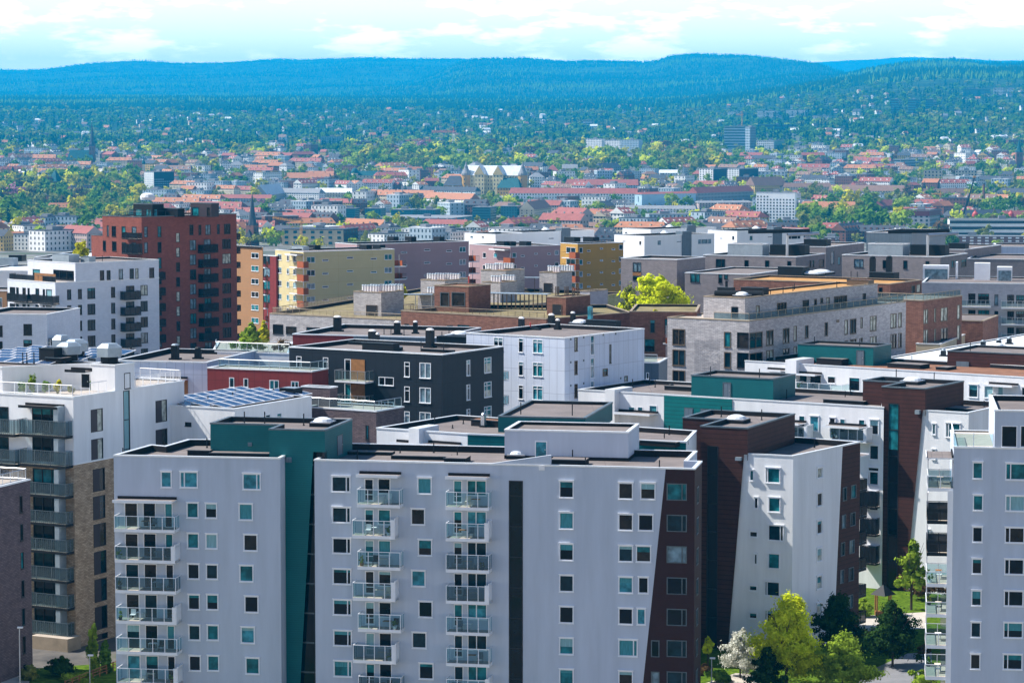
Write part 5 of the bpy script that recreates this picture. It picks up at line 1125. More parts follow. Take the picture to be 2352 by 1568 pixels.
def shrub(label,u,v,top,w,mat,n=900,size=.16,z=0,name='shrub',cat='shrub'):
    p=Pz(u,v,z); s=p.y/F; h=(v-top)*s; wd=w*s/2; L=leafcloud((0,0,h*.5),(wd,wd*.8,h*.5),n,size,int(u*7+v),14,shell=.2)
    o=bpy.data.objects.new(name,npmesh(name,L,quads(n),[mat])); COL.objects.link(o); o.location=p; return tag(o,label,cat)
for k,(u,v,t,w,m,l) in enumerate(((62,1562,1530,50,'leaf_olive','olive low shrub below the corner street lamp'),(185,1565,1545,90,'leaf_spring','yellow-green low hedge beside the timber fence at the bottom left'),(1655,1566,1535,60,'leaf_green','low green shrub under the white blossoming tree'),(1620,1550,1525,30,'leaf_bronze','small bronze shrub at the foot of the brown corner'),(1985,1415,1375,60,'leaf_spring','clipped sunlit hedge in the courtyard beside the pavilion'),(2115,1375,1325,120,'leaf_bronze','dark bronze hedge behind the slender pale green tree'),(2125,1575,1535,80,'leaf_spring','yellow-green shrub at the foot of the glazed side balconies'),(2122,1500,1475,40,'leaf_bronze','small reddish shrub beside the lowest glazed balcony'),(1985,1462,1440,40,'leaf_olive','olive shrub by the sandy courtyard path'))): shrub(l,u,v,t,w,m,1500,.2)
for k,(u,v,t,w,m) in enumerate(((52,900,872,24,'leaf_green'),(75,899,862,20,'leaf_spring'),(108,900,872,24,'leaf_green'),(133,901,872,16,'leaf_yellow'),(163,903,884,18,'leaf_olive'),(211,893,872,14,'leaf_green'))): shrub(('clump of terrace plants at the far left of the white terrace','tall pale bamboo plant on the white terrace','dense green plant in the middle of the white terrace','yellow upright conifer on the white terrace','thin grey-green plant at the corner of the white terrace','green plant beside the dark terrace door')[k],u,v,t,w,m,500,.14,26.9,'potted_plant','plant')
for k,(u,v,t,w) in enumerate(((1418,957,936,24),(1505,722,708,12),(1708,720,708,12))): shrub(('leafy bush beside the sunny terrace awning of the second white row','small yellow plant on the grey brick terrace, left one','small plant beside the grey brick penthouse window')[k],u,v,t,w,('leaf_olive','leaf_yellow','leaf_green')[k],300,.14,(17,27.8,27.8)[k],'potted_plant','plant')
for k,(p,z) in enumerate(PLT):
    L=leafcloud((0,0,.8),(1.5,1,.8),500,.16,k,10); o=bpy.data.objects.new('potted_plant',npmesh('p',L,quads(500),[('leaf_spring','leaf_green','leaf_olive','leaf_bronze')[k]])); COL.objects.link(o); o.location=(p.x,p.y,z); tag(o,('yellow-green planter','deep green planter','olive green planter','brown-leaved round bush')[k]+' on the glass-railed terrace below the red tower','plant')

# ground details in the courtyards
def patch(name,pts,z,mat,kind='structure'):
    mb=MB(); mb.face([(p.x,p.y,z) for p in pts],mat,[(p.x,p.y) for p in pts]); o=mb.build(name); tag(o,None,None,None,kind); return o
M('asphalt2', (.19,.19,.20), .9, .15, .6)
leafmat('grass',(.035,.075,.008),(.12,.19,.018),.05,1.5)
G=lambda u,v: Pz(u,v,0)
patch('lawn',[G(1590,1640),G(2160,1640),G(2160,1318),G(1975,1318),G(1590,1480)],.010,'grass'); patch('path',[G(1600,1640),G(1760,1640),G(1740,1548),G(1690,1545),G(1600,1575)],.016,'paving')
patch('asphalt_path',[G(1900,1640),G(2140,1640),G(2140,1497),G(2085,1500),G(1985,1545)],.020,'asphalt2')
patch('courtyard_path',[G(1965,1450),G(2128,1443),G(2128,1405),G(1965,1415)],.028,'paving'); patch('pavement',[G(-20,1640),G(120,1640),G(150,1560),G(-20,1545)],.012,'paving'); patch('lawn',[G(60,1640),G(280,1640),G(280,1520),G(70,1535)],.016,'grass')
def lamp(label,u,v,top):
    p=G(u,v); s=p.y/F; h=(v-top)*s; e=empty('street_lamp',p,label,'street lamp','street lamps in the courtyards'); mb=MB(); mb.cyl(I4,0,0,0,h,.07,.05,'steel',8); mb.cyl(I4,0,0,0,.4,.12,.12,'steel',8); o=mb.build('pole'); o.parent=e
    mb=MB(); mb.box(I4,-.18,.35,-.12,.12,h,h+.14,'plastic'); mb.box(I4,-.1,.3,-.09,.09,h-.03,h,'gl_pale'); o=mb.build('lamp_head'); o.parent=e; return e
lamp('tall thin street lamp before the dark brick corner block',47,1620,1437); lamp('short pale street lamp beside the tall narrow shrub',207,1600,1503); lamp('small lamp post on the lawn under the sapling',1634,1585,1510)
def pavilion():
    p=G(2028,1412); e=empty('garden_pavilion',p,'small garden pavilion with a pointed dark roof in the courtyard','pavilion'); mb=MB()
    for a,b_ in((0,.8),(1.57,.8),(3.14,.8),(4.71,.8)): mb.cyl(I4,1.1*math.cos(a+.78),1.1*math.sin(a+.78),0,2.4,.09,.09,'wood',6)
    o=mb.build('posts'); o.name='post_frame'; o.parent=e; mb=MB(); mb.cyl(I4,0,0,2.4,3.5,1.5,.05,'dark',4); o=mb.build('roof'); o.parent=e; mb=MB(); mb.box(I4,-.9,.9,-.3,.3,0,.5,'wood'); o=mb.build('bench'); o.parent=e
pavilion()
def fence():
    e=empty('timber_fence',G(230,1560),'low brown timber fence along the planted bed at the bottom left','fence'); mb=MB(); a=G(150,1585); b=G(275,1535)
    for t in np.linspace(0,1,9): p=a.lerp(b,t); mb.box(frameT(p,.3),-.06,.06,-.06,.06,0,1.0,'wood')
    o=mb.build('post_row',e); mb=MB()
    for z in(.35,.65,.92): mb.tube(a+Vector((0,0,z)),b+Vector((0,0,z)),.05,'wood',4)
    mb.build('rails',e)
fence()
# balcony furniture: a few tables and chairs one can see through the rails
def furn():
    ct=0
    for k,(T,a,b,dep,zs) in enumerate(BALC):
        if ct>58: continue
        ct+=1
        P=T@Vector((a+(b-a)*R.uniform(.3,.7),-dep*.5,zs)); ang=math.atan2(T[1][0],T[0][0])
        if abs(P.x/P.y*F)>1150: continue
        v=int(CY-(math.tan(math.atan2(P.z-CZ,P.y)+PT))*F)
        u=int(CX+P.x/P.y*F); fl=min(9,max(1,int((23.5-P.z)/2.9)+1))
        col='left balcony column' if u<500 else 'inner balcony column' if u<930 else 'second balcony column' if u<1180 else ('nearest' if P.y<310 else 'second' if P.y<345 else 'rearmost')+' white row at '+('left' if u<1900 else 'right') if u<2100 else 'glazed side balconies'
        ordn=['top','second','third','fourth','fifth','sixth','seventh','eighth','ninth'][fl-1]
        e=empty('balcony_table',P,f'small table on the {ordn} balcony from top, {col}','table','balcony tables'); TT_=Matrix.Rotation(ang,4,'Z'); mb=MB(); mb.box(TT_,-.4,.4,-.3,.3,.68,.72,R.choice(['wood','plastic','cushion'])); o=mb.build('tabletop'); o.parent=e
        for sx in(-.35,.35):
            mb=MB()
            for sy in(-.25,.25): mb.box(TT_,sx-.02,sx+.02,sy-.02,sy+.02,0,.68,'steel')
            o=mb.build('leg_frame'); o.parent=e
        if R.random()<.55:
            x_=a+.35 if R.random()<.5 else b-.7; L_=leafcloud((0,0,.55),(.28,.28,.35),160,.07,k,8); o=bpy.data.objects.new('potted_plant',npmesh('potted_plant',L_,quads(160),[R.choice(['leaf_green','leaf_spring','leaf_olive'])])); COL.objects.link(o); o.location=T@Vector((x_,-dep+.35,zs)); mb=MB(); mb.cyl(I4,0,0,0,.3,.16,.2,R.choice(['wood','plastic','dark']),8); pt=mb.build('pot'); pt.parent=o; tag(o,f'potted plant by the rail of the {ordn} balcony from top, {col}','plant','balcony plants')
        e=empty('balcony_chair',P+TT_@Vector((R.choice((-.8,.8)),.05,0)),f'chair beside the small table on the {ordn} balcony from top, {col}','chair','balcony chairs'); m=R.choice(['plastic','dark','cushion','bluegrey'])
        mb=MB(); mb.box(TT_,-.25,.25,-.25,.25,.40,.46,m); o=mb.build('seat'); o.parent=e; mb=MB(); mb.box(TT_,-.25,.25,.22,.27,.46,.95,m); o=mb.build('backrest'); o.parent=e
        for sx in(-.22,.22):
            for sy in(-.22,.22): mb=MB(); mb.box(TT_,sx-.02,sx+.02,sy-.02,sy+.02,0,.40,m); o=mb.build('leg'); o.parent=e
furn()
# ============================================================ the far city
WC={'white':(.80,.79,.76),'cream':(.62,.53,.38),'grey':(.34,.34,.35),'pink':(.44,.34,.31),'yellow':(.52,.36,.12),'brick':(.19,.085,.06),'pale blue':(.38,.46,.52)}
RC={'orange':(.36,.15,.075),'red':(.27,.085,.07),'slate':(.055,.06,.075),'grey':(.22,.225,.24),'silver':(.60,.62,.64),'green':(.015,.085,.095),'brown':(.20,.12,.09)}
for k,c in WC.items(): M('w_'+k,c,.85,.08,.25)
for k,c in RC.items(): M('r_'+k,c,.75,.16,.3)
M('bandglass',(.02,.10,.13),.15,.2,.5); M('tealoff',(.03,.16,.20),.3,.1,.2); M('sheet',(.42,.58,.68),.6,.1,.2); M('win',(.03,.04,.05),.2,.2,.5); M('sand',(.45,.36,.25),.9,.1,.1)
def gable(mb,T,L,W,h,rh,wall,roof,fl=2,hip=0,wx=2.6,chim=0,dorm=0,flat=False,win='win'):
    x0,x1,y0,y1=-L/2,L/2,-W/2,W/2; P=lambda x,y,z: T@Vector((x,y,z))
    mb.box(T,x0,x1,y0,y1,-2,h,wall)
    fh=h/fl
    for s,y in((-1,y0-.06),(1,y1+.06)):
        n=max(1,int(L/wx))
        for f in range(fl):
            for k in range(n):
                x=x0+L*(k+.5)/n; z=f*fh+fh*.3; a=[P(x-.55,y,z),P(x+.55,y,z),P(x+.55,y,z+fh*.5),P(x-.55,y,z+fh*.5)]; mb.face(a if s<0 else a[::-1],win)
    for s,x in((-1,x0-.06),(1,x1+.06)):
        n=max(1,int(W/wx/1.2))
        for f in range(fl):
            for k in range(n):
                y=y0+W*(k+.5)/n; z=f*fh+fh*.3; a=[P(x,y+.55,z),P(x,y-.55,z),P(x,y-.55,z+fh*.5),P(x,y+.55,z+fh*.5)]; mb.face(a if s<0 else a[::-1],win)
    if flat:
        mb.box(T,x0-.15,x1+.15,y0-.15,y1+.15,h,h+.5,roof); mb.box(T,x0+L*.3,x0+L*.55,y0+W*.3,y1-W*.3,h+.5,h+2.6,'r_grey'); return
    e=.5; hx=hip*W/2; A=[P(x0-e,y0-e,h-.2),P(x1+e,y0-e,h-.2),P(x1+e,y1+e,h-.2),P(x0-e,y1+e,h-.2)]; r0=P(x0-e+hx,0,h+rh); r1=P(x1+e-hx,0,h+rh)
    mb.face([A[0],A[1],r1,r0],roof); mb.face([A[2],A[3],r0,r1],roof)
    g=roof if hip else wall; mb.face([A[1],A[2],r1],g); mb.face([A[3],A[0],r0],g)
    for k in range(chim): x=x0+L*(k+.5)/chim; mb.box(T,x-.5,x+.5,.3,1.3,h+rh*.5,h+rh+1.2,'w_brick' if k%2 else 'w_grey')
    for k in range(dorm):
        x=x0+L*(k+.5)/dorm; mb.box(T,x-.8,x+.8,-W*.36,-W*.12,h+rh*.15,h+rh*.62,wall,roof)
PROT=[]
def proto(kind,wall,roof,f): mb=MB(); f(mb); o=mb.build('tmp'); me=o.data; bpy.data.objects.remove(o); PROT.append((kind,wall,roof,me)); 
ws=['white','white','white','cream','grey','pink','yellow','brick','pale blue']; rs=['orange','red','slate','slate','slate','grey','silver','brown']
pr=random.Random(11)
for k in range(14):
    w=pr.choice(['white','white','cream','yellow','grey']); r=pr.choice(rs); proto('villa',w,r,lambda mb: gable(mb,I4,pr.uniform(10,14),pr.uniform(8,10),pr.uniform(5,7),pr.uniform(3,4.5),'w_'+w,'r_'+r,2,pr.choice([0,0,1]),chim=1))
for k in range(16):
    w=pr.choice(ws); r=pr.choice(rs); proto('townhouse',w,r,lambda mb: gable(mb,I4,pr.uniform(14,22),pr.uniform(11,14),pr.uniform(9,13),pr.uniform(3.5,5),'w_'+w,'r_'+r,4,pr.choice([0,1]),chim=2,dorm=pr.choice([0,2,3])))
for k in range(14):
    w=pr.choice(ws); r=pr.choice(['orange','red','slate','slate','brown']); proto('terrace row',w,r,lambda mb: gable(mb,I4,pr.uniform(34,60),12,pr.uniform(9,13),pr.uniform(4,5),'w_'+w,'r_'+r,4,pr.choice([0,.6]),chim=5,dorm=pr.choice([0,5,7])))
for k in range(12):
    w=pr.choice(['white','white','grey','pale blue','brick']); r=pr.choice(['grey','slate','silver']); proto('flat-roofed block',w,r,lambda mb: gable(mb,I4,pr.uniform(16,34),pr.uniform(12,16),pr.uniform(10,16),0,'w_'+w,'r_'+r,4,flat=True,wx=3.2))
# ---- landmarks
LMK=[]; EXC=[]
def lm(name,label,cat,u,v,ang=0,ex=None):
    p=site(u,v); e=empty(name,p,label,cat); s=p.y/F
    if ex: EXC.append(ex)
    return e,frameT(p,math.radians(ang)),s
def box_part(e,nm,f): mb=MB(); f(mb); return mb.build(nm,e)
def spire(mb,T,x,y,z0,z1,r,mat,n=8): mb.cyl(T,x,y,z0,z0+(z1-z0)*.16,r,r*.72,mat,n); mb.cyl(T,x,y,z0+(z1-z0)*.16,z1,r*.72,.03,mat,n)
def church(label,u,v,s_nave,tw,htw,hsp,tx,wall,roof,spm,ex,nave_h=6,roof_h=20,ang=0):
    e,T,s=lm('church',label,'church',u,v,ang,ex)
    if s_nave: box_part(e,'nave',lambda mb: gable(mb,T,s_nave*s,s_nave*.42*s,nave_h*s,roof_h*s,wall,roof,1,.5,wx=5))
    box_part(e,'tower',lambda mb: (mb.box(T,tx*s-tw*s/2,tx*s+tw*s/2,-tw*s/2,tw*s/2,-2,htw*s,wall),[mb.box(T,tx*s+q*s*tw*.22-.6,tx*s+q*s*tw*.22+.6,-tw*s/2-.15,-tw*s/2-.02,htw*s*.72,htw*s*.9,'win') for q in(-1,1)]))
    def sp(mb):
        spire(mb,T,tx*s,0,htw*s,(htw+hsp)*s,tw*s*.56,spm)
        for a in(-1,1):
            for b in(-1,1): mb.cyl(T,tx*s+a*tw*s*.43,b*tw*s*.43,htw*s,(htw+hsp*.2)*s,tw*s*.1,.02,spm,5)
    box_part(e,'spire',sp); return e
church('dark church with a green roof and a tall thin spire, far left below the hills',186,374,60,13,38,56,26,'w_brick','r_green','r_slate',(140,330,235,376),7,22)
church('brick church with a slender dark spire, right beside the red brick tower',580,566,34,21,48,76,0,'w_brick','r_slate','r_slate',(535,500,622,575),22,16,60)
church('stone church with a pointed green spire at the right edge',2336,388,36,15,38,32,4,'w_brick','r_slate','r_green',(2300,340,2352,392),10,8)
church('white church with a small spire between the far trees, left of the white tower cluster',1166,356,22,5,22,28,2,'w_white','r_grey','r_green',(1150,330,1180,358),8,8)
e,T,s=lm('church','church with a copper onion dome, above the black hotel','church',330,402,0,(318,360,345,404)); box_part(e,'tower',lambda mb: mb.box(T,-2.6*s,2.6*s,-2.6*s,2.6*s,-1,24*s,'w_cream')); box_part(e,'dome',lambda mb: [mb.cyl(T,0,0,a*s,b*s,r0*s,r1*s,'r_green',10) for a,b,r0,r1 in((24,27,3,4.5),(27,31,4.5,3),(31,35,3,.8),(35,46,.5,.1))])
e,T,s=lm('stone_tower','square stone tower with a green pyramid roof among the park trees','tower',127,440,20,(108,392,146,432)); box_part(e,'tower',lambda mb: (mb.box(T,-11*s,11*s,-11*s,11*s,-2,22*s,'w_brick'),mb.box(T,-3*s,3*s,-11.3*s,-11.02*s,13*s,19*s,'win'))); box_part(e,'roof',lambda mb: (mb.cyl(T,0,0,22*s,38*s,17*s,8*s,'r_green',4),mb.cyl(T,0,0,38*s,48*s,8*s,.1,'r_green',4)))
def slab(label,u0,u1,v,h,wall,fl,nx,name='office_building',cat='office building',ang=None,yaw=30,ends=.5,band=False,roof='r_grey',win='win',ex=True,split=None,top=None):
    u=u0+(u1-u0)*ends; p=site(u,v); A=Pd(u,v-h,p.y); z0=p.z-3
    if ex: EXC.append((u0,v-h,u1,v))
    e=empty(name,p,label,cat); pts=rect(A,yaw,u0,u1); mb=MB(); nwin=0
    for i in range(4):
        a,b=pts[i],pts[(i+1)%4]; d=(b-a); l=d.length; d=d/l; m=wall if not isinstance(wall,tuple) else wall[i%2]
        mb.face([(a.x,a.y,z0),(b.x,b.y,z0),(b.x,b.y,A.z),(a.x,a.y,A.z)],m,[(0,z0),(l,z0),(l,A.z),(0,A.z)])
        T=frameT((a.x,a.y,0),math.atan2(d.y,d.x)); H=A.z-p.z; fh=H/fl; n=max(1,int(l/nx))
        if i in(0,1):
            for f in range(fl):
                z=p.z+f*fh+fh*.28
                if band: wb=MB(); wb.box(T,.4,l-.4,-.08,-.01,z,z+fh*.5,win); wb.build('window_band',e)
                else:
                    for k in range(n):
                        if nwin>=100: break
                        nwin+=1; x=l*(k+.5)/n; W_=round(nx*.48,2); H_=round(fh*.5,1); me=wmesh(('s',W_,H_,win),lambda m_: m_.box(I4,0,W_,-.08,-.01,0,H_,win)); o=bpy.data.objects.new('window',me); COL.objects.link(o); o.parent=e; o.matrix_local=Matrix.Translation(-ORG[e.name])@T@Matrix.Translation((x-W_/2,0,z))
    mb.build('wall',e); rbm=MB(); o=offset_poly(pts,-.2); rbm.face([(q.x,q.y,A.z+.4) for q in o],roof); 
    for i in range(4): a,b=o[i],o[(i+1)%4]; rbm.face([(a.x,a.y,A.z-.2),(b.x,b.y,A.z-.2),(b.x,b.y,A.z+.4),(a.x,a.y,A.z+.4)],roof)
    c=sum(pts,Vector((0,0)))/4; rbm.box(frameT((c.x,c.y,A.z),math.radians(-yaw)),-3,3,-2,2,.4,2.8,top or 'r_grey'); rbm.build('roof',e); return e,pts,A.z
HB='apartment block'
slab('hotel with a white end and a dark gridded front, middle left of the city',331,400,441,46,('w_white','black'),9,3.2,'hotel_building','hotel',ends=.32,yaw=40,win='w_pale blue')
slab('white ten storey tower block standing above the low roofs at right',1737,1830,512,70,'whitefar',10,3.0,'apartment_tower','apartment tower',yaw=22,ends=.96)
slab('grey tower block with a dark red top storey, among trees at right',2072,2160,530,46,'w_grey',5,4.0,'apartment_tower','apartment tower',yaw=20,ends=.72)
e,pts,z=slab('dark red top storey band',2071,2161,485,14,'w_brick',1,4.5,yaw=20,ends=.72,ex=False,roof='r_red'); 
for ch in list(e.children): bpy.data.objects.remove(ch)
bpy.data.objects.remove(e)
tw=[x for x in bpy.data.objects if x.get('label','').startswith('grey tower block with')][0]; mb=MB(); P=site(2072+88*.72,530); A=Pd(2072+88*.72,484,P.y); q=rect(A,20,2071,2161)
for i in range(4): a,b=q[i],q[(i+1)%4]; nn=(b-a).normalized(); nn=Vector((nn.y,-nn.x))*.15; mb.face([(a.x+nn.x,a.y+nn.y,A.z-4.6),(b.x+nn.x,b.y+nn.y,A.z-4.6),(b.x+nn.x,b.y+nn.y,A.z+1),(a.x+nn.x,a.y+nn.y,A.z+1)],'redp')
mb.build('top_storey',tw)
slab('teal glass office tower with white floor bands, on the plain at right',1663,1733,348,58,'w_pale blue',9,4,'office_tower','office tower',band=True,yaw=8,ends=.95,win='bandglass')
slab('dark blue-grey slab tower joined to the teal banded office tower',1712,1736,352,60,('w_pale blue','bluegrey'),10,3,'office_tower','office tower',yaw=40,ends=.45)
slab('white office block with upright window strips, right of the teal banded tower',1738,1802,349,26,('w_white','tealoff'),5,3.2,band=False,yaw=20,ends=.62)
for k,(u0,u1,v,h) in enumerate(((1346,1390,353,34),(1386,1432,352,30),(1428,1476,353,32))): slab(('round-fronted white balcony tower, left of the white tower cluster','stepped white balcony block, middle of the white tower cluster','blue-grey balcony tower, right of the white tower cluster')[k],u0,u1,v,h,('w_white','w_white','w_pale blue')[k],8,3.0,'apartment_tower','apartment tower',yaw=32,ends=.82)
slab('teal office with a patterned front at the edge of the far wood',736,788,343,29,'tealoff',7,3.0,yaw=8,ends=.9,win='w_pale blue')
slab('long teal roofed hall behind the teal banded office tower',1741,1838,302,16,'tealoff',2,5,'hall','hall',band=True,yaw=5,ends=.9)
slab('white rounded block alone in the hillside woods above the city',1338,1402,292,16,'w_white',3,5,'hillside_block',HB,band=True,yaw=10,ends=.4)
for k,(u0,u1,v,h,w) in enumerate(((2046,2072,262,34,'tealoff'),(2086,2112,262,34,'tealoff'),(2126,2152,258,30,'tealoff'),(2212,2300,224,20,'tealoff'),(2282,2312,222,20,'w_white'),(1740,1800,272,18,'w_white'),(1806,1868,268,16,'w_white'),(1866,1920,280,14,'w_white'),(1816,1846,250,9,'w_white'),(1672,1708,268,12,'w_white'))):
    slab(('dark stepped terrace block on the wooded hillside, left of three','dark stepped terrace block on the wooded hillside, middle of three','dark stepped terrace block on the wooded hillside, right of three','long dark terrace block high on the hillside at right','white gable block high on the hillside at the right edge','white terraced houses on the hillside above the teal office tower','white terraced block right of the hillside terraced houses','low white banded block on the hillside, above the right plain','small white flat block higher on the right hillside','pale slatted block on the hillside left of the tower crane')[k],u0,u1,v,h,w,6,3,'hillside_block',HB,band=True,yaw=20,ends=.7)
for k,(u0,u1,v,h,w) in enumerate(((783,826,505,26,'tealoff'),(838,886,505,26,'tealoff'),(898,962,506,24,'tealoff'),(960,1012,506,24,'tealoff'),(1085,1140,512,36,'tealoff'),(1150,1200,512,38,'tealoff'),(865,1095,514,12,'w_pale blue'))):
    slab(('blue glass office, leftmost in the low glass row','blue glass office, second in the low glass row','wide blue glass office right of the second glass office','blue glass office behind the round yellow-green tree','tall blue glass block left of the pale rounded glass block','rounded pale blue glass block before the gabled brick row','long low pale office base under the glass row')[k],u0,u1,v,h,w,6,2.4,yaw=15,ends=.75,win='bandglass',band=k%2==0)
slab('long cream office with deep window bays, behind the yellow block',648,822,566,38,('cream','brown2'),3,6.0,yaw=14,ends=.81,roof='r_slate',win='bandglass')
slab('cream curved office with a white upper floor among the right trees',2122,2192,416,24,'cream',3,4,yaw=12,ends=.6); slab('white office with a grid of windows right of the cream curved one',2194,2250,412,20,'w_cream',3,4,yaw=10,ends=.9)
slab('pale blue flat office right of the tree belt, near the stone church',2044,2125,385,18,'w_pale blue',3,5,yaw=30,ends=.3,band=True)
slab('dark brown and white apartment block below the villa trees',1606,1670,420,32,('w_white','black'),6,3.5,'apartment_block',HB,yaw=35,ends=.5); slab('dark brown apartment block with white balconies, right of its twin',1668,1742,412,24,('w_white','brown2'),5,3.5,'apartment_block',HB,yaw=35,ends=.4)
slab('long white flat hall behind the dark brown apartment block',1740,1810,408,13,'w_white',2,5,'hall','hall',yaw=10,ends=.9)
slab('long brown brick flats with white balcony bands, right edge behind the flat roofs',2050,2420,566,22,'bbrick',3,5.5,'apartment_block',HB,yaw=12,ends=.99,win='w_white'); slab('low brown brick flats left of the long brick flats',1893,2016,568,22,'bbrick',3,5.5,'apartment_block',HB,yaw=20,ends=.2,win='w_white')
slab('long pale flats with dark glazed balcony bands, upper right',2181,2430,546,42,'w_white',3,4,'apartment_block',HB,band=True,yaw=3,ends=.99)
def longrow(label,u0,v0,u1,v1,hw,hr,wall,roof,fl=3,depth=12,chim=8,hip=.3,wx=3.2):
    a,b=site(u0,v0),site(u1,v1); m=(a+b)/2; s=m.y/F; e=empty('terrace_row',m,label,'terrace row'); d=(b-a); L=math.hypot(d.x,d.y); T=frameT((m.x,m.y,min(a.z,b.z)),math.atan2(d.y,d.x))
    EXC.append((u0,min(v0,v1)-hw-hr,u1,max(v0,v1))); mb=MB(); gable(mb,T,L,depth,hw*s,hr*s,wall,roof,fl,hip,wx,chim); i=mb.mats; 
    # walls and roof as parts
    W_=MB(); Rf=MB(); k=0
    for f,mi,n in zip(mb.f,mb.m,range(len(mb.f))):
        tgt=Rf if mb.mats[mi]==roof or mb.mats[mi] in('w_brick','w_grey') and n>2+len(mb.f)-3*chim*6 else W_
        tgt.face([mb.v[q] for q in f],mb.mats[mi],[mb.uv[q] for q in f])
    W_.build('wall',e); Rf.build('roof',e)
longrow('long dark red roofed white terrace behind the blue glass offices',1172,464,1466,466,21,12,'w_white','r_red',3,13,16,.2)
longrow('terrace wrapped in pale scaffold sheeting, right of the long dark red roofed terrace',1466,472,1590,468,26,4,'sheet','r_red',1,12,4,.2,40)
longrow('dark red roofed terrace with green balconies, right of the sheeted terrace',1590,468,1720,460,24,13,'w_grey','r_red',3,13,7,.2)
longrow('bright orange roofed terrace stepping right, below the yellow palace',852,449,1000,456,6,12,'w_cream','r_orange',2,14,6); longrow('orange roofed terrace with dormers, right end of the orange row',985,462,1092,468,9,14,'w_white','r_orange',2,14,5)
longrow('slate roofed white terrace just under the yellow palace',898,440,1098,449,9,9,'w_white','r_slate',2,12,12); longrow('red roofed terrace with white fronts, right of the yellow palace',1300,432,1468,435,9,13,'w_pale blue','r_red',2,13,8)
longrow('long tan roofed cream terrace at right, nearer one',1905,449,2080,452,13,13,'w_cream','r_brown',3,14,9); longrow('long tan roofed terrace left of the nearer tan terrace',1752,441,1908,440,11,9,'w_cream','r_brown',3,13,9); longrow('tan roofed terrace running behind the nearer tan terrace',2075,452,2230,448,8,10,'w_cream','r_brown',2,13,7)
longrow('broad orange roofed brick hall right of the white tower block',1836,492,1972,494,11,19,'w_brick','r_orange',2,24,6,.35); longrow('dark red roofed grey terrace left of the spire, behind the red tower',500,468,628,470,14,8,'w_grey','r_red',3,13,6)
longrow('grey gabled terrace with a steep silver roof',596,465,640,455,16,22,'w_grey','r_silver',3,18,2,0); longrow('white mansard terrace right of the silver steep roof',640,455,740,458,14,10,'w_white','r_grey',3,13,6); longrow('cream terrace with a silver roof, left of the orange row',722,452,812,454,11,10,'w_cream','r_silver',2,14,4)
longrow('bright orange roofed hall above the cream office',782,520,890,525,8,12,'w_brick','r_orange',2,16,5); longrow('red roofed low terrace right of the orange roofed hall',975,521,1078,523,8,10,'w_white','r_red',2,14,5); longrow('tan roofed terrace behind the blue glass blocks',1142,480,1210,482,8,9,'w_cream','r_brown',2,13,4)
longrow('gabled cream and brick corner house with a red roof, right of the blue glass blocks',1210,512,1250,506,30,18,'w_cream','r_brown',5,14,2,0); longrow('orange roofed terrace left of the red roofed terraces',655,413,760,414,5,12,'w_pink','r_orange',2,16,4); longrow('white terrace with grey roof before the white tower block',1430,492,1600,494,14,7,'w_white','r_grey',3,13,8)
longrow('white modern terrace left of the white tower block',1600,488,1720,486,22,4,'w_pink','r_grey',4,14,5,.1); longrow('red brick house with a steep red roof, right of the orange brick hall',2005,488,2045,484,14,14,'w_brick','r_red',2,16,1,0); longrow('white long house with a grey roof among the right trees',2010,503,2066,503,10,9,'w_white','r_grey',2,13,2)
longrow('slate roofed brewery range behind the leaning crane',2172,507,2300,505,8,16,'w_brick','r_slate',2,18,4); longrow('red roofed house with red turrets at the right edge',2300,506,2380,504,8,13,'w_brick','r_red',2,16,3)
longrow('large villa with steep brown gables above the tan terrace',1722,444,1796,440,17,19,'w_yellow','r_brown',3,18,4,.2); longrow('red roofed long house left of the dome, in the green belt',700,408,770,409,5,10,'w_pink','r_orange',2,15,3); longrow('dark roofed stone house in the green belt, right of the cream villa',1372,398,1420,397,14,9,'w_grey','r_slate',3,13,5)
longrow('cream villa with a grey roof in the green belt',1292,401,1326,401,14,9,'w_cream','r_grey',2,14,2,0); longrow('red roofed tower house in the green belt',1257,402,1282,402,10,13,'w_brick','r_red',2,16,1,.9); longrow('white house with a bright roof in the right green belt',1515,408,1556,408,10,7,'w_white','r_silver',2,15,1,0)
# yellow palace with two bell-roofed towers
e,T,s=lm('palace','yellow palace with silver roofs and two bell-roofed round towers, centre of the city','palace',1128,447,-22,(1012,370,1245,447))
box_part(e,'main_range',lambda mb: gable(mb,T@Matrix.Translation((4*s,14*s,0)),150*s,30*s,44*s,22*s,'yellow','r_silver',5,.2,3.5))
for x in(-24,22): box_part(e,'gabled_bay',lambda mb: gable(mb,T@Matrix.Translation((x*s,-2*s,0))@Matrix.Rotation(math.pi/2,4,'Z'),22*s,24*s,46*s,20*s,'yellow','r_silver',5,0,3))
box_part(e,'side_wing',lambda mb: gable(mb,T@Matrix.Translation((-92*s,4*s,0)),46*s,26*s,20*s,22*s,'ochre','r_slate',2,.8,3.5)); box_part(e,'side_wing',lambda mb: gable(mb,T@Matrix.Translation((52*s,-10*s,0)),56*s,26*s,16*s,22*s,'ochre','r_green',2,.8,3.5))
for x in(-62,78):
    t=box_part(e,'tower',lambda mb: (mb.cyl(T,x*s,0,-1,44*s,10*s,10*s,'ochre',12),[mb.box(T,x*s-1.2*s,x*s+1.2*s,-10.3*s,-9.9*s,q*s,(q+4)*s,'win') for q in(12,22,32)]))
    box_part(e,'tower_roof',lambda mb: [mb.cyl(T,x*s,0,a*s,b*s,r0*s,r1*s,'r_grey',12) for a,b,r0,r1 in((44,48,11.5,11),(48,55,11,7),(55,62,7,4.2),(62,64,5,4.6),(64,76,3.6,.2))])
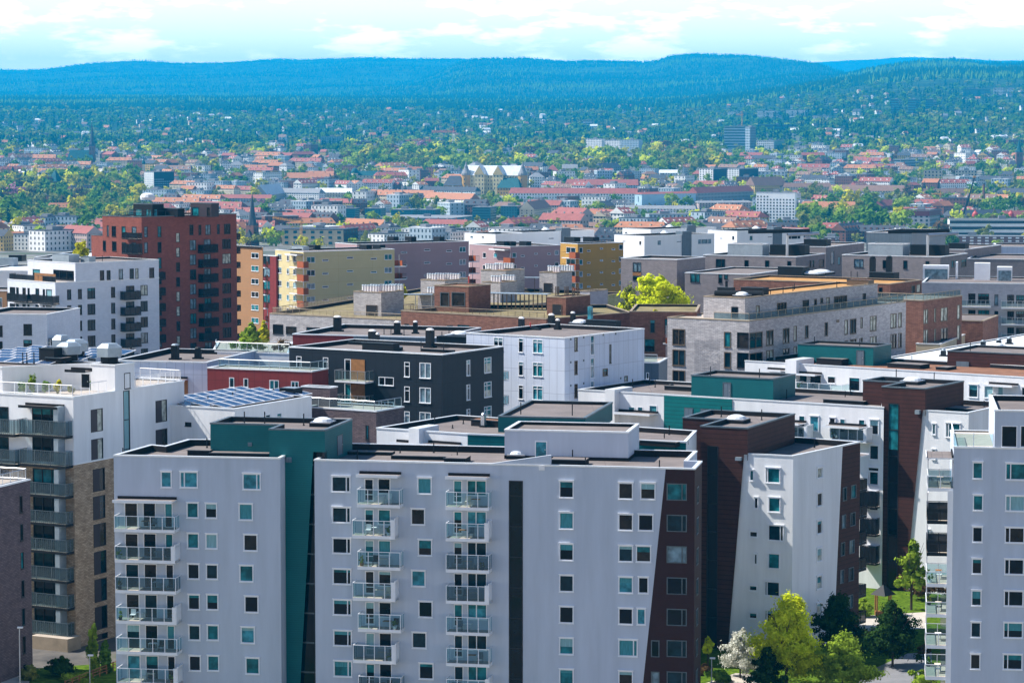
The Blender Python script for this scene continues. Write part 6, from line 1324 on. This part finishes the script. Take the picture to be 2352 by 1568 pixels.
e,T,s=lm('domed_building','cream building with a blue-green dome, left end of the green belt','building',815,416,0,(803,384,880,416)); box_part(e,'hall',lambda mb: gable(mb,T@Matrix.Translation((30*s,6*s,0)),56*s,20*s,12*s,10*s,'w_cream','r_green',2,.3,4)); box_part(e,'rotunda',lambda mb: mb.cyl(T,0,0,-1,17*s,8*s,8*s,'w_cream',12)); box_part(e,'dome',lambda mb: [mb.cyl(T,0,0,a*s,b*s,r0*s,r1*s,'r_green',12) for a,b,r0,r1 in((17,22,8.5,8),(22,27,8,5.5),(27,30,5.5,.3))])
# cranes, chimney, mast
def lattice(mb,p,q,w,mat,n):
    p=Vector(p);q=Vector(q); d=(q-p); ax=d.orthogonal().normalized()*w; bx=d.cross(ax).normalized()*w; c=[ax+bx,ax-bx,-ax-bx,bx-ax]
    for k in c: mb.tube(p+k,q+k,w*.16,mat,4)
    for i in range(n):
        for k in range(4): mb.tube(p+d*(i/n)+c[k],p+d*((i+1)/n)+c[(k+1)%4],w*.10,mat,3)
def crane(label,u,v,top,j0,j1,mat,mast,wf=1.5,jr=0,ct=None):
    p=site(u,v); s=p.y/F; e=empty('tower_crane',p,label,'tower crane','tower cranes over the city'); h=(v-top)*s
    box_part(e,'mast',lambda mb: lattice(mb,p,p+Vector((0,0,h)),wf*s,mast,14)); box_part(e,'jib',lambda mb: lattice(mb,p+Vector(((j0)*s,0,h)),p+Vector((j1*s,0,h+jr*s)),wf*.8*s,mat,14))
    box_part(e,'cab',lambda mb: mb.box(frameT(p,0),-2*s,2*s,-2*s,2*s,h-5*s,h,mat)); box_part(e,'apex',lambda mb: (mb.tube(p+Vector((0,0,h)),p+Vector((0,0,h+8*s)),.7*s,mat,4),mb.tube(p+Vector((0,0,h+8*s)),p+Vector((j1*.7*s,0,h+jr*.7*s)),.2*s,mat,3),mb.tube(p+Vector((0,0,h+8*s)),p+Vector((j0*s,0,h)),.2*s,mat,3))); return e
crane('red and white tower crane in the middle distance, its jib pointing left',1042,357,303,6,-50,'cranered','w_white',1.9); crane('smaller red tower crane left of the red and white one',987,345,323,5,-60,'cranered','cranered',1.2); crane('orange tower crane before the cream office, jib reaching left',692,570,512,8,-66,'craneyel','craneyel',2.0,12); crane('yellow tower crane above the teal banded tower, far right hillside',1704,300,264,3,-14,'craneyel','craneyel',1.2); crane('short yellow crane over the trees at right',2160,478,446,4,-22,'craneyel','craneyel',1.3)
p=site(2208,508); s=p.y/F; e=empty('crane_mast',p,'black leaning telescopic crane boom at upper right','crane'); box_part(e,'boom',lambda mb: (mb.tube(p,p+Vector((18*s,0,60*s)),2.4*s,'dark',6),mb.tube(p+Vector((18*s,0,60*s)),p+Vector((29*s,0,100*s)),1.6*s,'dark',6))); box_part(e,'boom_head',lambda mb: mb.box(frameT(p+Vector((29*s,0,100*s)),0),-3*s,3*s,-1.5*s,1.5*s,-1*s,3*s,'craneyel'))
p=site(2259,482); s=p.y/F; e=empty('factory_chimney',p,'tall brick factory chimney among the right trees','chimney'); box_part(e,'stack',lambda mb: mb.cyl(frameT(p,0),0,0,-1,58*s,3.6*s,2.7*s,'w_brick',10)); box_part(e,'chimney_top',lambda mb: mb.cyl(frameT(p,0),0,0,58*s,60*s,3.2*s,3.2*s,'r_slate',10))
for k,u in enumerate((2240,2322)):
    p=site(u,512); s=p.y/F; e=empty('copper_turret',p,('left','right')[k]+' one of two round red domed turrets at upper right','turret'); box_part(e,'drum',lambda mb: mb.cyl(frameT(p,0),0,0,-1,14*s,8*s,8*s,'w_brick',12)); box_part(e,'dome',lambda mb: [mb.cyl(frameT(p,0),0,0,a*s,b*s,r0*s,r1*s,'redmetal',12) for a,b,r0,r1 in((14,21,8,7),(21,26,7,3),(26,29,2,1.5))])

# ---- everything else: houses and trees scattered over the plain
cr=random.Random(5); HS=[]; TS=[]
def treefrac(u,v):
    if u<318 and 418<v<548: return .97 if v<535 else .5
    if 330<u<640 and 455<v<555: return .4
    if 795<u<1660 and 352<v<399: return .9
    if 1600<u<1700 and 390<v<420: return .6
    if u>1650 and 352<v<445: return .55
    if 1850<u<2072 and 478<v<548: return 1.0
    if u>2080 and 418<v<500: return .85
    if 1240<u<1480 and 440<v<485: return .35
    if v<356: return .7
    if u<760 and v<400: return .45
    return .36
v=346.0
while v<590:
    Yc=site(1176,v).y; s=Yc/F; u=-40.0+cr.uniform(0,20); step_v=max(2.6,4.6/s*.9 if v<420 else 5.6/s)
    while u<2390:
        f=treefrac(u,v); inex=any(a-9/s<u<c+9/s and d-6<v<d+9/s for a,b,c,d in EXC)
        if cr.random()<f:
            if not any(a-3<u<c+3 and d-5<v<d+(11 if cr.random()<.85 else 1) for a,b,c,d in EXC): TS.append((u,v+cr.uniform(-2,2)))
            u+=cr.uniform(8,13)/s*.85
        else:
            if not inex: HS.append((u,v+cr.uniform(-1.5,1.5),s))
            u+=cr.uniform(13,28)/s*(.62 if u<230 and v>530 else 1.05 if v>400 else 1.2)
    v+=step_v
def zone(u,v):
    best=min([(210,330,'the dark far left spire'),(365,420,'the black hotel'),(130,430,'the park tower'),(580,500,'the slender spire'),(1128,410,'the yellow palace'),(1320,455,'the long red terrace'),(815,400,'the green dome'),(1042,330,'the red and white crane'),(1410,335,'the white tower cluster'),(1700,320,'the teal banded tower'),(1783,475,'the white tower block'),(2115,500,'the red-topped block'),(2338,350,'the right edge church'),(2259,450,'the factory chimney'),(1900,480,'the orange brick hall'),(930,495,'the blue glass offices'),(720,545,'the cream office'),(90,560,'the left edge roofs'),(1990,430,'the tan terraces'),(1525,455,'the sheeted terrace'),(2158,405,'the cream curved office')],key=lambda q:((q[0]-u)/1.0)**2+((q[1]-v)*3)**2)
    dx,dy=u-best[0],(v-best[1])*3
    rel=('right of' if dx>0 else 'left of') if abs(dx)>abs(dy) else ('in front of' if dy>0 else 'behind')
    far='just ' if math.hypot(dx,dy)<70 else '' if math.hypot(dx,dy)<150 else 'well '
    return far+rel+' '+best[2]
HS.sort(key=lambda h:-h[1]); merged=[]
def place(me,p,rot,sc=1.0):
    return me,Matrix.Translation(p)@Matrix.Rotation(rot,4,'Z')@Matrix.Scale(sc,4)
cnt={}
used={}
for n,(u,v,s) in enumerate(HS):
    p=site(u,v)
    if p.y<1250: continue
    kinds=['villa','townhouse','townhouse','terrace row','flat-roofed block'] if v>372 else ['villa','villa','townhouse','flat-roofed block']
    if u<230 and v>530: kinds=['townhouse','terrace row']
    kinds=['townhouse','townhouse','terrace row','terrace row','flat-roofed block','flat-roofed block'] if v>440 else kinds
    kd=cr.choice(kinds); c=[q for q in PROT if q[0]==kd]
    if u<230 and v>530: c=[q for q in c if q[2] in('orange','red','brown','slate')]
    k,w,r,me=cr.choice(c); rot=cr.choice([-.35,-.5,-.6,-.45,.9,1.1,-1.0,.2])+cr.uniform(-.12,.12); sc=cr.uniform(.85,1.1)
    if n<300:
        nm={'villa':'villa','townhouse':'town_house','terrace row':'row_house','flat-roofed block':'flat_block'}[k]
        o=bpy.data.objects.new(nm,me); COL.objects.link(o); o.location=p; o.rotation_euler=(0,0,rot); o.scale=(sc,)*3
        base_=f'{w} {k} with {r} roof, ' if k!='flat-roofed block' else f'{w} {k}, '
        cn=f'{k}s of the far city'
        lab=base_+zone(u,v); used.setdefault(lab,[]).append((o,u,v)); tag(o,lab,k.replace('flat-roofed ',''),cn)
    else: merged.append(place(me,p,rot,sc))
def refine(used,plural):
    for lab,L in used.items():
        if len(L)<2: continue
        L.sort(key=lambda q:q[1])
        byv=sorted(L,key=lambda q:q[2])
        OR=['second','third','fourth','fifth','sixth','seventh','eighth','ninth','tenth','eleventh','twelfth']
        if len(L)>2 or len(lab.split())>15: lab=lab.replace(', well ',', ').replace(', just ',', ') if len(lab.split())>13 else lab
        w_=['leftmost']+[OR[q]+' from left' for q in range(len(L)-2)]+['rightmost'] if len(L)<=13 else None
        if w_ and len(lab.split())<=(15 if len(L)==2 else 13):
            for (o,_,_),t in zip(L,w_): o['label']=lab+', '+t
        else:
            for o,_,_ in L: o['group']=lab
refine(used,'houses')
def merge(name,items):
    Vs=[];F4=[];mi=[];mats=[];off=0; tri=[]
    for me,Mx in items:
        n=len(me.vertices); co=np.empty(n*3,np.float32); me.vertices.foreach_get('co',co); co=co.reshape(-1,3)@np.array(Mx.to_3x3()).T+np.array(Mx.translation)
        mp=[]
        for m in me.materials:
            if m not in mats: mats.append(m)
            mp.append(mats.index(m))
        for p in me.polygons:
            vs_=list(p.vertices)
            if len(vs_)==3: vs_.append(vs_[0]); 
            if len(vs_)!=4: continue
            F4.append([q+off for q in vs_]); mi.append(mp[p.material_index])
        Vs.append(co); off+=n
    V=np.concatenate(Vs); me=bpy.data.meshes.new(name)
    fs=[f if f[0]!=f[3] else f[:3] for f in F4]
    me.from_pydata(V.tolist(),[],fs); 
    for m in mats: me.materials.append(m)
    me.polygons.foreach_set('material_index',mi); o=bpy.data.objects.new(name,me); COL.objects.link(o); return o
o=merge('distant_houses',merged); tag(o,'mass of small distant houses at the foot of the hills','houses',None,'stuff')
print('houses',len(HS),'trees',len(TS))
# trees of the plain
TPROT={}
def tproto(kind,mat,k):
    g=random.Random(k); rad=(g.uniform(.85,1.05),g.uniform(.85,1.05),g.uniform(.8,1.0)); n=200
    if kind=='conifer': L=leafcone(.06,1,.24,190,.055,k)
    else: L=leafcloud((0,0,.56),(.5*rad[0],.5*rad[1],.46*rad[2]),240,.088,k,14,shell=.4)
    mb=MB(); mb.cyl(I4,0,0,-.1,.5,.03,.02,'bark',5); tv=np.array(mb.v,np.float32); me=bpy.data.meshes.new('tree')
    nq=len(L)//4; Vv=np.concatenate([L.astype(np.float32),tv]); faces=quads(nq).tolist()+[[q+len(L) for q in f] for f in mb.f]; me.from_pydata(Vv.tolist(),[],faces); me.materials.append(MAT[mat]); me.materials.append(MAT['bark']); me.polygons.foreach_set('material_index',[0]*nq+[1]*len(mb.f)); return me
KINDS=[('green','round','leaf_green'),('olive','round','leaf_olive'),('spring green','round','leaf_spring'),('yellow','round','leaf_yellow'),('lime','round','leaf_lime'),('bronze','round','leaf_bronze'),('dark','conifer','leaf_pine'),('pink','round','leaf_pink')]
WGT=[24,30,28,14,5,5,5,.6]
for i,k in enumerate(KINDS): TPROT[i]=[tproto(k[1],k[2],i*10+j) for j in range(3)]
TS.sort(key=lambda q:-q[1]); mt=[]; used={}
for n,(u,v) in enumerate(TS):
    p=site(u,v)
    if p.y<1100: continue
    i=cr.choices(range(8),WGT)[0]
    if u<318 and v>418 and i in(2,): i=cr.choice([0,2,6])
    me=cr.choice(TPROT[i]); h=cr.uniform(10,17)*(1.5 if (u<318 and v>418) or (1850<u<2072 and v>470) or (795<u<1660 and v<402) else 1.1); w=h*cr.uniform(.85,1.15)
    if n<300:
        o=bpy.data.objects.new('conifer_tree' if i==6 else 'deciduous_tree',me); COL.objects.link(o); o.location=p; o.scale=(w,w,h); o.rotation_euler=(0,0,cr.uniform(0,6))
        lab=f'{"tall " if h>15 else "small " if h<12 else ""}{KINDS[i][0]} {"conifer" if i==6 else "leafy tree"}, {zone(u,v)}'; used.setdefault(lab,[]).append((o,u,v)); tag(o,lab,'tree','trees of the far city')
    else: mt.append((me,p,w,h,cr.uniform(0,6)))
for k in range(2600):   # garden and street trees between the houses
    u,v=cr.uniform(-30,2385),346+cr.random()**1.2*230
    if any(a-2<u<c+2 and d-5<v<d+8 for a,b,c,d in EXC): continue
    p=site(u,v); i=cr.choices(range(8),WGT)[0]; h=cr.uniform(6,13); mt.append((cr.choice(TPROT[i]),p,h*cr.uniform(.85,1.2),h,cr.uniform(0,6)))
refine(used,'trees')
def treemass(name,label,items,cap):
    groups={}
    for me,p,w,h,a in items: groups.setdefault(me.name,[me,[]])[1].append((p.x,p.y,p.z,w,h,a))
    Vs=[];mi=[];mats=[]
    for me,L in groups.values():
        nq=sum(1 for q in me.polygons if q.material_index==0); co=np.empty(len(me.vertices)*3,np.float32); me.vertices.foreach_get('co',co); co=co.reshape(-1,3)[:nq*4].reshape(nq,4,3)
        L=np.array(L,np.float32); 
        sel=cap if cap<nq else nq; co=co[:sel]*(1 if sel==nq else 1)
        if sel<nq: c=co.mean(1,keepdims=True); co=c+(co-c)*math.sqrt(nq/sel)*.95
        ca,sa=np.cos(L[:,5]),np.sin(L[:,5]); x=co[None,:,:,0]; y=co[None,:,:,1]; z=co[None,:,:,2]; r=lambda a: a[:,None,None]
        X=(x*r(ca)-y*r(sa))*r(L[:,3])+r(L[:,0]); Y_=(x*r(sa)+y*r(ca))*r(L[:,3])+r(L[:,1]); Z_=z*r(L[:,4])+r(L[:,2])
        Vs.append(np.stack([X,Y_,Z_],-1).reshape(-1,3)); m=me.materials[0]
        if m not in mats: mats.append(m)
        mi.append(np.full(X.shape[0]*X.shape[1],mats.index(m)))
    V=np.concatenate(Vs); o=bpy.data.objects.new(name,npmesh(name,V,quads(len(V)//4),mats,np.concatenate(mi))); COL.objects.link(o); return tag(o,label,'trees',None,'stuff')
treemass('distant_trees','trees standing between the houses of the far city',mt,110)
# wooded foothills with scattered white houses
fr=np.random.default_rng(9); ft=[]; fh=[]; mh=[]
def sites(us_,vs_):
    out=[]
    for u,v in zip(us_,vs_): out.append(site(u,v))
    return out
NF=9000
uu=fr.uniform(-60,2410,NF); vt=np.interp(uu,[0,400,900,1300,1700,1900,2352],[240,238,228,225,208,192,172]); vv=vt+(352-vt)*fr.uniform(0,1,NF)**.85
for u,v,kk,hh in zip(uu,vv,fr.integers(0,100,NF),fr.uniform(9,17,NF)):
    p=site(u,v); q_=float(noise2(p.x,p.y,41,4,.006))*26; kk=int(kk); k2=kk+q_; i=6 if k2<50 else 0 if k2<84 else 1 if k2<108 else 2
    if q_<-30 and kk%3: continue
    ft.append((TPROT[i][kk%3],p,hh*(1.1 if i!=6 else 1.15),hh*(1.3 if i==6 else 1),float(kk)))
treemass('hillside_trees','woods on the foothills behind the city',ft,34)
NH=430; uu=fr.uniform(-20,2380,NH); vt=np.interp(uu,[0,400,900,1300,1700,1900,2352],[282,268,246,240,226,216,212]); vv=vt+(350-vt)*fr.uniform(0,1,NH)
vil=[q for q in PROT if q[0]=='villa' and q[1] in('white','cream')]
for u,v in zip(uu,vv):
    if any(a-4<u<c+4 and b-2<v<d+3 for a,b,c,d in EXC): continue
    p=site(u,v); k,w_,r_,me=cr.choice(vil if k!='x' else vil); sc=cr.uniform(.8,1.25); mh.append(place(me,p+Vector((0,0,2.5)),cr.uniform(-.6,1.2),sc))
o=merge('hillside_houses',mh); tag(o,'small white houses scattered through the wooded foothills','houses',None,'stuff')
# conifer forest on the ridges
NC=80000; Yf=8600*(30000/8600)**fr.uniform(0,1,NC)**1.0; Uf=fr.uniform(-.215,.215,NC); Xf=Uf*Yf; Zf=height(Xf,Yf); hf=fr.uniform(12,22,NC); wf=hf*fr.uniform(.2,.34,NC)
msk=noise2(Xf,Yf,77,4,.0025)+fr.normal(0,.25,NC); keep=msk<.9
Xf,Yf,Zf,hf,wf,msk=[a[keep] for a in(Xf,Yf,Zf,hf,wf,msk)]; n=len(Xf); a0=fr.uniform(0,6.28,n)
pts=[]
for k in range(3): pts.append(np.stack([Xf+wf*np.cos(a0+k*2.094),Yf+wf*np.sin(a0+k*2.094),Zf-1],-1))
top=np.stack([Xf,Yf,Zf+hf],-1); V=np.stack(pts+[top],1).reshape(-1,3); b_=np.arange(n)[:,None]*4
T3=np.concatenate([b_+np.array([[0,1,3]]),b_+np.array([[1,2,3]]),b_+np.array([[2,0,3]])]); mi=np.tile((msk>.2).astype(int)+(msk>.45).astype(int),3)
o=bpy.data.objects.new('ridge_forest',npmesh('ridge_forest',V,T3,['leaf_pine','leaf_dark','leaf_green'],mi)); COL.objects.link(o); tag(o,'conifer forest covering the far ridges','forest',None,'stuff')
# a quarry field on the far slope, ski slope clearing
def ground_patch(name,pts,mat):
    P=[site(u,v) for u,v in pts]; mb=MB(); mb.face([p+Vector((0,0,6)) for p in P],mat); tag(mb.build(name),None,None,None,'structure')
ground_patch('road',[(-10,505),(0,497),(26,520),(40,533),(28,533)],'paving')
# ============================================================ haze, sky, sun, camera
hz=MB(); hz.box(I4,-11000,11000,-3100,35200,-60,1010,'white'); hz.m=[0]*6
o=hz.build('haze'); o.data.materials.clear(); m=bpy.data.materials.new('haze'); m.use_nodes=True; nt=m.node_tree; nt.nodes.remove(nt.nodes['Principled BSDF'])
pv=nd(nt,'ShaderNodeVolumePrincipled'); pv.inputs['Color'].default_value=HZC; pv.inputs['Density'].default_value=HZD; pv.inputs['Anisotropy'].default_value=0.0
nt.links.new(pv.outputs[0],nt.nodes['Material Output'].inputs['Volume']); o.data.materials.append(m); tag(o,None,None,None,'stuff')
w=bpy.data.worlds.new('World'); scene.world=w; w.use_nodes=True; nt=w.node_tree; L=nt.links.new
EL,AZ=math.radians(49),math.radians(10.5)
sd=Vector((-math.cos(AZ)*math.cos(EL),math.sin(AZ)*math.cos(EL),math.sin(EL)))
sky=nd(nt,'ShaderNodeTexSky',sky_type='NISHITA',sun_disc=False); sky.sun_elevation=EL; sky.sun_rotation=math.atan2(sd.x,sd.y)%(2*math.pi); sky.air_density=1.0; sky.dust_density=1.2; sky.ozone_density=1.4; sky.altitude=80
bg=nt.nodes['Background']; bg.inputs['Strength'].default_value=SKYS
tc=nd(nt,'ShaderNodeTexCoord'); sp=nd(nt,'ShaderNodeSeparateXYZ'); L(tc.outputs['Generated'],sp.inputs[0])
def mth(op,a,b):
    n=nd(nt,'ShaderNodeMath',operation=op)
    for i,x in enumerate((a,b)):
        if isinstance(x,(int,float)): n.inputs[i].default_value=x
        else: L(x,n.inputs[i])
    return n.outputs[0]
ay=mth('MAXIMUM',sp.outputs[1],.2); cx=mth('DIVIDE',sp.outputs[0],ay); cz=mth('DIVIDE',sp.outputs[2],ay)
cb=nd(nt,'ShaderNodeCombineXYZ'); L(mth('MULTIPLY',cx,30.0),cb.inputs[0]); L(mth('MULTIPLY',cz,105.0),cb.inputs[1])
n=nd(nt,'ShaderNodeTexNoise',Scale=1.0,Detail=7.0,Roughness=.58); L(cb.outputs[0],n.inputs['Vector'])
n2=nd(nt,'ShaderNodeTexNoise',Scale=.35,Detail=2.0); L(cb.outputs[0],n2.inputs['Vector'])
cov=mth('ADD',n.outputs[0],mth('MULTIPLY',mth('SUBTRACT',n2.outputs[0],.5),.5))
r=nd(nt,'ShaderNodeValToRGB'); e=r.color_ramp.elements; e[0].position=.49; e[0].color=(0,0,0,1); e[1].position=.60; e[1].color=(1,1,1,1); L(cov,r.inputs[0])
# clouds thin out towards the zenith
mr=nd(nt,'ShaderNodeMapRange'); mr.inputs[1].default_value=.20; mr.inputs[2].default_value=.08; L(sp.outputs[2],mr.inputs[0])
fac=mth('MULTIPLY',r.outputs[0],mr.outputs[0])
mx=nd(nt,'ShaderNodeMix',data_type='RGBA'); L(fac,mx.inputs[0])
sk2=nd(nt,'ShaderNodeMix',data_type='RGBA',blend_type='MULTIPLY'); sk2.inputs[0].default_value=1; L(sky.outputs[0],sk2.inputs[6]); sk2.inputs[7].default_value=SKYT
hzr=nd(nt,'ShaderNodeMapRange'); hzr.inputs[1].default_value=.13; hzr.inputs[2].default_value=.01; hzr.inputs[3].default_value=0; hzr.inputs[4].default_value=1; L(sp.outputs[2],hzr.inputs[0])
hm=nd(nt,'ShaderNodeMix',data_type='RGBA'); L(hzr.outputs[0],hm.inputs[0]); L(sk2.outputs[2],hm.inputs[6]); hm.inputs[7].default_value=HORC
L(hm.outputs[2],mx.inputs[6]); mx.inputs[7].default_value=CLOUD
gm=nd(nt,'ShaderNodeMapRange'); gm.inputs[1].default_value=-.03; gm.inputs[2].default_value=-.005; L(sp.outputs[2],gm.inputs[0])
gx=nd(nt,'ShaderNodeMix',data_type='RGBA'); L(gm.outputs[0],gx.inputs[0]); gx.inputs[6].default_value=(1.2,1.3,1.4,1); L(mx.outputs[2],gx.inputs[7]); L(gx.outputs[2],bg.inputs[0])
sl=bpy.data.lights.new('sun','SUN'); sl.energy=SUNE; sl.angle=math.radians(.5); sl.color=(1,.95,.87); so=bpy.data.objects.new('sun',sl); COL.objects.link(so); so.rotation_euler=sd.to_track_quat('Z','Y').to_euler(); so.location=(0,0,300)
cd=bpy.data.cameras.new('camera'); co=bpy.data.objects.new('camera',cd); COL.objects.link(co); co.location=CAM; co.rotation_euler=(math.pi/2-PT,0,0); cd.sensor_width=36; cd.lens=36*F/2352; cd.clip_start=1; cd.clip_end=40000; scene.camera=co
vs=scene.view_settings; scene.display_settings.display_device='sRGB'; vs.view_transform='Standard'; vs.look='None'; vs.exposure=EXPO; vs.gamma=1; vs.use_curve_mapping=False
scene.render.engine='CYCLES'; cy=scene.cycles; cy.max_bounces=6; cy.diffuse_bounces=3; cy.glossy_bounces=3; cy.transparent_max_bounces=10; cy.volume_bounces=VB; cy.use_denoising=True; cy.caustics_reflective=False; cy.caustics_refractive=False
